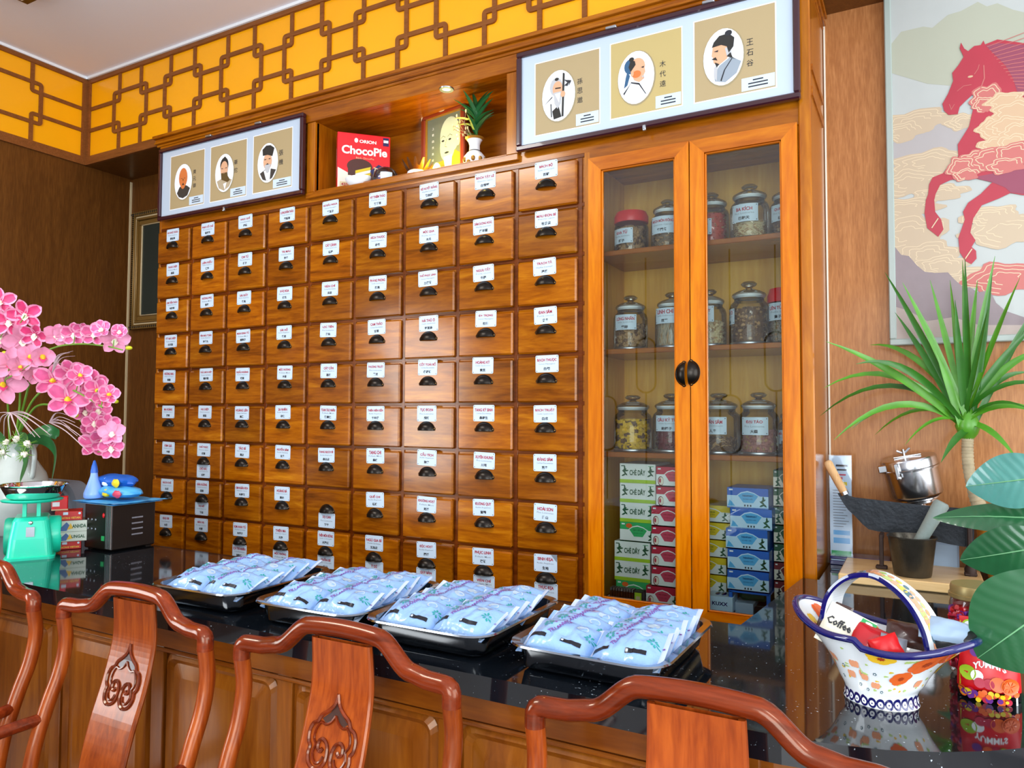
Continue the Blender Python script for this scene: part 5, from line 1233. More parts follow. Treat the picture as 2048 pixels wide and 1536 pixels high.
# mortar and pestle
ym = yb0+.075
def my(px, py, y): p = onY(px, py, y); return p
pc = my(1825, 1140, ym); dep = (pc-CAM).dot(FW); m = dep/F_PX
t = thing('mortar', 'dark bronze tapered mortar standing on the wooden board', 'mortar', (pc.x, ym, ZB+.0005))
hm = my(1827, 1072, ym).z-ZB
R1, R2 = 44*m, 34*m
q = MB(); q.lathe([(R2*.96, 0), (R2, .004), (R2+(R1-R2)*.9, hm*.93), (R1*1.02, hm*.96), (R1*1.03, hm), (R1*.96, hm), (R1*.88, hm*.9), (R2*.8, hm*.2), (0, hm*.15)], 44, m=0)
plain('bronze', '#4d4a42', .32, metal=.8, bump=.15, bscale=90, vary=.2); q.build('bowl', ['bronze'], t)
plain('stone', '#7f8d88', .6, bump=.2, bscale=120, vary=.12)
a, b_ = onY(1838, 1085, ym), onY(1884, 1006, ym)
t2 = thing('pestle', 'heavy grey-green stone pestle leaning out of the bronze mortar', 'pestle', (pc.x, ym, ZB+.03))
q = MB(); o_ = Vector((pc.x, ym, ZB+.03)); A_, B_2 = a-o_, b_-o_; D_ = B_2-A_
q.tube([A_-D_*.25, A_-D_*.15, A_, A_+D_*.5, A_+D_*.97, A_+D_*1.02], [.012, .016, .0165, .0185, .0215, .016], 18, 0); q.build('pestle_body', ['stone'], t2)
# poster card in acrylic stand on black base
yc = .27
p = onZ(1697, 1117, ZC+.03)
t = thing('poster_stand', 'acrylic stand holding a tall printed notice, on a black base beside the cabinet', 'sign', (3.19, .27, ZC))
xa, xb = onY(1661, 1100, yc).x-3.19, onY(1705, 1100, yc).x-3.19; zt0 = onY(1700, 912, yc).z-ZC
q = MB(); q.box(xa, xb, -.001, .001, .028, zt0, 0); fr = (Vector((0, -.001, 0)), X3, Z3, -Y3); W_ = xb-xa; hh_ = zt0-.028
R = lambda a, b_, c_, e, mm: q.rect(xa+W_*a, xa+W_*b_, .028+hh_*c_, .028+hh_*e, fr, .0006, mm)
R(.05, .95, .0, .04, 1); R(.15, .9, .115, .17, 2); R(.15, .9, .20, .245, 2)
for i in range(14): R(.15, .62+.3*((i*7) % 5)/5, .28+.028*i, .288+.028*i, 3)
R(.35, .8, .85, .865, 4); R(.3, .85, .89, .91, 4); R(.3, .75, .8, .815, 5); R(.3, .8, .70, .735, 6); R(.25, .6, .76, .785, 5)
q.build('notice', ['card_white', 'tea_green', 'sky', 'ink_grey', 'ink_dark', 'pink_red', 'yellow'], t)
q = MB(); q.box(xa-.002, xb+.002, -.0035, -.0022, .022, zt0+.003); q.build('acrylic_sheet', ['clear_plastic'], t)
bx0, bx1 = onZ(1640, 1112, ZC+.02).x-3.19, .13
q = MB(); q.box(-.065, .11, -.035, .05, 0, .014, 0, .002); q.box(-.062, .107, -.032, .047, .014, .018, 1, .001); q.box(-.065, .11, -.035, .05, .018, .028, 0, .002); q.build('base', ['navy', 'pale_blue'], t)
# electric grinder, tilted steel drum on a grey base
yg = .27; pg = onY(1833, 965, yg); dep = (pg-CAM).dot(FW); m = dep/F_PX
t = thing('herb_grinder', 'tilted polished steel drum herb grinder with clamp lid and wing nut, on its stand', 'grinder', (pg.x, yg, ZC))
q = MB(); Rr = 50*m; Hh = 56*m
Mt = Matrix.Translation((0, 0, onY(1838, 990, yg).z-ZC)) @ Matrix.Rotation(-.20, 4, 'Y') @ Matrix.Rotation(.10, 4, 'X')
q.M = Mt; q.lathe([(0, -.004), (Rr*.8, -.004), (Rr*.93, 0), (Rr*.97, .006), (Rr*.98, Hh), (Rr*1.02, Hh+.001)], 48, m=0); q.build('drum', ['steel'], t)
q = MB(); q.M = Mt; q.lathe([(Rr*1.0, Hh-.003), (Rr*1.06, Hh-.003), (Rr*1.07, Hh+.002), (Rr*1.03, Hh+.004), (Rr*1.03, Hh+.028), (Rr*.99, Hh+.033), (Rr*.2, Hh+.036), (0, Hh+.036)], 48, m=0); q.build('lid', ['steel'], t)
q = MB(); q.M = Mt
q.box(-Rr*.5, Rr*.5, -.008, .008, Hh+.036, Hh+.040, 0, .001); q.box(-Rr*1.12, -Rr*.2, -Rr*.62, -Rr*.45, Hh+.002, Hh+.026, 0, .003)
q.tube([(-Rr*.1, 0, Hh+.036), (-Rr*.1, 0, Hh+.060)], .005, 10, 0); q.tube([(-Rr*.1-.018, 0, Hh+.058), (-Rr*.1-.006, 0, Hh+.050), (-Rr*.1+.006, 0, Hh+.050), (-Rr*.1+.020, 0, Hh+.062)], .004, 8, 0)
q.box(-Rr*.45-.006, -Rr*.45+.006, -Rr*1.1, -Rr*.95, Hh-.02, Hh+.03, 0, .002); q.ell((-Rr*.42, -Rr*1.06, Hh-.016), (.006, .005, .008), 0, 8, 6)
q.build('clamp', ['steel'], t)
q = MB(); zb = onY(1838, 990, yg).z-ZC
q.M = Mt; q.lathe([(Rr*.75, -.012), (Rr*.8, -.010), (Rr*.8, -.006), (Rr*.6, -.004)], 30, m=0); q.lathe([(Rr*.6, -.022), (Rr*.68, -.020), (Rr*.68, -.014), (Rr*.5, -.012)], 30, m=0); q.tube([(0, 0, -.06), (0, 0, -.004)], .02, 16, 0)
q.build('neck', ['steel'], t)
plain('grey_case', '#8fa6bd', .45)
q = MB(); q.box(-.055, .11, -.05, .05, 0, zb*.42, 0, .006); q.box(-.03, .05, -.035, .035, zb*.42, zb-.055, 1, .004); q.build('motor_base', ['grey_case', 'black'], t)
# orange planter with the spiky dracaena
yp = .215
plain('planter', '#e39a2e', .25, coat=.5); plain('pebble', '#e4ebee', .5); plain('bark', '#a39678', .8, bump=.6, bscale=60, vary=.2)
t = thing('spiky_plant', 'dracaena with long narrow leaves on a ringed pale trunk in an orange planter', 'plant', (3.66, yp, ZC))
q = MB(); zpt = onY(1975, 1028, yp-.08).z-ZC
q.lathe([(.085, 0), (.10, .004), (.125, zpt*.5), (.135, zpt), (.125, zpt), (.12, zpt-.012), (0, zpt-.014)], 40, m=0); q.build('planter', ['planter'], t)
q = MB()
for i in range(60):
    a = random.uniform(0, 2*PI); r = .112*math.sqrt(random.random()); q.ell((r*math.cos(a), r*math.sin(a), zpt-.008+random.uniform(0, .008)), (random.uniform(.009, .015), random.uniform(.007, .012), .008), 0, 8, 6, .3, i)
tag(q.build('pebbles', ['pebble'], t), kind='stuff')
o_ = Vector((3.66, yp, ZC))
tk = [onY(x, y, yp)-o_ for x, y in [(1966, 1028), (1950, 990), (1938, 940), (1935, 900), (1936, 872)]]
q = MB(); tp = smoothpath(tk, 14); rr_ = [.0175*(1+.07*math.sin(i*2.4))*(1.25-.35*min(1, i/20)) for i in range(len(tp))]
q.tube(tp, rr_, 16, 0); q.build('trunk', ['bark'], t)
plain('leaf_bright', '#4a8a1e', .35, vary=.2, vscale=18); plain('leaf_mid', '#2c681a', .35, vary=.2, vscale=18); plain('leaf_tip', '#b59a5a', .5)
crown = tk[-1]
tips = [(1652, 683, 1.2, 0), (1712, 728, 1.0, 0), (1648, 776, 1.1, .05), (1640, 832, 1.3, .1), (1668, 880, 1.0, .1), (1770, 545, 1, .0), (1805, 565, 1, 0), (1790, 625, 1, .1), (1925, 520, 1, 0), (1930, 515, .9, -.05), (1990, 512, 1, .05), (1985, 545, 1, 0), (2040, 555, 1, 0), (1910, 600, 1, -.05), (1870, 700, 1, -.05), (1882, 925, 1.0, -.08), (2035, 920, 1.1, -.06), (2080, 640, 1, 0), (2100, 700, 1, .0), (2110, 780, 1, 0), (2120, 850, 1, -.05), (2080, 600, 1, .08), (1750, 870, .7, .1), (1700, 860, .6, .12), (1955, 560, 1, .1), (1840, 640, 1, .12), (1740, 690, .9, .12), (2060, 820, .8, -.1), (1810, 890, .6, -.05), (2060, 745, 1, .1), (1900, 560, .9, .12), (1975, 620, .8, -.1), (1860, 560, .9, .08)]
q = MB(); q.lathe([(.014, -.01), (.026, .006), (.034, .03), (.026, .055), (.012, .08)], 14, tuple(crown), 2)
for i, (x, y, wv, dy) in enumerate(tips):
    if x < 1720: dy -= .24
    tip = onY(x, y, yp+dy-.03)-o_; st = crown+Vector((random.uniform(-.02, .02), random.uniform(-.02, .02), random.uniform(.015, .06)))
    if tip.y > YB-.03-yp: tip.y = YB-.03-yp
    dd = tip-st; L = dd.length; sag = .30*abs(dd.x)*(1 if tip.z < st.z+.25 else .35)
    pts = []; n = 10
    up_ = Vector((0, 0, 1))
    for k in range(n+1):
        s_ = k/n; pts.append(st+dd*s_+up_*(sag*4*s_*(1-s_)*.8))
    vs = []; w0 = .0195*wv
    for k in range(n+1):
        s_ = k/n; T = (pts[min(k+1, n)]-pts[max(k-1, 0)]).normalized(); view = Vector((-.2, -1, .45)).normalized()
        sd = T.cross(view).normalized(); nn = sd.cross(T).normalized(); w_ = w0*(.75+.9*s_ if s_ < .35 else 1.065)*(1 if s_ < .55 else max(.02, (1-s_)/.45)**.8)
        ang = .5*math.sin(i*1.7); sd = (sd*math.cos(ang)+nn*math.sin(ang)).normalized(); nn = sd.cross(T)
        vs += [pts[k]-sd*w_/2+nn*w_*.16, pts[k], pts[k]+sd*w_/2+nn*w_*.16]
    fs = [[k*3+j, k*3+j+1, k*3+j+4, k*3+j+3] for k in range(n) for j in (0, 1)]
    q.add(vs, fs[:-2] if False else fs, i % 2, True)
lv = q.build('leaves', ['leaf_bright', 'leaf_mid', 'leaf_bright'], t)

# ceramic basket
t = thing('ceramic_basket', 'hand-painted white ceramic basket with cobalt rim, orange flowers and a tall arched handle', 'basket', (0, 0, ZC))
base = onZ(1762, 1424, ZC); yk2 = base.y+.065; pc = onY(1762, 1400, yk2); t.location = (pc.x, yk2, ZC)
o_ = Vector((pc.x, yk2, ZC)); dep = (pc-CAM).dot(FW); m = dep/F_PX
plain('glaze', '#e6edf0', .08, coat=.8); plain('cobalt', '#10135c', .08, coat=.8); plain('paint_orange', '#e0652a', .12, coat=.6); plain('paint_yellow', '#ecc030', .12, coat=.6); plain('paint_peach', '#e8a078', .12, coat=.6); plain('paint_green', '#b5cf7a', .12, coat=.6); plain('paint_teal', '#3c6470', .12, coat=.6); plain('paint_rust', '#a8401c', .12, coat=.6)
GM = ['glaze', 'cobalt', 'paint_orange', 'paint_yellow', 'paint_peach', 'paint_green', 'paint_teal', 'paint_rust', 'white']
# body: elliptical, flaring; rim rises at both ends
ax, ay = 171*m/math.cos(.42)*.96, .088
zr0 = onY(1762, 1310, yk2-.08).z-ZC    # rim height at the front middle
Rb = 70*m
rot = -.42
def rimz(a): return zr0*(1.0+.36*abs(math.cos(a))**2.2+.07*math.exp(-((a+PI/2 if a < PI else a-1.5*PI)/.30)**2))-(.0 if math.cos(a) > 0 else -.01)
def bas(a, s, inset=0):
    # s 0 base .. 1 rim
    f = s**1.9; rx = Rb*(1-.10*math.sin(min(1, s/.28)*PI)*(s < .28))*(1-f)+ax*f; ry = Rb*.92*(1-f)+ay*f
    z = s*rimz(a)
    rx -= inset; ry -= inset
    x, y = rx*math.cos(a), ry*math.sin(a)
    return Vector((x*math.cos(rot)-y*math.sin(rot), x*math.sin(rot)+y*math.cos(rot), z))
q = MB(); NA, NS = 72, 22
q.grid(lambda u, v: bas(2*PI*u, v), NA, NS, 0, True, closeu=True)
q.grid(lambda u, v: bas(-2*PI*u, .04+.96*v, .007)+Vector((0, 0, .006*(1-v))), NA, NS, 0, True, closeu=True)
q.add([bas(2*PI*i/NA, 0) for i in range(NA)], [list(range(NA))[::-1]], 0); q.add([bas(2*PI*i/NA, .04, .007)+Vector((0, 0, .006)) for i in range(NA)], [list(range(NA))], 0)
q.tube([bas(2*PI*i/NA, 1, .0035) for i in range(NA)], .0062, 10, 1, closed=True)
def onb(a, s, n=.0006, inner=False):
    if inner: p = bas(a, .04+.96*s, .007)+Vector((0, 0, .006*(1-s))); e1 = bas(a+.01, .04+.96*s, .007)-p; e2 = bas(a, .04+.96*min(1, s+.01)+1e-4, .007)-p
    else: p = bas(a, s); e1 = bas(a+.01, s)-p; e2 = bas(a, s+.01)-p
    nn = e1.cross(e2).normalized(); return p+nn*(-n if inner else n)
def spot(a0, s0, ra, rs, mm, n=.0006, lob=0, inner=False, k=18, dep_=0):
    c = onb(a0, s0, n, inner); vs = [c]; 
    for ring in (.5, 1.0):
        for i in range(k):
            t_ = 2*PI*i/k; r_ = ring*(1+(.22*math.cos(lob*t_) if lob else 0)); vs.append(onb(a0+ra*r_*math.cos(t_), min(.975, s0+rs*r_*math.sin(t_)), n, inner))
    fs = [[0, 1+i, 1+(i+1) % k] for i in range(k)]+[[1+i, 1+k+i, 1+k+(i+1) % k, 1+(i+1) % k] for i in range(k)]
    if inner: fs = [f[::-1] for f in fs]
    q.add(vs, fs, mm, True)
F_ = -PI/2
# eye border round the foot
q2 = []
for i in range(28):
    a = 2*PI*i/28; spot(a, .09, .115, .085, 1, .0006, k=14); spot(a, .085, .068, .045, 8, .0010, k=12); spot(a, .082, .022, .012, 1, .0014, k=8)
rnd = random.Random(3)
def flower(a, s, r, mm, ce, inner=False):
    for k in range(6): an = k*PI/3+a; spot(a+.55*r*math.cos(an)*1.6, s+.55*r*math.sin(an), r*.62*1.5, r*.58, mm, .0008+.0001*k, 0, inner, 10)
    spot(a, s, r*.3*1.5, r*.3, ce, .0018, 8, inner, 16)
for k in range(70):
    a = F_+rnd.uniform(-1.7, 1.7); s = rnd.uniform(.3, .92); spot(a, s, rnd.uniform(.02, .05), rnd.uniform(.012, .025), 5 if rnd.random() < .75 else 3, .0005, 3, False, 9)
for a, s, r, mm in ((F_+.95, .78, .15, 2), (F_+.70, .55, .11, 2), (F_+.30, .92, .10, 3), (F_+1.35, .85, .13, 2), (F_-1.5, .8, .12, 3), (F_+1.7, .6, .1, 3)): flower(a, s, r, mm, 7)
for a, s in ((F_-.55, .62), (F_-.75, .50), (F_-.10, .62), (F_+.05, .50), (F_-.22, .45), (F_+.28, .40), (F_-.95, .62), (F_+1.2, .4), (F_-1.25, .55)):
    for k in (-1, 0, 1): spot(a+k*.05, s, .042, .055, 4, .0010+.0002*k, 0, False, 10)
for a, s in ((F_-.5, .36), (F_+.12, .3), (F_+.42, .3), (F_-.05, .32), (F_-.35, .55), (F_+.25, .6), (F_-.85, .38)): spot(a, s, .03, .025, 6, .0009, 5, False, 15); spot(a, s, .016, .013, 0, .0012, 5, False, 15)
for a, s in ((F_-.9, .86), (F_-.8, .80)): spot(a, s, .06, .02, 6, .0012, 0, False, 12)
for a, s, r, mm in ((PI-.25, .8, .13, 2), (PI+.35, .75, .12, 3), (PI*.5+.45, .8, .13, 3), (PI*.5-.05, .86, .12, 3), (PI*.5-.5, .8, .12, 2), (PI*.75, .82, .1, 2), (.3, .8, .13, 2)): flower(a, s, r, mm, 7, True)
q.build('bowl', GM, t)
# handle
hl, hr_ = onY(1662, 1215, yk2)-o_, onY(1884, 1300, yk2)-o_
TR = math.tan(rot)
def onH(px, py):
    y_ = yk2
    for _ in range(8): p_ = onY(px, py, y_); y_ = yk2+(p_.x-o_.x)*TR
    return p_-o_
mid_ = [onH(x, y) for x, y in [(1660, 1235), (1668, 1192), (1690, 1163), (1722, 1148), (1762, 1152), (1806, 1180), (1838, 1215), (1862, 1258), (1874, 1302)]]
hp_ = smoothpath(mid_, 6); q = MB(); n = len(hp_); prevt = None; vs = []; 
E1 = Vector((math.cos(rot), math.sin(rot), 0)); E2 = Vector((-math.sin(rot), math.cos(rot), 0)); ctr_ = Vector((0, 0, .10))
ups = []
for i, p in enumerate(hp_):
    T = (hp_[min(i+1, n-1)]-hp_[max(i-1, 0)]).normalized(); N_ = T.cross(E2).normalized()
    if N_.dot(p-ctr_) < 0: N_ = -N_
    ups.append(N_); wd_ = .019+.012*abs(i/n-.45)*2; th_ = .0042
    for (y_, k_) in ((-wd_, -th_), (-wd_*1.03, 0), (-wd_, th_), (wd_, th_), (wd_*1.03, 0), (wd_, -th_)): vs.append(p+E2*y_+N_*k_)
for i in range(n-1):
    for k in range(6):
        mm = 1 if k in (0, 1, 3, 4) else 0
        q.add([vs[i*6+k], vs[i*6+(k+1) % 6], vs[(i+1)*6+(k+1) % 6], vs[(i+1)*6+k]], [[0, 1, 2, 3]], mm, True)
for i in range(2, n-1, 2):
    p, up_ = hp_[i], ups[i]; T = (hp_[min(i+1, n-1)]-hp_[max(i-1, 0)]).normalized()
    for j, (dy_, r_) in enumerate(((-.008, .010), (.006, .006), (.0, .0))):
        if r_ <= 0: continue
        mm = [4, 5, 4, 3, 6, 4][(i//2+j) % 6]; c = p+up_*(.0048+.0002*j)+E2*dy_; k = 10
        q.add([c]+[c+T*(r_*math.cos(2*PI*jj/k))+E2*(r_*.8*math.sin(2*PI*jj/k)) for jj in range(k)], [[0, 1+jj, 1+(jj+1) % k] for jj in range(k)], mm)
q.build('handle', GM, t)
# wrapped sweets in the basket
def packet(name, lab, px, py, y, w, h, d, rot_, mats, art=None, rz=0):
    p = onY(px, py, y); q = MB(); seed = px
    def pf(x, z): 
        ex = max(0, 1-abs(x/(w/2))**3)**.6; ez = max(0, 1-abs(z/(h/2))**3)**.6; return d*ex*ez*(1+.3*noise.noise(Vector((x*60, z*60, seed))))
    q.grid(lambda u, v: (w*(u-.5), -pf(w*(u-.5), h*(v-.5))-.0006, h*(v-.5)), 14, 14, 0); q.grid(lambda u, v: (-w*(u-.5), pf(w*(u-.5), h*(v-.5)), h*(v-.5)), 14, 14, 0)
    if art: art(q, pf)
    o = q.build(name, mats); o.location = p; o.rotation_euler = rot_; tag(o, lab, 'packet'); return o
plain('wrap_cream', '#e9e6d2', .3, coat=.3); plain('wrap_beige', '#c9b48c', .3, coat=.3); plain('wrap_red', '#b3121e', .25, coat=.4); plain('wrap_brown', '#3c1c12', .25, coat=.4); plain('wrap_silver', '#9aa0ac', .25, metal=.5); plain('wrap_green', '#1f9a50', .3)
def art1(q, pf):
    fr = (Vector((0, 0, 0)), X3, Z3, -Y3)
    def lay(t_, cx, cz, w, h, m):
        vs, fs, x0, x1, y0, y1 = text_geo(t_, True); k1, k2 = w/(x1-x0), h/(y1-y0)
        out = [(cx+(x-(x0+x1)/2)*k1, 0, cz+(y-(y0+y1)/2)*k2) for x, y in vs]; q.add([(x, -pf(x, z)-.0022, z) for x, _, z in out], [list(f) for f in fs], m)
    lay('Coffee', -.010, .006, .046, .015, 2); lay('Joy', .004, -.018, .026, .014, 2)
    q.add([(x, -pf(x, z)-.0018, z) for x, z in ((.018, .02), (.042, .02), (.042, .034), (.018, .034))], [[0, 1, 2, 3]], 1)
packet('coffee_sachet', 'cream and green coffee sweet packet with black lettering in the ceramic basket', 1690, 1262, yk2-.005, .082, .072, .010, (-.45, .30, -.35), ['wrap_cream', 'wrap_green', 'ink_dark'], art1)
packet('coffee_sachet', 'brown and tan packet wedged behind the cream coffee packet in the basket', 1668, 1240, yk2+.03, .05, .065, .008, (-.3, .35, .2), ['wrap_brown'])
packet('sweet_packet', 'shiny crimson wrapped sweet in the middle of the basket', 1748, 1285, yk2-.02, .07, .055, .012, (-.7, .35, .0), ['wrap_red'])
packet('sweet_packet', 'smaller bright red wrapped sweet beside the silver one in the basket', 1772, 1293, yk2-.045, .045, .035, .010, (-.5, -.4, .2), ['red'])
packet('sweet_packet', 'silver and white twisted sweet at the front of the basket', 1786, 1290, yk2-.04, .04, .03, .008, (-.5, .2, .1), ['wrap_silver'])
packet('sweet_packet', 'dark maroon wrapped sweet under the arch of the basket handle', 1815, 1270, yk2+.005, .065, .045, .012, (-.7, .1, .0), ['wrap_brown'])
packet('biscuit_packet', 'grey silver biscuit packet with dark stripe at the right end of the basket', 1890, 1262, yk2-.03, .075, .045, .014, (-.9, .12, .05), ['grey_case'])
packet('biscuit_packet', 'black glossy packet under the silver biscuit packet at the right end', 1905, 1280, yk2-.035, .07, .028, .010, (-.9, -.2, .05), ['black'])

# fruit sweets bag in front of a jar
yq = onZ(1975, 1402, ZC).y+.02; pc = onY(1978, 1395, yq); dep = (pc-CAM).dot(FW); m = dep/F_PX
t = thing('sweets_bag', 'red fruit sweets bag with white lettering standing beside the ceramic basket', 'bag', (pc.x, yq, ZC))
W_, H_ = 108*m, onY(1978, 1238, yq).z-ZC
def bagp(x, z): return .030*max(0, 1-abs(x/(W_/2))**3)**.6*(max(0, 1-(max(0, z/H_-.12)/.88)**1.6)+.05)*(1+.12*noise.noise(Vector((x*30, z*30, 4))))
def bx(u, v): w_ = W_*(1-.12*v+.03*math.sin(v*7)); return w_*(u-.5), H_*v
q = MB()
q.grid(lambda u, v: (bx(u, v)[0], -bagp(*bx(u, v))*(.35+.65*min(1, v*6)), bx(u, v)[1]+.001), 20, 26, lambda u, v: 1 if v < .13 else 0); q.grid(lambda u, v: (-bx(u, v)[0], bagp(*bx(u, v)), bx(u, v)[1]+.001), 12, 12, 1)
def lay(pts, mm, n=.0012):
    vs = [(x, -bagp(x, z)-n, z) for x, z in pts]; tri = tessellate_polygon([[Vector((x, z, 0)) for x, z in pts]]); T = []
    for t_ in tri:
        a, b_, c_ = (pts[i] for i in t_); T.append(t_ if (b_[0]-a[0])*(c_[1]-a[1])-(b_[1]-a[1])*(c_[0]-a[0]) > 0 else t_[::-1])
    q.add(vs, T, mm)
def ov(cx, cz, r, mm, n=.0014, k=14): lay([(W_*cx+r*math.cos(2*PI*i/k), H_*cz+r*math.sin(2*PI*i/k)) for i in range(k)], mm, n)
cols = [2, 3, 4, 5, 6, 7]
rnd = random.Random(9)
for i in range(46): ov(rnd.uniform(-.46, .46), rnd.uniform(.015, .13), W_*rnd.uniform(.03, .06), rnd.choice([2, 3, 4, 5, 8]), .0015+i*.00004)
ov(-.34, .34, W_*.13, 6, .004); ov(-.2, .32, W_*.10, 9, .0036); ov(-.16, .24, W_*.09, 5, .0042); ov(-.02, .24, W_*.09, 5, .0041); ov(.12, .25, W_*.13, 2, .0045); ov(.31, .235, W_*.145, 4, .005); ov(.31, .235, W_*.115, 2, .0056)
for k_ in range(8):
    an = k_*PI/4; r_ = W_*.10; lay([(W_*.31+r_*.15*math.cos(an), H_*.235+r_*.15*math.sin(an)), (W_*.31+r_*math.cos(an-.3), H_*.235+r_*math.sin(an-.3)), (W_*.31+r_*math.cos(an+.3), H_*.235+r_*math.sin(an+.3))], 4, .0062)
for (x, z, r, mm) in ((-.22, .60, .08, 8), (-.05, .615, .08, 4), (.08, .60, .07, 5), (.2, .60, .07, 6), (-.3, .90, .11, 6), (-.30, .90, .08, 9), (.3, .62, .07, 2)): ov(x, z, W_*r, mm, .003)
lay([(-W_*.45, H_*.13), (-W_*.42, H_*.95), (-W_*.44, H_*.95), (-W_*.47, H_*.13)], 3); lay([(W_*.40, H_*.0), (W_*.40, H_*.9), (W_*.43, H_*.9), (W_*.43, H_*.0)], 9)
vs, fs, x0_, x1_, y0_, y1_ = text_geo("YUMMI'S", True); kx = W_*.52/(x1_-x0_)
out = [((x-(x0_+x1_)/2)*kx, H_*.43+(y-y0_)*kx*1.2-.8*abs((x-(x0_+x1_)/2)*kx)**2*18) for x, y in vs]; out = [(x, -bagp(x, z)-.0030, z+.35*x*x/W_) for x, z in out]; q.add(out, [list(f) for f in fs], 9)
q.build('bag_body', ['red', 'black', 'orange', 'yellow', 'orange', 'crimson', 'lime', 'pink_red', 'purple', 'white'], t)
yj = yq+.12; pc = onY(1955, 1300, yj); dep = (pc-CAM).dot(FW); m = dep/F_PX; Rj = 52*m; Hj = onY(1955, 1180, yj-Rj).z-ZC
t = thing('sweets_jar', 'clear plastic jar of red sweets with a brassy screw lid behind the fruit sweets bag', 'jar', (onY(1960, 1300, yj).x, yj, ZC+.0005))
q = MB(); q.lathe([(Rj*.92, 0), (Rj, .006), (Rj, Hj*.80), (Rj*.93, Hj*.86)], 40, m=0); q.build('jar_body', ['clear_plastic'], t)
q = MB(); q.lathe([(Rj*.98, Hj*.85), (Rj*1.02, Hj*.86), (Rj*1.02, Hj*.90), (Rj*.97, Hj*.905), (Rj*.97, Hj*.965), (Rj*.93, Hj), (0, Hj)], 40, m=0)
plain('brass_lid', '#9c8a58', .35, metal=.5); q.build('lid', ['brass_lid'], t)
q = MB(); q.lathe([(Rj*.86, .01), (Rj*.88, Hj*.76), (0, Hj*.78)], 24, m=0)
for i in range(160):
    a = random.uniform(-PI, PI*.1); q.ell((Rj*.88*math.cos(a), Rj*.88*math.sin(a), random.uniform(.015, Hj*.76)), (.009, .009, .007), i % 3 if i % 7 else 3, 7, 5, .3, i)
tag(q.build('sweets', ['crimson', 'wrap_red', 'crimson', 'purple'], t), kind='stuff')

# broad-leaved plant reaching in from the right
plain('leaf_deep', '#1f5a34', .28, coat=.3, vary=.15, vscale=14); plain('leaf_blue', '#4f8f86', .25, coat=.3, vary=.12, vscale=14); plain('vein', '#6fae7a', .4)
t = thing('broad_leaf_plant', 'plant with large glossy ribbed leaves reaching in from the right edge', 'plant', (3.92, -.30, ZC))
o_ = Vector((3.92, -.30, ZC))
q = MB(); q.lathe([(.06, 0), (.075, .004), (.09, .12), (.1, .13), (.09, .13), (.085, .115), (0, .112)], 32, m=0); q.build('pot', ['white'], t)
def bigleaf(tip, base, w, mm, cup_=.12, pk=.72, roll=0.0):
    """leaf blade between base (stalk end) and tip, width w, with ribs"""
    q = MB(); A_, B_2 = Vector(base), Vector(tip); D_ = B_2-A_; L = D_.length; T = D_.normalized()
    view = (CAM-(A_+B_2)/2-o_).normalized(); sd = T.cross(view).normalized(); nn = sd.cross(T).normalized()
    if nn.dot(view) < 0: nn = -nn
    sd2 = (sd*math.cos(roll)+nn*math.sin(roll)); nn2 = (nn*math.cos(roll)-sd*math.sin(roll))
    def P_(u, v):
        s_ = u; prof_ = math.sin(PI*min(1, s_**pk))**.75 if 0 < s_ < 1 else 0
        x = (v-.5)*2; half = w/2*prof_
        rib = .0007*math.cos((s_*L-abs(x)*half*.6)*2*PI/.020)*(abs(x) < .95)
        return A_+D_*s_+sd2*(half*x)+nn2*(-cup_*w*(abs(x)**1.4)*prof_+.05*L*math.sin(PI*s_)+rib*prof_)
    q.grid(lambda u, v: P_(u, v), 48, 20, 0, True)
    q.tube([P_(i/20, .5)+nn2*.0012 for i in range(21)], [.0024*(1-i/24) for i in range(21)], 6, 1)
    o = q.build('leaf', [mm, 'vein'], t)
    for s_ in (0,):
        pass
    return P_(0, .5)
def L3(px, py, y): return onY(px, py, y)-o_
stalks = []
stalks.append(bigleaf(L3(1931, 973, -.35), L3(2120, 950, -.40), .125, 'leaf_blue', .05, pk=.9))
stalks.append(bigleaf(L3(1920, 1120, -.38), L3(2130, 1085, -.42), .115, 'leaf_deep', .04, pk=.95, roll=.15))
stalks.append(bigleaf(L3(1865, 1036, -.30), L3(2110, 1040, -.35), .075, 'leaf_deep', .05, roll=-.45))
stalks.append(bigleaf(L3(1955, 1316, -1.0), L3(2200, 1140, -1.02), .155, 'leaf_deep', .03, pk=1.25, roll=.05))
q = MB()
for s_ in stalks: q.tube(smoothpath([s_, s_*.6+Vector((.04, 0, .06)), Vector((0, 0, .12))], 8), .004, 8, 0)
q.build('stalks', ['leaf_mid'], t)
# ================================================================ left end of the worktop
plain('scale_green', '#18d2ac', .35, coat=.2); plain('scale_dark', '#0a9a7c', .4)
# spring scale with pan
fr_ = onZ(118, 1128, ZC); flp = onZ(-40, 1168, ZC)
xs, ys = onZ(60, 1128, ZC).x, onZ(60, 1128, ZC).y
ys = -.98; pc = onY(58, 1100, ys); dep = (pc-CAM).dot(FW); m = dep/F_PX
t = thing('spring_scale', 'turquoise green spring scale with a shallow stainless pan', 'scale', (pc.x, ys, ZC)); t.rotation_euler = (0, 0, 1.02)
o_ = Vector((pc.x, ys, ZC)); S_ = lambda px, py, y=ys: onY(px, py, y)-o_
mL = m/1.19; zt_ = S_(60, 1032).z; za = S_(60, 1003).z; zp = S_(60, 998).z
x0, x1 = S_(20, 1100).x, S_(110, 1100).x
q = MB(); w0 = 43*mL; cx = 4*mL
def rr2(hx, hy, r, cx_=0, cy_=0): return [(p[0]+cx_, p[1]+cy_) for p in rrect(-hx, hx, -hy, hy, r, 5)]
loops = [(w0*1.18, .105, 0), (w0*1.18, .105, .008), (w0*1.08, .095, .010), (w0*1.0, .09, zt_*.5), (w0*.86, .077, zt_*.92), (w0*.76, .068, zt_), (w0*.5, .05, zt_+.002)]
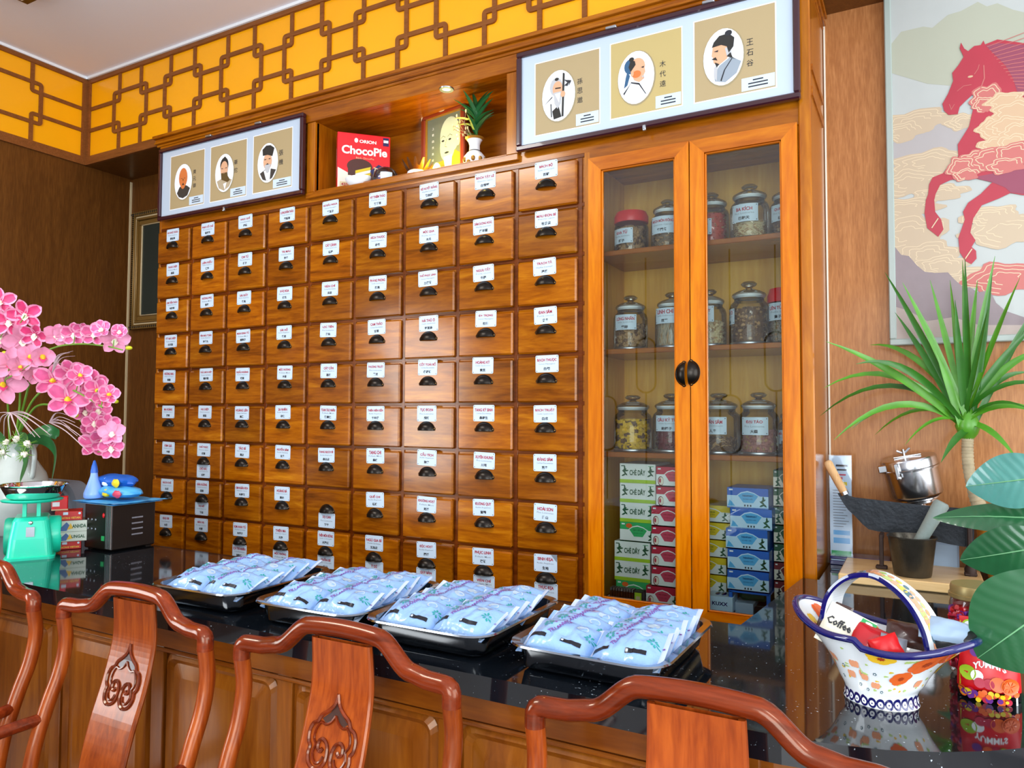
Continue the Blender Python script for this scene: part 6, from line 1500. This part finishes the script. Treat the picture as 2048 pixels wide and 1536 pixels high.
vs = []; n = None
for hx, hy, z in loops:
    pl_ = rr2(hx, hy, .022, cx, .02); n = len(pl_); vs += [(x, y, z) for x, y in pl_]
fs = [[i*n+j, i*n+(j+1) % n, (i+1)*n+(j+1) % n, (i+1)*n+j] for i in range(len(loops)-1) for j in range(n)]
q.add(vs, fs, 0, False); q.add(vs[-n:], [list(range(n))], 0); q.add(vs[:n], [list(range(n))[::-1]], 0)
q.build('housing', ['scale_green'], t)
# round dial on the right-hand side and the left one
for sx in (1, -1):
    q = MB(); q.M = Matrix.Translation((cx+sx*w0*(.95 if sx > 0 else .8), .02, zt_*.50)) @ Matrix.Rotation(sx*PI/2, 4, 'Y'); q.lathe([(k_*zt_*.47, h_) for k_, h_ in ((1, -.01), (1, .020), (.93, .027), (.86, .027), (.84, .024), (0, .024))], 40, m=0); q.build('dial_case', ['scale_green' if sx > 0 else 'scale_dark'], t)
q = MB(); q.rect(cx-.012, cx+.012, zt_*.55, zt_*.55+.032, (Vector((0, -.070, 0)), X3, Z3, -Y3), .0, 0, n0=-.006); q.build('rating_plate', ['steel_soft'], t)
q = MB(); q.ell((cx, -.060, zt_*.88), (.007, .004, .007), 0, 10, 6); q.build('screw', ['chrome'], t)
Rp = 70*mL; q = MB()
for xx in (-.020, .020): q.box(cx+xx-.006, cx+xx+.006, -.03, -.01, zt_-.005, za, 0, .001)
q.lathe([(.0, za), (Rp*.7, za), (Rp*.88, za+.003), (Rp*.92, za+.008), (Rp*.88, za+.010), (0, za+.008)], 44, (cx, 0, 0), 0, sx=1.0); q.build('platform', ['scale_green'], t)
pcx = 6*mL; Rp = 70*mL
q = MB(); z0 = za+.0105; hp2 = S_(66, 972, ys).z-z0+.004
q.lathe([(0, z0), (Rp*.66, z0), (Rp*.78, z0+.006), (Rp*.95, z0+hp2*.85), (Rp, z0+hp2), (Rp*1.03, z0+hp2+.001), (Rp*1.03, z0+hp2+.003), (Rp*.98, z0+hp2+.002), (Rp*.92, z0+hp2*.85), (Rp*.76, z0+.009), (Rp*.65, z0+.003), (0, z0+.003)], 56, (pcx, 0, 0), 0)
q.build('pan', ['chrome'], t)

# red medicine cartons
plain('box_red', '#c4201c', .35); plain('box_scene', '#cfd6c8', .4); plain('art_blue', '#4a6aa0', .4); plain('lettering', '#e8b83a', .4)
yr = -.80
zb = ZC+.0005
hs_ = []
ya = onZ(150, 1108, ZC).y; yr = max(-.88, min(ya, -.72))
def zat(py, y=yr): return onY(150, py, y).z
lv_ = [zat(p, yr) for p in (1110, 1093, 1073, 1050, 1031)]
sh = ZC+.001-lv_[0]
lv_ = [v+sh for v in lv_]
for i, (a, b_, kind, lab) in enumerate([(108, 163, 0, 'red medicine carton at the bottom of the stack beside the scale'), (112, 178, 2, 'pale printed carton resting on the bottom red one'), (112, 180, 1, 'pale printed carton just under the top red one'), (108, 164, 0, 'red medicine carton on top of the pale printed cartons')]):
    A_, B_2 = onY(a, 1080, yr), onY(b_, 1080, yr); dp_ = (A_-CAM).dot(FW); w = (b_-a)*dp_/F_PX/1.17; h = lv_[i+1]-lv_[i]-.0006
    q = MB(); q.box(0, w, 0, .09, 0, h, 0, .001); fr = (Vector((0, 0, 0)), X3, Z3, -Y3)
    if kind == 0: q.text('KIM HÙNG VIETAN', w*.5, h*.3, w*.86, h*.28, fr, .0008, 2, True); q.rect(w*.3, w*.48, h*.62, h*.92, fr, .0008, 3); q.oval(w*.9, h*.75, h*.13, h*.13, fr, .0008, 3, 12)
    else: q.text('ANHDA' if kind == 1 else 'UNGAL', w*.68, h*.5, w*.42, h*.34, fr, .0008, 4, True); q.flat([(w*.02, h*.1), (w*.3, h*.9), (w*.42, h*.5), (w*.3, h*.1)], fr, .0006, 5); q.flat([(w*.32, h*.2), (w*.42, h*.8), (w*.5, h*.3)], fr, .0007, 2)
    o = q.build('medicine_carton', ['box_red' if kind == 0 else 'box_scene', 'box_red', 'lettering', 'card_white', 'dark_green', 'art_blue']); o.location = (A_.x, yr, lv_[i]); o.rotation_euler = (0, 0, 1.0); tag(o, lab, 'box', 'stacked medicine cartons by the scale')
A_ = onY(100, 1080, yr); q = MB(); hh_ = zat(1003)-zat(1031)
q.box(0, .05, .02, .06, 0, hh_, 0, .002); q.box(.003, .025, .018, .02, hh_*.3, hh_*.62, 1, 0); q.box(0, .051, .0195, .061, 0, .004, 2)
o = q.build('red_carton', ['red', 'white', 'cream']); o.location = (A_.x, yr, lv_[4]); o.rotation_euler = (0, 0, 1.0); tag(o, 'upright bright red carton standing on the stacked medicine cartons', 'box')

# machine with bags on top
plain('machine_black', '#17120f', .3); plain('silver_trim', '#b8bcc0', .25, metal=.8)
ymf = -.80
A_, B_2, C_ = onY(168, 1072, ymf), onY(222, 1075, ymf), onY(225, 1010, ymf)
xm = A_.x; W_ = B_2.x-A_.x; hm = C_.z-ZC
pr2 = onX(292, 1050, B_2.x); Dm = .17
t = thing('sealing_machine', 'black bench machine with silver trim and side vents, behind the stacked cartons', 'machine', (xm, ymf, ZC))
q = MB(); q.box(0, W_, 0, Dm, 0.004, hm, 0, .004); q.box(.01, .03, .01, .03, 0, .006, 0); q.box(W_-.03, W_-.01, Dm-.03, Dm-.01, 0, .006, 0)
for k in range(4): q.box(W_, W_+.0015, Dm*.45, Dm*.7, hm*(.3+.12*k), hm*(.33+.12*k), 1)
q.build('case', ['machine_black', 'wrap_silver'], t)
q = MB()
for xx in (W_-.028, W_-.020, W_-.010, W_-.002): q.box(xx, xx+.0025, -.003, .001, .01, hm, 0)
q.box(0, W_, -.002, .001, hm-.004, hm, 0); q.build('trim', ['silver_trim'], t)
q = MB(); q.ell((W_*.72, -.001, hm*.76), (.006, .003, .009), 0, 8, 6); q.box(W_*.66, W_*.76, -.002, 0, hm*.22, hm*.32, 1)
for k in range(3):
    for j in range(2): q.ell((W_*(.15+.14*k), -.001, hm*(.45+.2*j)), (.004, .002, .004), 2, 8, 5)
q.build('controls', ['red', 'tea_green', 'wrap_silver'], t)
def softbag(name, lab, px0, px1, py0, py1, y, d, mats, zb, wr=.2):
    a, b_ = onY(px0, py1, y), onY(px1, py0, y); w, h = b_.x-a.x, b_.z-a.z; c = (a+b_)/2; q = MB()
    q.ell((0, 0, h/2), (w/2, d/2, h/2), 0, 20, 12, wr, px0); q.v = [(x, yy, max(0.0005, min(z, h))) for x, yy, z in q.v]
    if len(mats) > 1:
        q.M = Matrix.Translation((0, 0, 0)); 
        for i in range(3): q.ell((-w*.3+w*.3*i, -d*.42, h*.45), (w*.10, d*.09, h*.3), 1+i % (len(mats)-1), 8, 6, .3, i)
    o = q.build(name, mats); o.location = (c.x, y, zb); tag(o, lab, 'bag'); return o
zm = ZC+hm+.001
q = MB(); wq = W_+.05
q.grid(lambda u, v: (-.03+(W_+.085)*u, -.03+.21*v, .004*noise.noise(Vector((u*6, v*6, 1)))+.004), 12, 10, 0); q.grid(lambda u, v: (.0+(W_+.06)*(1-u), -.035+.19*v, .0005+.003*noise.noise(Vector((u*5, v*7, 4)))**2), 12, 10, 0); o = q.build('plastic_bags', ['sky']); o.location = (xm, ymf, zm+.002); tag(o, 'flat blue plastic bags lying on top of the black machine', 'bag')
softbag('packed_bag', 'blue printed bag on top of the pile over the black machine', 200, 267, 958, 981, ymf+.09, .10, ['blue', 'yellow', 'white'], zm+.045)
softbag('packed_bag', 'clear blue bag with pink and yellow packs under the upper blue bag', 204, 275, 979, 998, ymf+.08, .12, ['sky', 'pink_red', 'yellow'], zm+.012)
yv = ymf+.03; p = onY(187, 1000, yv); dep = (p-CAM).dot(FW); m = dep/F_PX; hb = onY(184, 945, yv).z-zm-.012; ht = onY(185, 920, yv).z-zm-.012
plain('squeeze_blue', '#7fa6ea', .35, coat=.2)
t = thing('squeeze_bottle', 'light blue squeeze bottle with dark blue nozzle on the black machine', 'bottle', (p.x, yv, zm+.012)); R_ = 15*m*1.15
q = MB(); q.lathe([(R_*.95, 0), (R_*1.05, .004), (R_*1.05, hb*.2), (R_*.7, hb*.55), (R_*.42, hb*.85), (R_*.36, hb)], 28, m=0); q.build('bottle_body', ['squeeze_blue'], t)
q = MB(); q.lathe([(R_*.40, hb), (R_*.40, hb+.004), (R_*.3, hb+(ht-hb)*.5), (R_*.12, ht*.98), (0, ht)], 20, m=0); q.build('nozzle', ['blue'], t)
# grey office chair back behind the worktop
plain('grey_fabric', '#6c7078', .9, bump=.3, bscale=200)
t = thing('office_chair', 'grey padded office chair behind the reception desk, rounded backrest showing', 'chair', (.42, -.52, 0))
pp = onY(176, 1000, -.52); t.location.x = pp.x-.25
hz = onY(150, 963, -.52).z
q = MB(); q.prism(rrect(-.23, .23, hz-.5, hz, .11, 8), (Vector((0, 0, 0)), X3, Z3, -Y3), -.035, .035, 0, True); q.prism(rrect(-.20, .20, hz-.47, hz-.03, .09, 8), (Vector((0, 0, 0)), X3, Z3, -Y3), .035, .05, 0, True); q.build('backrest', ['grey_fabric'], t)
q = MB(); q.ell((0, .24, .50), (.24, .20, .06), 0, 28, 14); q.build('seat', ['grey_fabric'], t)
q = MB(); q.tube([(0, .22, .06), (0, .22, .46)], .028, 12, 0); q.tube([(0, .05, .50), (0, .03, .8)], .02, 8, 0); q.tube([(0, .22, .46), (0, .05, .50)], .02, 8, 0)
for k in range(5): a = 2*PI*k/5; q.tube([(0, .22, .09), (.22*math.cos(a), .22+.22*math.sin(a), .055)], .016, 8, 0); q.ell((.22*math.cos(a), .22+.22*math.sin(a), .028), (.018, .018, .028), 0, 10, 8)
q.build('base', ['black'], t)

# ================================================================ vase of artificial orchids
yf = -.74
pv = onY(35, 960, yf); dep = (pv-CAM).dot(FW); m = dep/F_PX
plain('celadon', '#b4beb9', .2, coat=.5, vary=.06, vscale=12); plain('petal_pink', '#dc5c94', .5, vary=.16, vscale=40); plain('petal_light', '#ee9cc0', .5, vary=.1, vscale=40); plain('petal_hot', '#dc3c78', .5, vary=.15, vscale=40)
plain('lip_white', '#f0ecd6', .5); plain('lip_yellow', '#e8c020', .5); plain('bud', '#c6cc1c', .4); plain('stem_green', '#6a9a34', .4); plain('frond', '#c2adb2', .6); plain('leaf_orchid', '#2f6a3a', .3, coat=.2, vary=.15)
t = thing('orchid_arrangement', 'pink artificial orchids arching out of a pale glazed two-handled vase', 'flowers', (pv.x, yf, ZC))
o_ = Vector((pv.x, yf, ZC)); G = lambda px, py, dy=0: onY(px, py, yf+dy)-o_
hv = G(35, 885).z; Rv = 62*m
q = MB(); q.lathe([(Rv*.55, 0), (Rv*.6, .006), (Rv*.98, hv*.28), (Rv*1.0, hv*.42), (Rv*.8, hv*.66), (Rv*.5, hv*.82), (Rv*.46, hv*.92), (Rv*.6, hv), (Rv*.55, hv), (Rv*.4, hv*.9), (Rv*.4, hv*.8), (0, hv*.7)], 44, m=0); q.build('vase', ['celadon'], t)
for s in (1, -1):
    q = MB(); q.tube(smoothpath([(s*Rv*.5, 0, hv*.86), (s*Rv*.72, 0, hv*.98), (s*Rv*.92, 0, hv*.88), (s*Rv*.86, 0, hv*.66), (s*Rv*.72, 0, hv*.62)], 6), .009, 10, 0); q.build('handle', ['celadon'], t)
# strap leaves
q = MB()
def strap(pts, w, m_=0):
    P_ = smoothpath([Vector(p) for p in pts], 8); n = len(P_); vs = []
    for i, p in enumerate(P_):
        T = (P_[min(i+1, n-1)]-P_[max(i-1, 0)]).normalized(); sd = T.cross(Vector((-.3, -1, .2))).normalized(); nn = sd.cross(T); s_ = i/(n-1); ww = w*math.sin(PI*min(1, .12+.88*s_))**.6
        for k in range(5): x = (k-2)/2; vs.append(p+sd*(ww/2*x)+nn*(ww*.10*x*x))
    q.add(vs, [[i*5+k, i*5+k+1, (i+1)*5+k+1, (i+1)*5+k] for i in range(n-1) for k in range(4)], m_, True)
strap([G(30, 880), G(52, 890, -.10), G(55, 925, -.12), G(40, 965, -.12)], .085); strap([G(50, 885), G(88, 880, -.03), G(112, 905, -.04), G(104, 962, -.05)], .038); strap([G(50, 880), G(90, 862, .0), G(115, 868, .02), G(118, 872, .02)], .05); strap([G(10, 880), G(-30, 860), G(-60, 900)], .05)
q.build('strap_leaves', ['leaf_orchid'], t)
# flower
def orchid(c, face, sz, mat, lipm, spin=0, opened=1.0):
    q = MB(); f = Vector(face).normalized(); r = f.cross(Z3).normalized(); u = r.cross(f)
    for k in range(5):
        a = spin+2*PI*k/5+PI/2; d = r*math.cos(a)+u*math.sin(a); s2 = f.cross(d).normalized()
        L = sz*(1 if k in (0, 2, 3) else 1.05); W = sz*(.64 if k in (0, 2, 3) else .80)
        def P_(a_, b_):
            w_ = W*.5*(math.sin(PI*min(1, a_**1.1*.965+.03)))**.6; x = (b_-.5)*2
            return Vector(c)+d*(L*a_*opened)+s2*(w_*x)+f*(L*(.30*a_*a_+.08*math.sin(PI*a_))-.0+.38*w_*x*x+.12*L*(1-opened)*a_)
        q.grid(P_, 7, 6, lambda u_, v_: (0 if .14 < v_ < .86 and u_ < .86 else 1), True)
    q.ell(Vector(c)+f*sz*.2-u*sz*.05, (sz*.15, sz*.15, sz*.17), 2, 8, 6, .3, int(sz*1000))
    q.grid(lambda a_, b_: Vector(c)+f*(sz*(.12+.35*a_))-u*sz*(.05+.28*a_*a_)+r*(sz*.2*(b_-.5)*2*math.sin(PI*min(1, a_*.8+.2))), 4, 4, 3, True)
    q.ell(Vector(c)-f*sz*.1, (sz*.08, sz*.08, sz*.12), 1, 6, 5)
    q.build('blossom', [mat, 'petal_light', lipm, 'petal_hot' if lipm == 'lip_yellow' else 'lip_white'], t)
rnd = random.Random(5)
stems = [ # (path of pixels) + blossoms at (px,py,size,open)
 ([(30, 885), (50, 800), (75, 720), (110, 695), (160, 688), (210, 692), (245, 700)], [(112, 672, 30, .8), (130, 668, 26, .7), (150, 668, 30, .8), (168, 660, 26, .7), (190, 670, 30, .8), (205, 660, 26, .7), (228, 680, 32, .85), (240, 665, 24, .6)]),
 ([(30, 885), (40, 800), (35, 700), (15, 650)], [(50, 630, 34, 1), (18, 645, 34, 1), (0, 605, 32, 1), (45, 680, 36, 1), (0, 675, 34, .9), (70, 668, 30, .9), (-30, 640, 36, 1)]),
 ([(30, 885), (60, 810), (95, 775), (130, 775), (165, 790), (205, 815)], [(105, 762, 36, .95), (70, 748, 28, .7), (135, 800, 40, .95), (142, 745, 34, .8), (160, 752, 28, .8), (185, 765, 32, .8), (195, 780, 30, .8), (218, 790, 26, .7), (205, 800, 26, .7)]),
 ([(30, 885), (70, 815), (120, 815), (160, 840), (185, 880), (190, 905)], [(170, 822, 30, .8), (195, 820, 30, .8), (190, 845, 28, .8), (215, 850, 28, .8), (225, 868, 30, .8), (185, 865, 30, .8), (205, 880, 30, .8), (190, 890, 32, .9), (222, 895, 28, .8)]),
 ([(20, 885), (15, 800), (10, 760)], [(20, 730, 38, .95), (5, 768, 42, 1), (40, 735, 30, .8), (60, 715, 34, .7), (85, 712, 34, .6), (-30, 745, 40, 1)])]
for si, (path, bl_) in enumerate(stems):
    dy0 = [-.02, -.05, -.09, .0, -.11][si]
    P_ = smoothpath([G(x, y, dy0*min(1, i/2)) for i, (x, y) in enumerate(path)], 8); q = MB(); q.tube(P_, [.0048*(1-.5*i/len(P_)) for i in range(len(P_))], 8, 0)
    for (x, y, s_, o2) in bl_[::2]:
        tgt = G(x, y, dy0); near = min(P_, key=lambda p: (p-tgt).length); q.tube([near, (near+tgt)/2+Vector((0, 0, -.004)), tgt], .002, 6, 0)
    q.build('stem', ['stem_green'], t)
    for j, (x, y, s_, o2) in enumerate(bl_):
        c = G(x, y, dy0+rnd.uniform(-.03, .02)); dv = (CAM-(c+o_)).normalized()
        face = dv+Vector((rnd.uniform(-.5, .5), 0, rnd.uniform(-.35, .35)))*(1.3-o2*.5)
        ml = ['petal_pink', 'petal_hot', 'petal_pink', 'petal_pink', 'petal_light'][si] if rnd.random() < .7 else 'petal_light'
        orchid(c, face, s_*m*.95, ml, 'lip_yellow' if si in (2, 4) else 'lip_white', rnd.uniform(-.4, .4), o2)
q = MB()
for x, y, rx_, ry_ in ((9, 706, .014, .008), (35, 706, .014, .009), (258, 696, .015, .007), (148, 830, .026, .011), (232, 803, .008, .007), (222, 792, .006, .006)): q.ell(G(x, y, -.08), (rx_, .009, ry_), 0, 12, 8)
q.build('buds', ['bud'], t)
q = MB()   # dried pale fronds
def frond(c, tips, w=.004):
    for tp in tips:
        a, b_ = G(*c, -.13), G(*tp, -.13); mid = (a+b_)/2+Vector((0, -.01, .02)); P_ = smoothpath([a, mid, b_], 5); q.tube(P_, [w*(1-.75*i/len(P_)) for i in range(len(P_))], 5, 0, flat=.4)
frond((22, 825), [(-20, 850), (-5, 865), (8, 872), (22, 876), (40, 875), (62, 868), (80, 875), (95, 865), (100, 855), (85, 845), (100, 870), (70, 874), (92, 850)])
frond((100, 845), [(135, 830), (150, 845), (165, 860), (172, 880), (178, 905), (140, 855), (155, 872)]); frond((105, 745), [(140, 705), (146, 702), (132, 705), (150, 712), (128, 730)], .003)
q.build('dried_fronds', ['frond'], t)
q = MB()   # thistle-like sprigs
for cx_, cy_ in ((12, 885), (32, 878), (48, 908), (55, 888), (5, 905)):
    c = G(cx_, cy_, -.15); q.ell(c, (.012, .012, .012), 1, 8, 6, .5, cx_)
    for i in range(26):
        d = Vector((rnd.uniform(-1, 1), rnd.uniform(-1, 1), rnd.uniform(-1, 1))).normalized(); q.tube([c+d*.008, c+d*rnd.uniform(.02, .036)], [.0014, .0005], 4, 0)
q.build('thistle_sprigs', ['stem_green', 'offwhite'], t)

# hanging wooden lamp base on the ceiling, top left corner
pL = onZ(56, 11, CEIL-.04)
q = MB(); q.box(0, .30, -.30, .0, -.04, -.001, 0, .006); q.box(.05, .25, -.25, -.05, -.06, -.04, 1, .004); o = q.build('ceiling_lamp', ['dark_brown', 'offwhite']); o.location = (pL.x, pL.y, CEIL); tag(o, 'corner of a brown square ceiling fitting at the top left', 'lamp')

# metal screen of looped rods behind the camera, mirrored in the glass doors
t = thing('loop_screen', 'black metal screen of hanging elongated loops seen reflected in the glass door', 'screen', (1.4, -6.2, 0))
q = MB()
for i in range(6):
    x = -1.4+i*.5; z = 1.2+.35*((i*2) % 3)
    P_ = [(x+.12*math.cos(a), 0, z+(.42 if math.sin(a) > 0 else 0)+.12*math.sin(a)) for a in [2*PI*k/24 for k in range(24)]]; q.tube(P_, .012, 6, 0, closed=True); q.tube([(x, 0, z+.54), (x, 0, 3.42)], .01, 6, 0); q.tube([(x, 0, 0), (x, 0, z-.12)], .01, 6, 0)
q.build('looped_rods', ['black'], t)
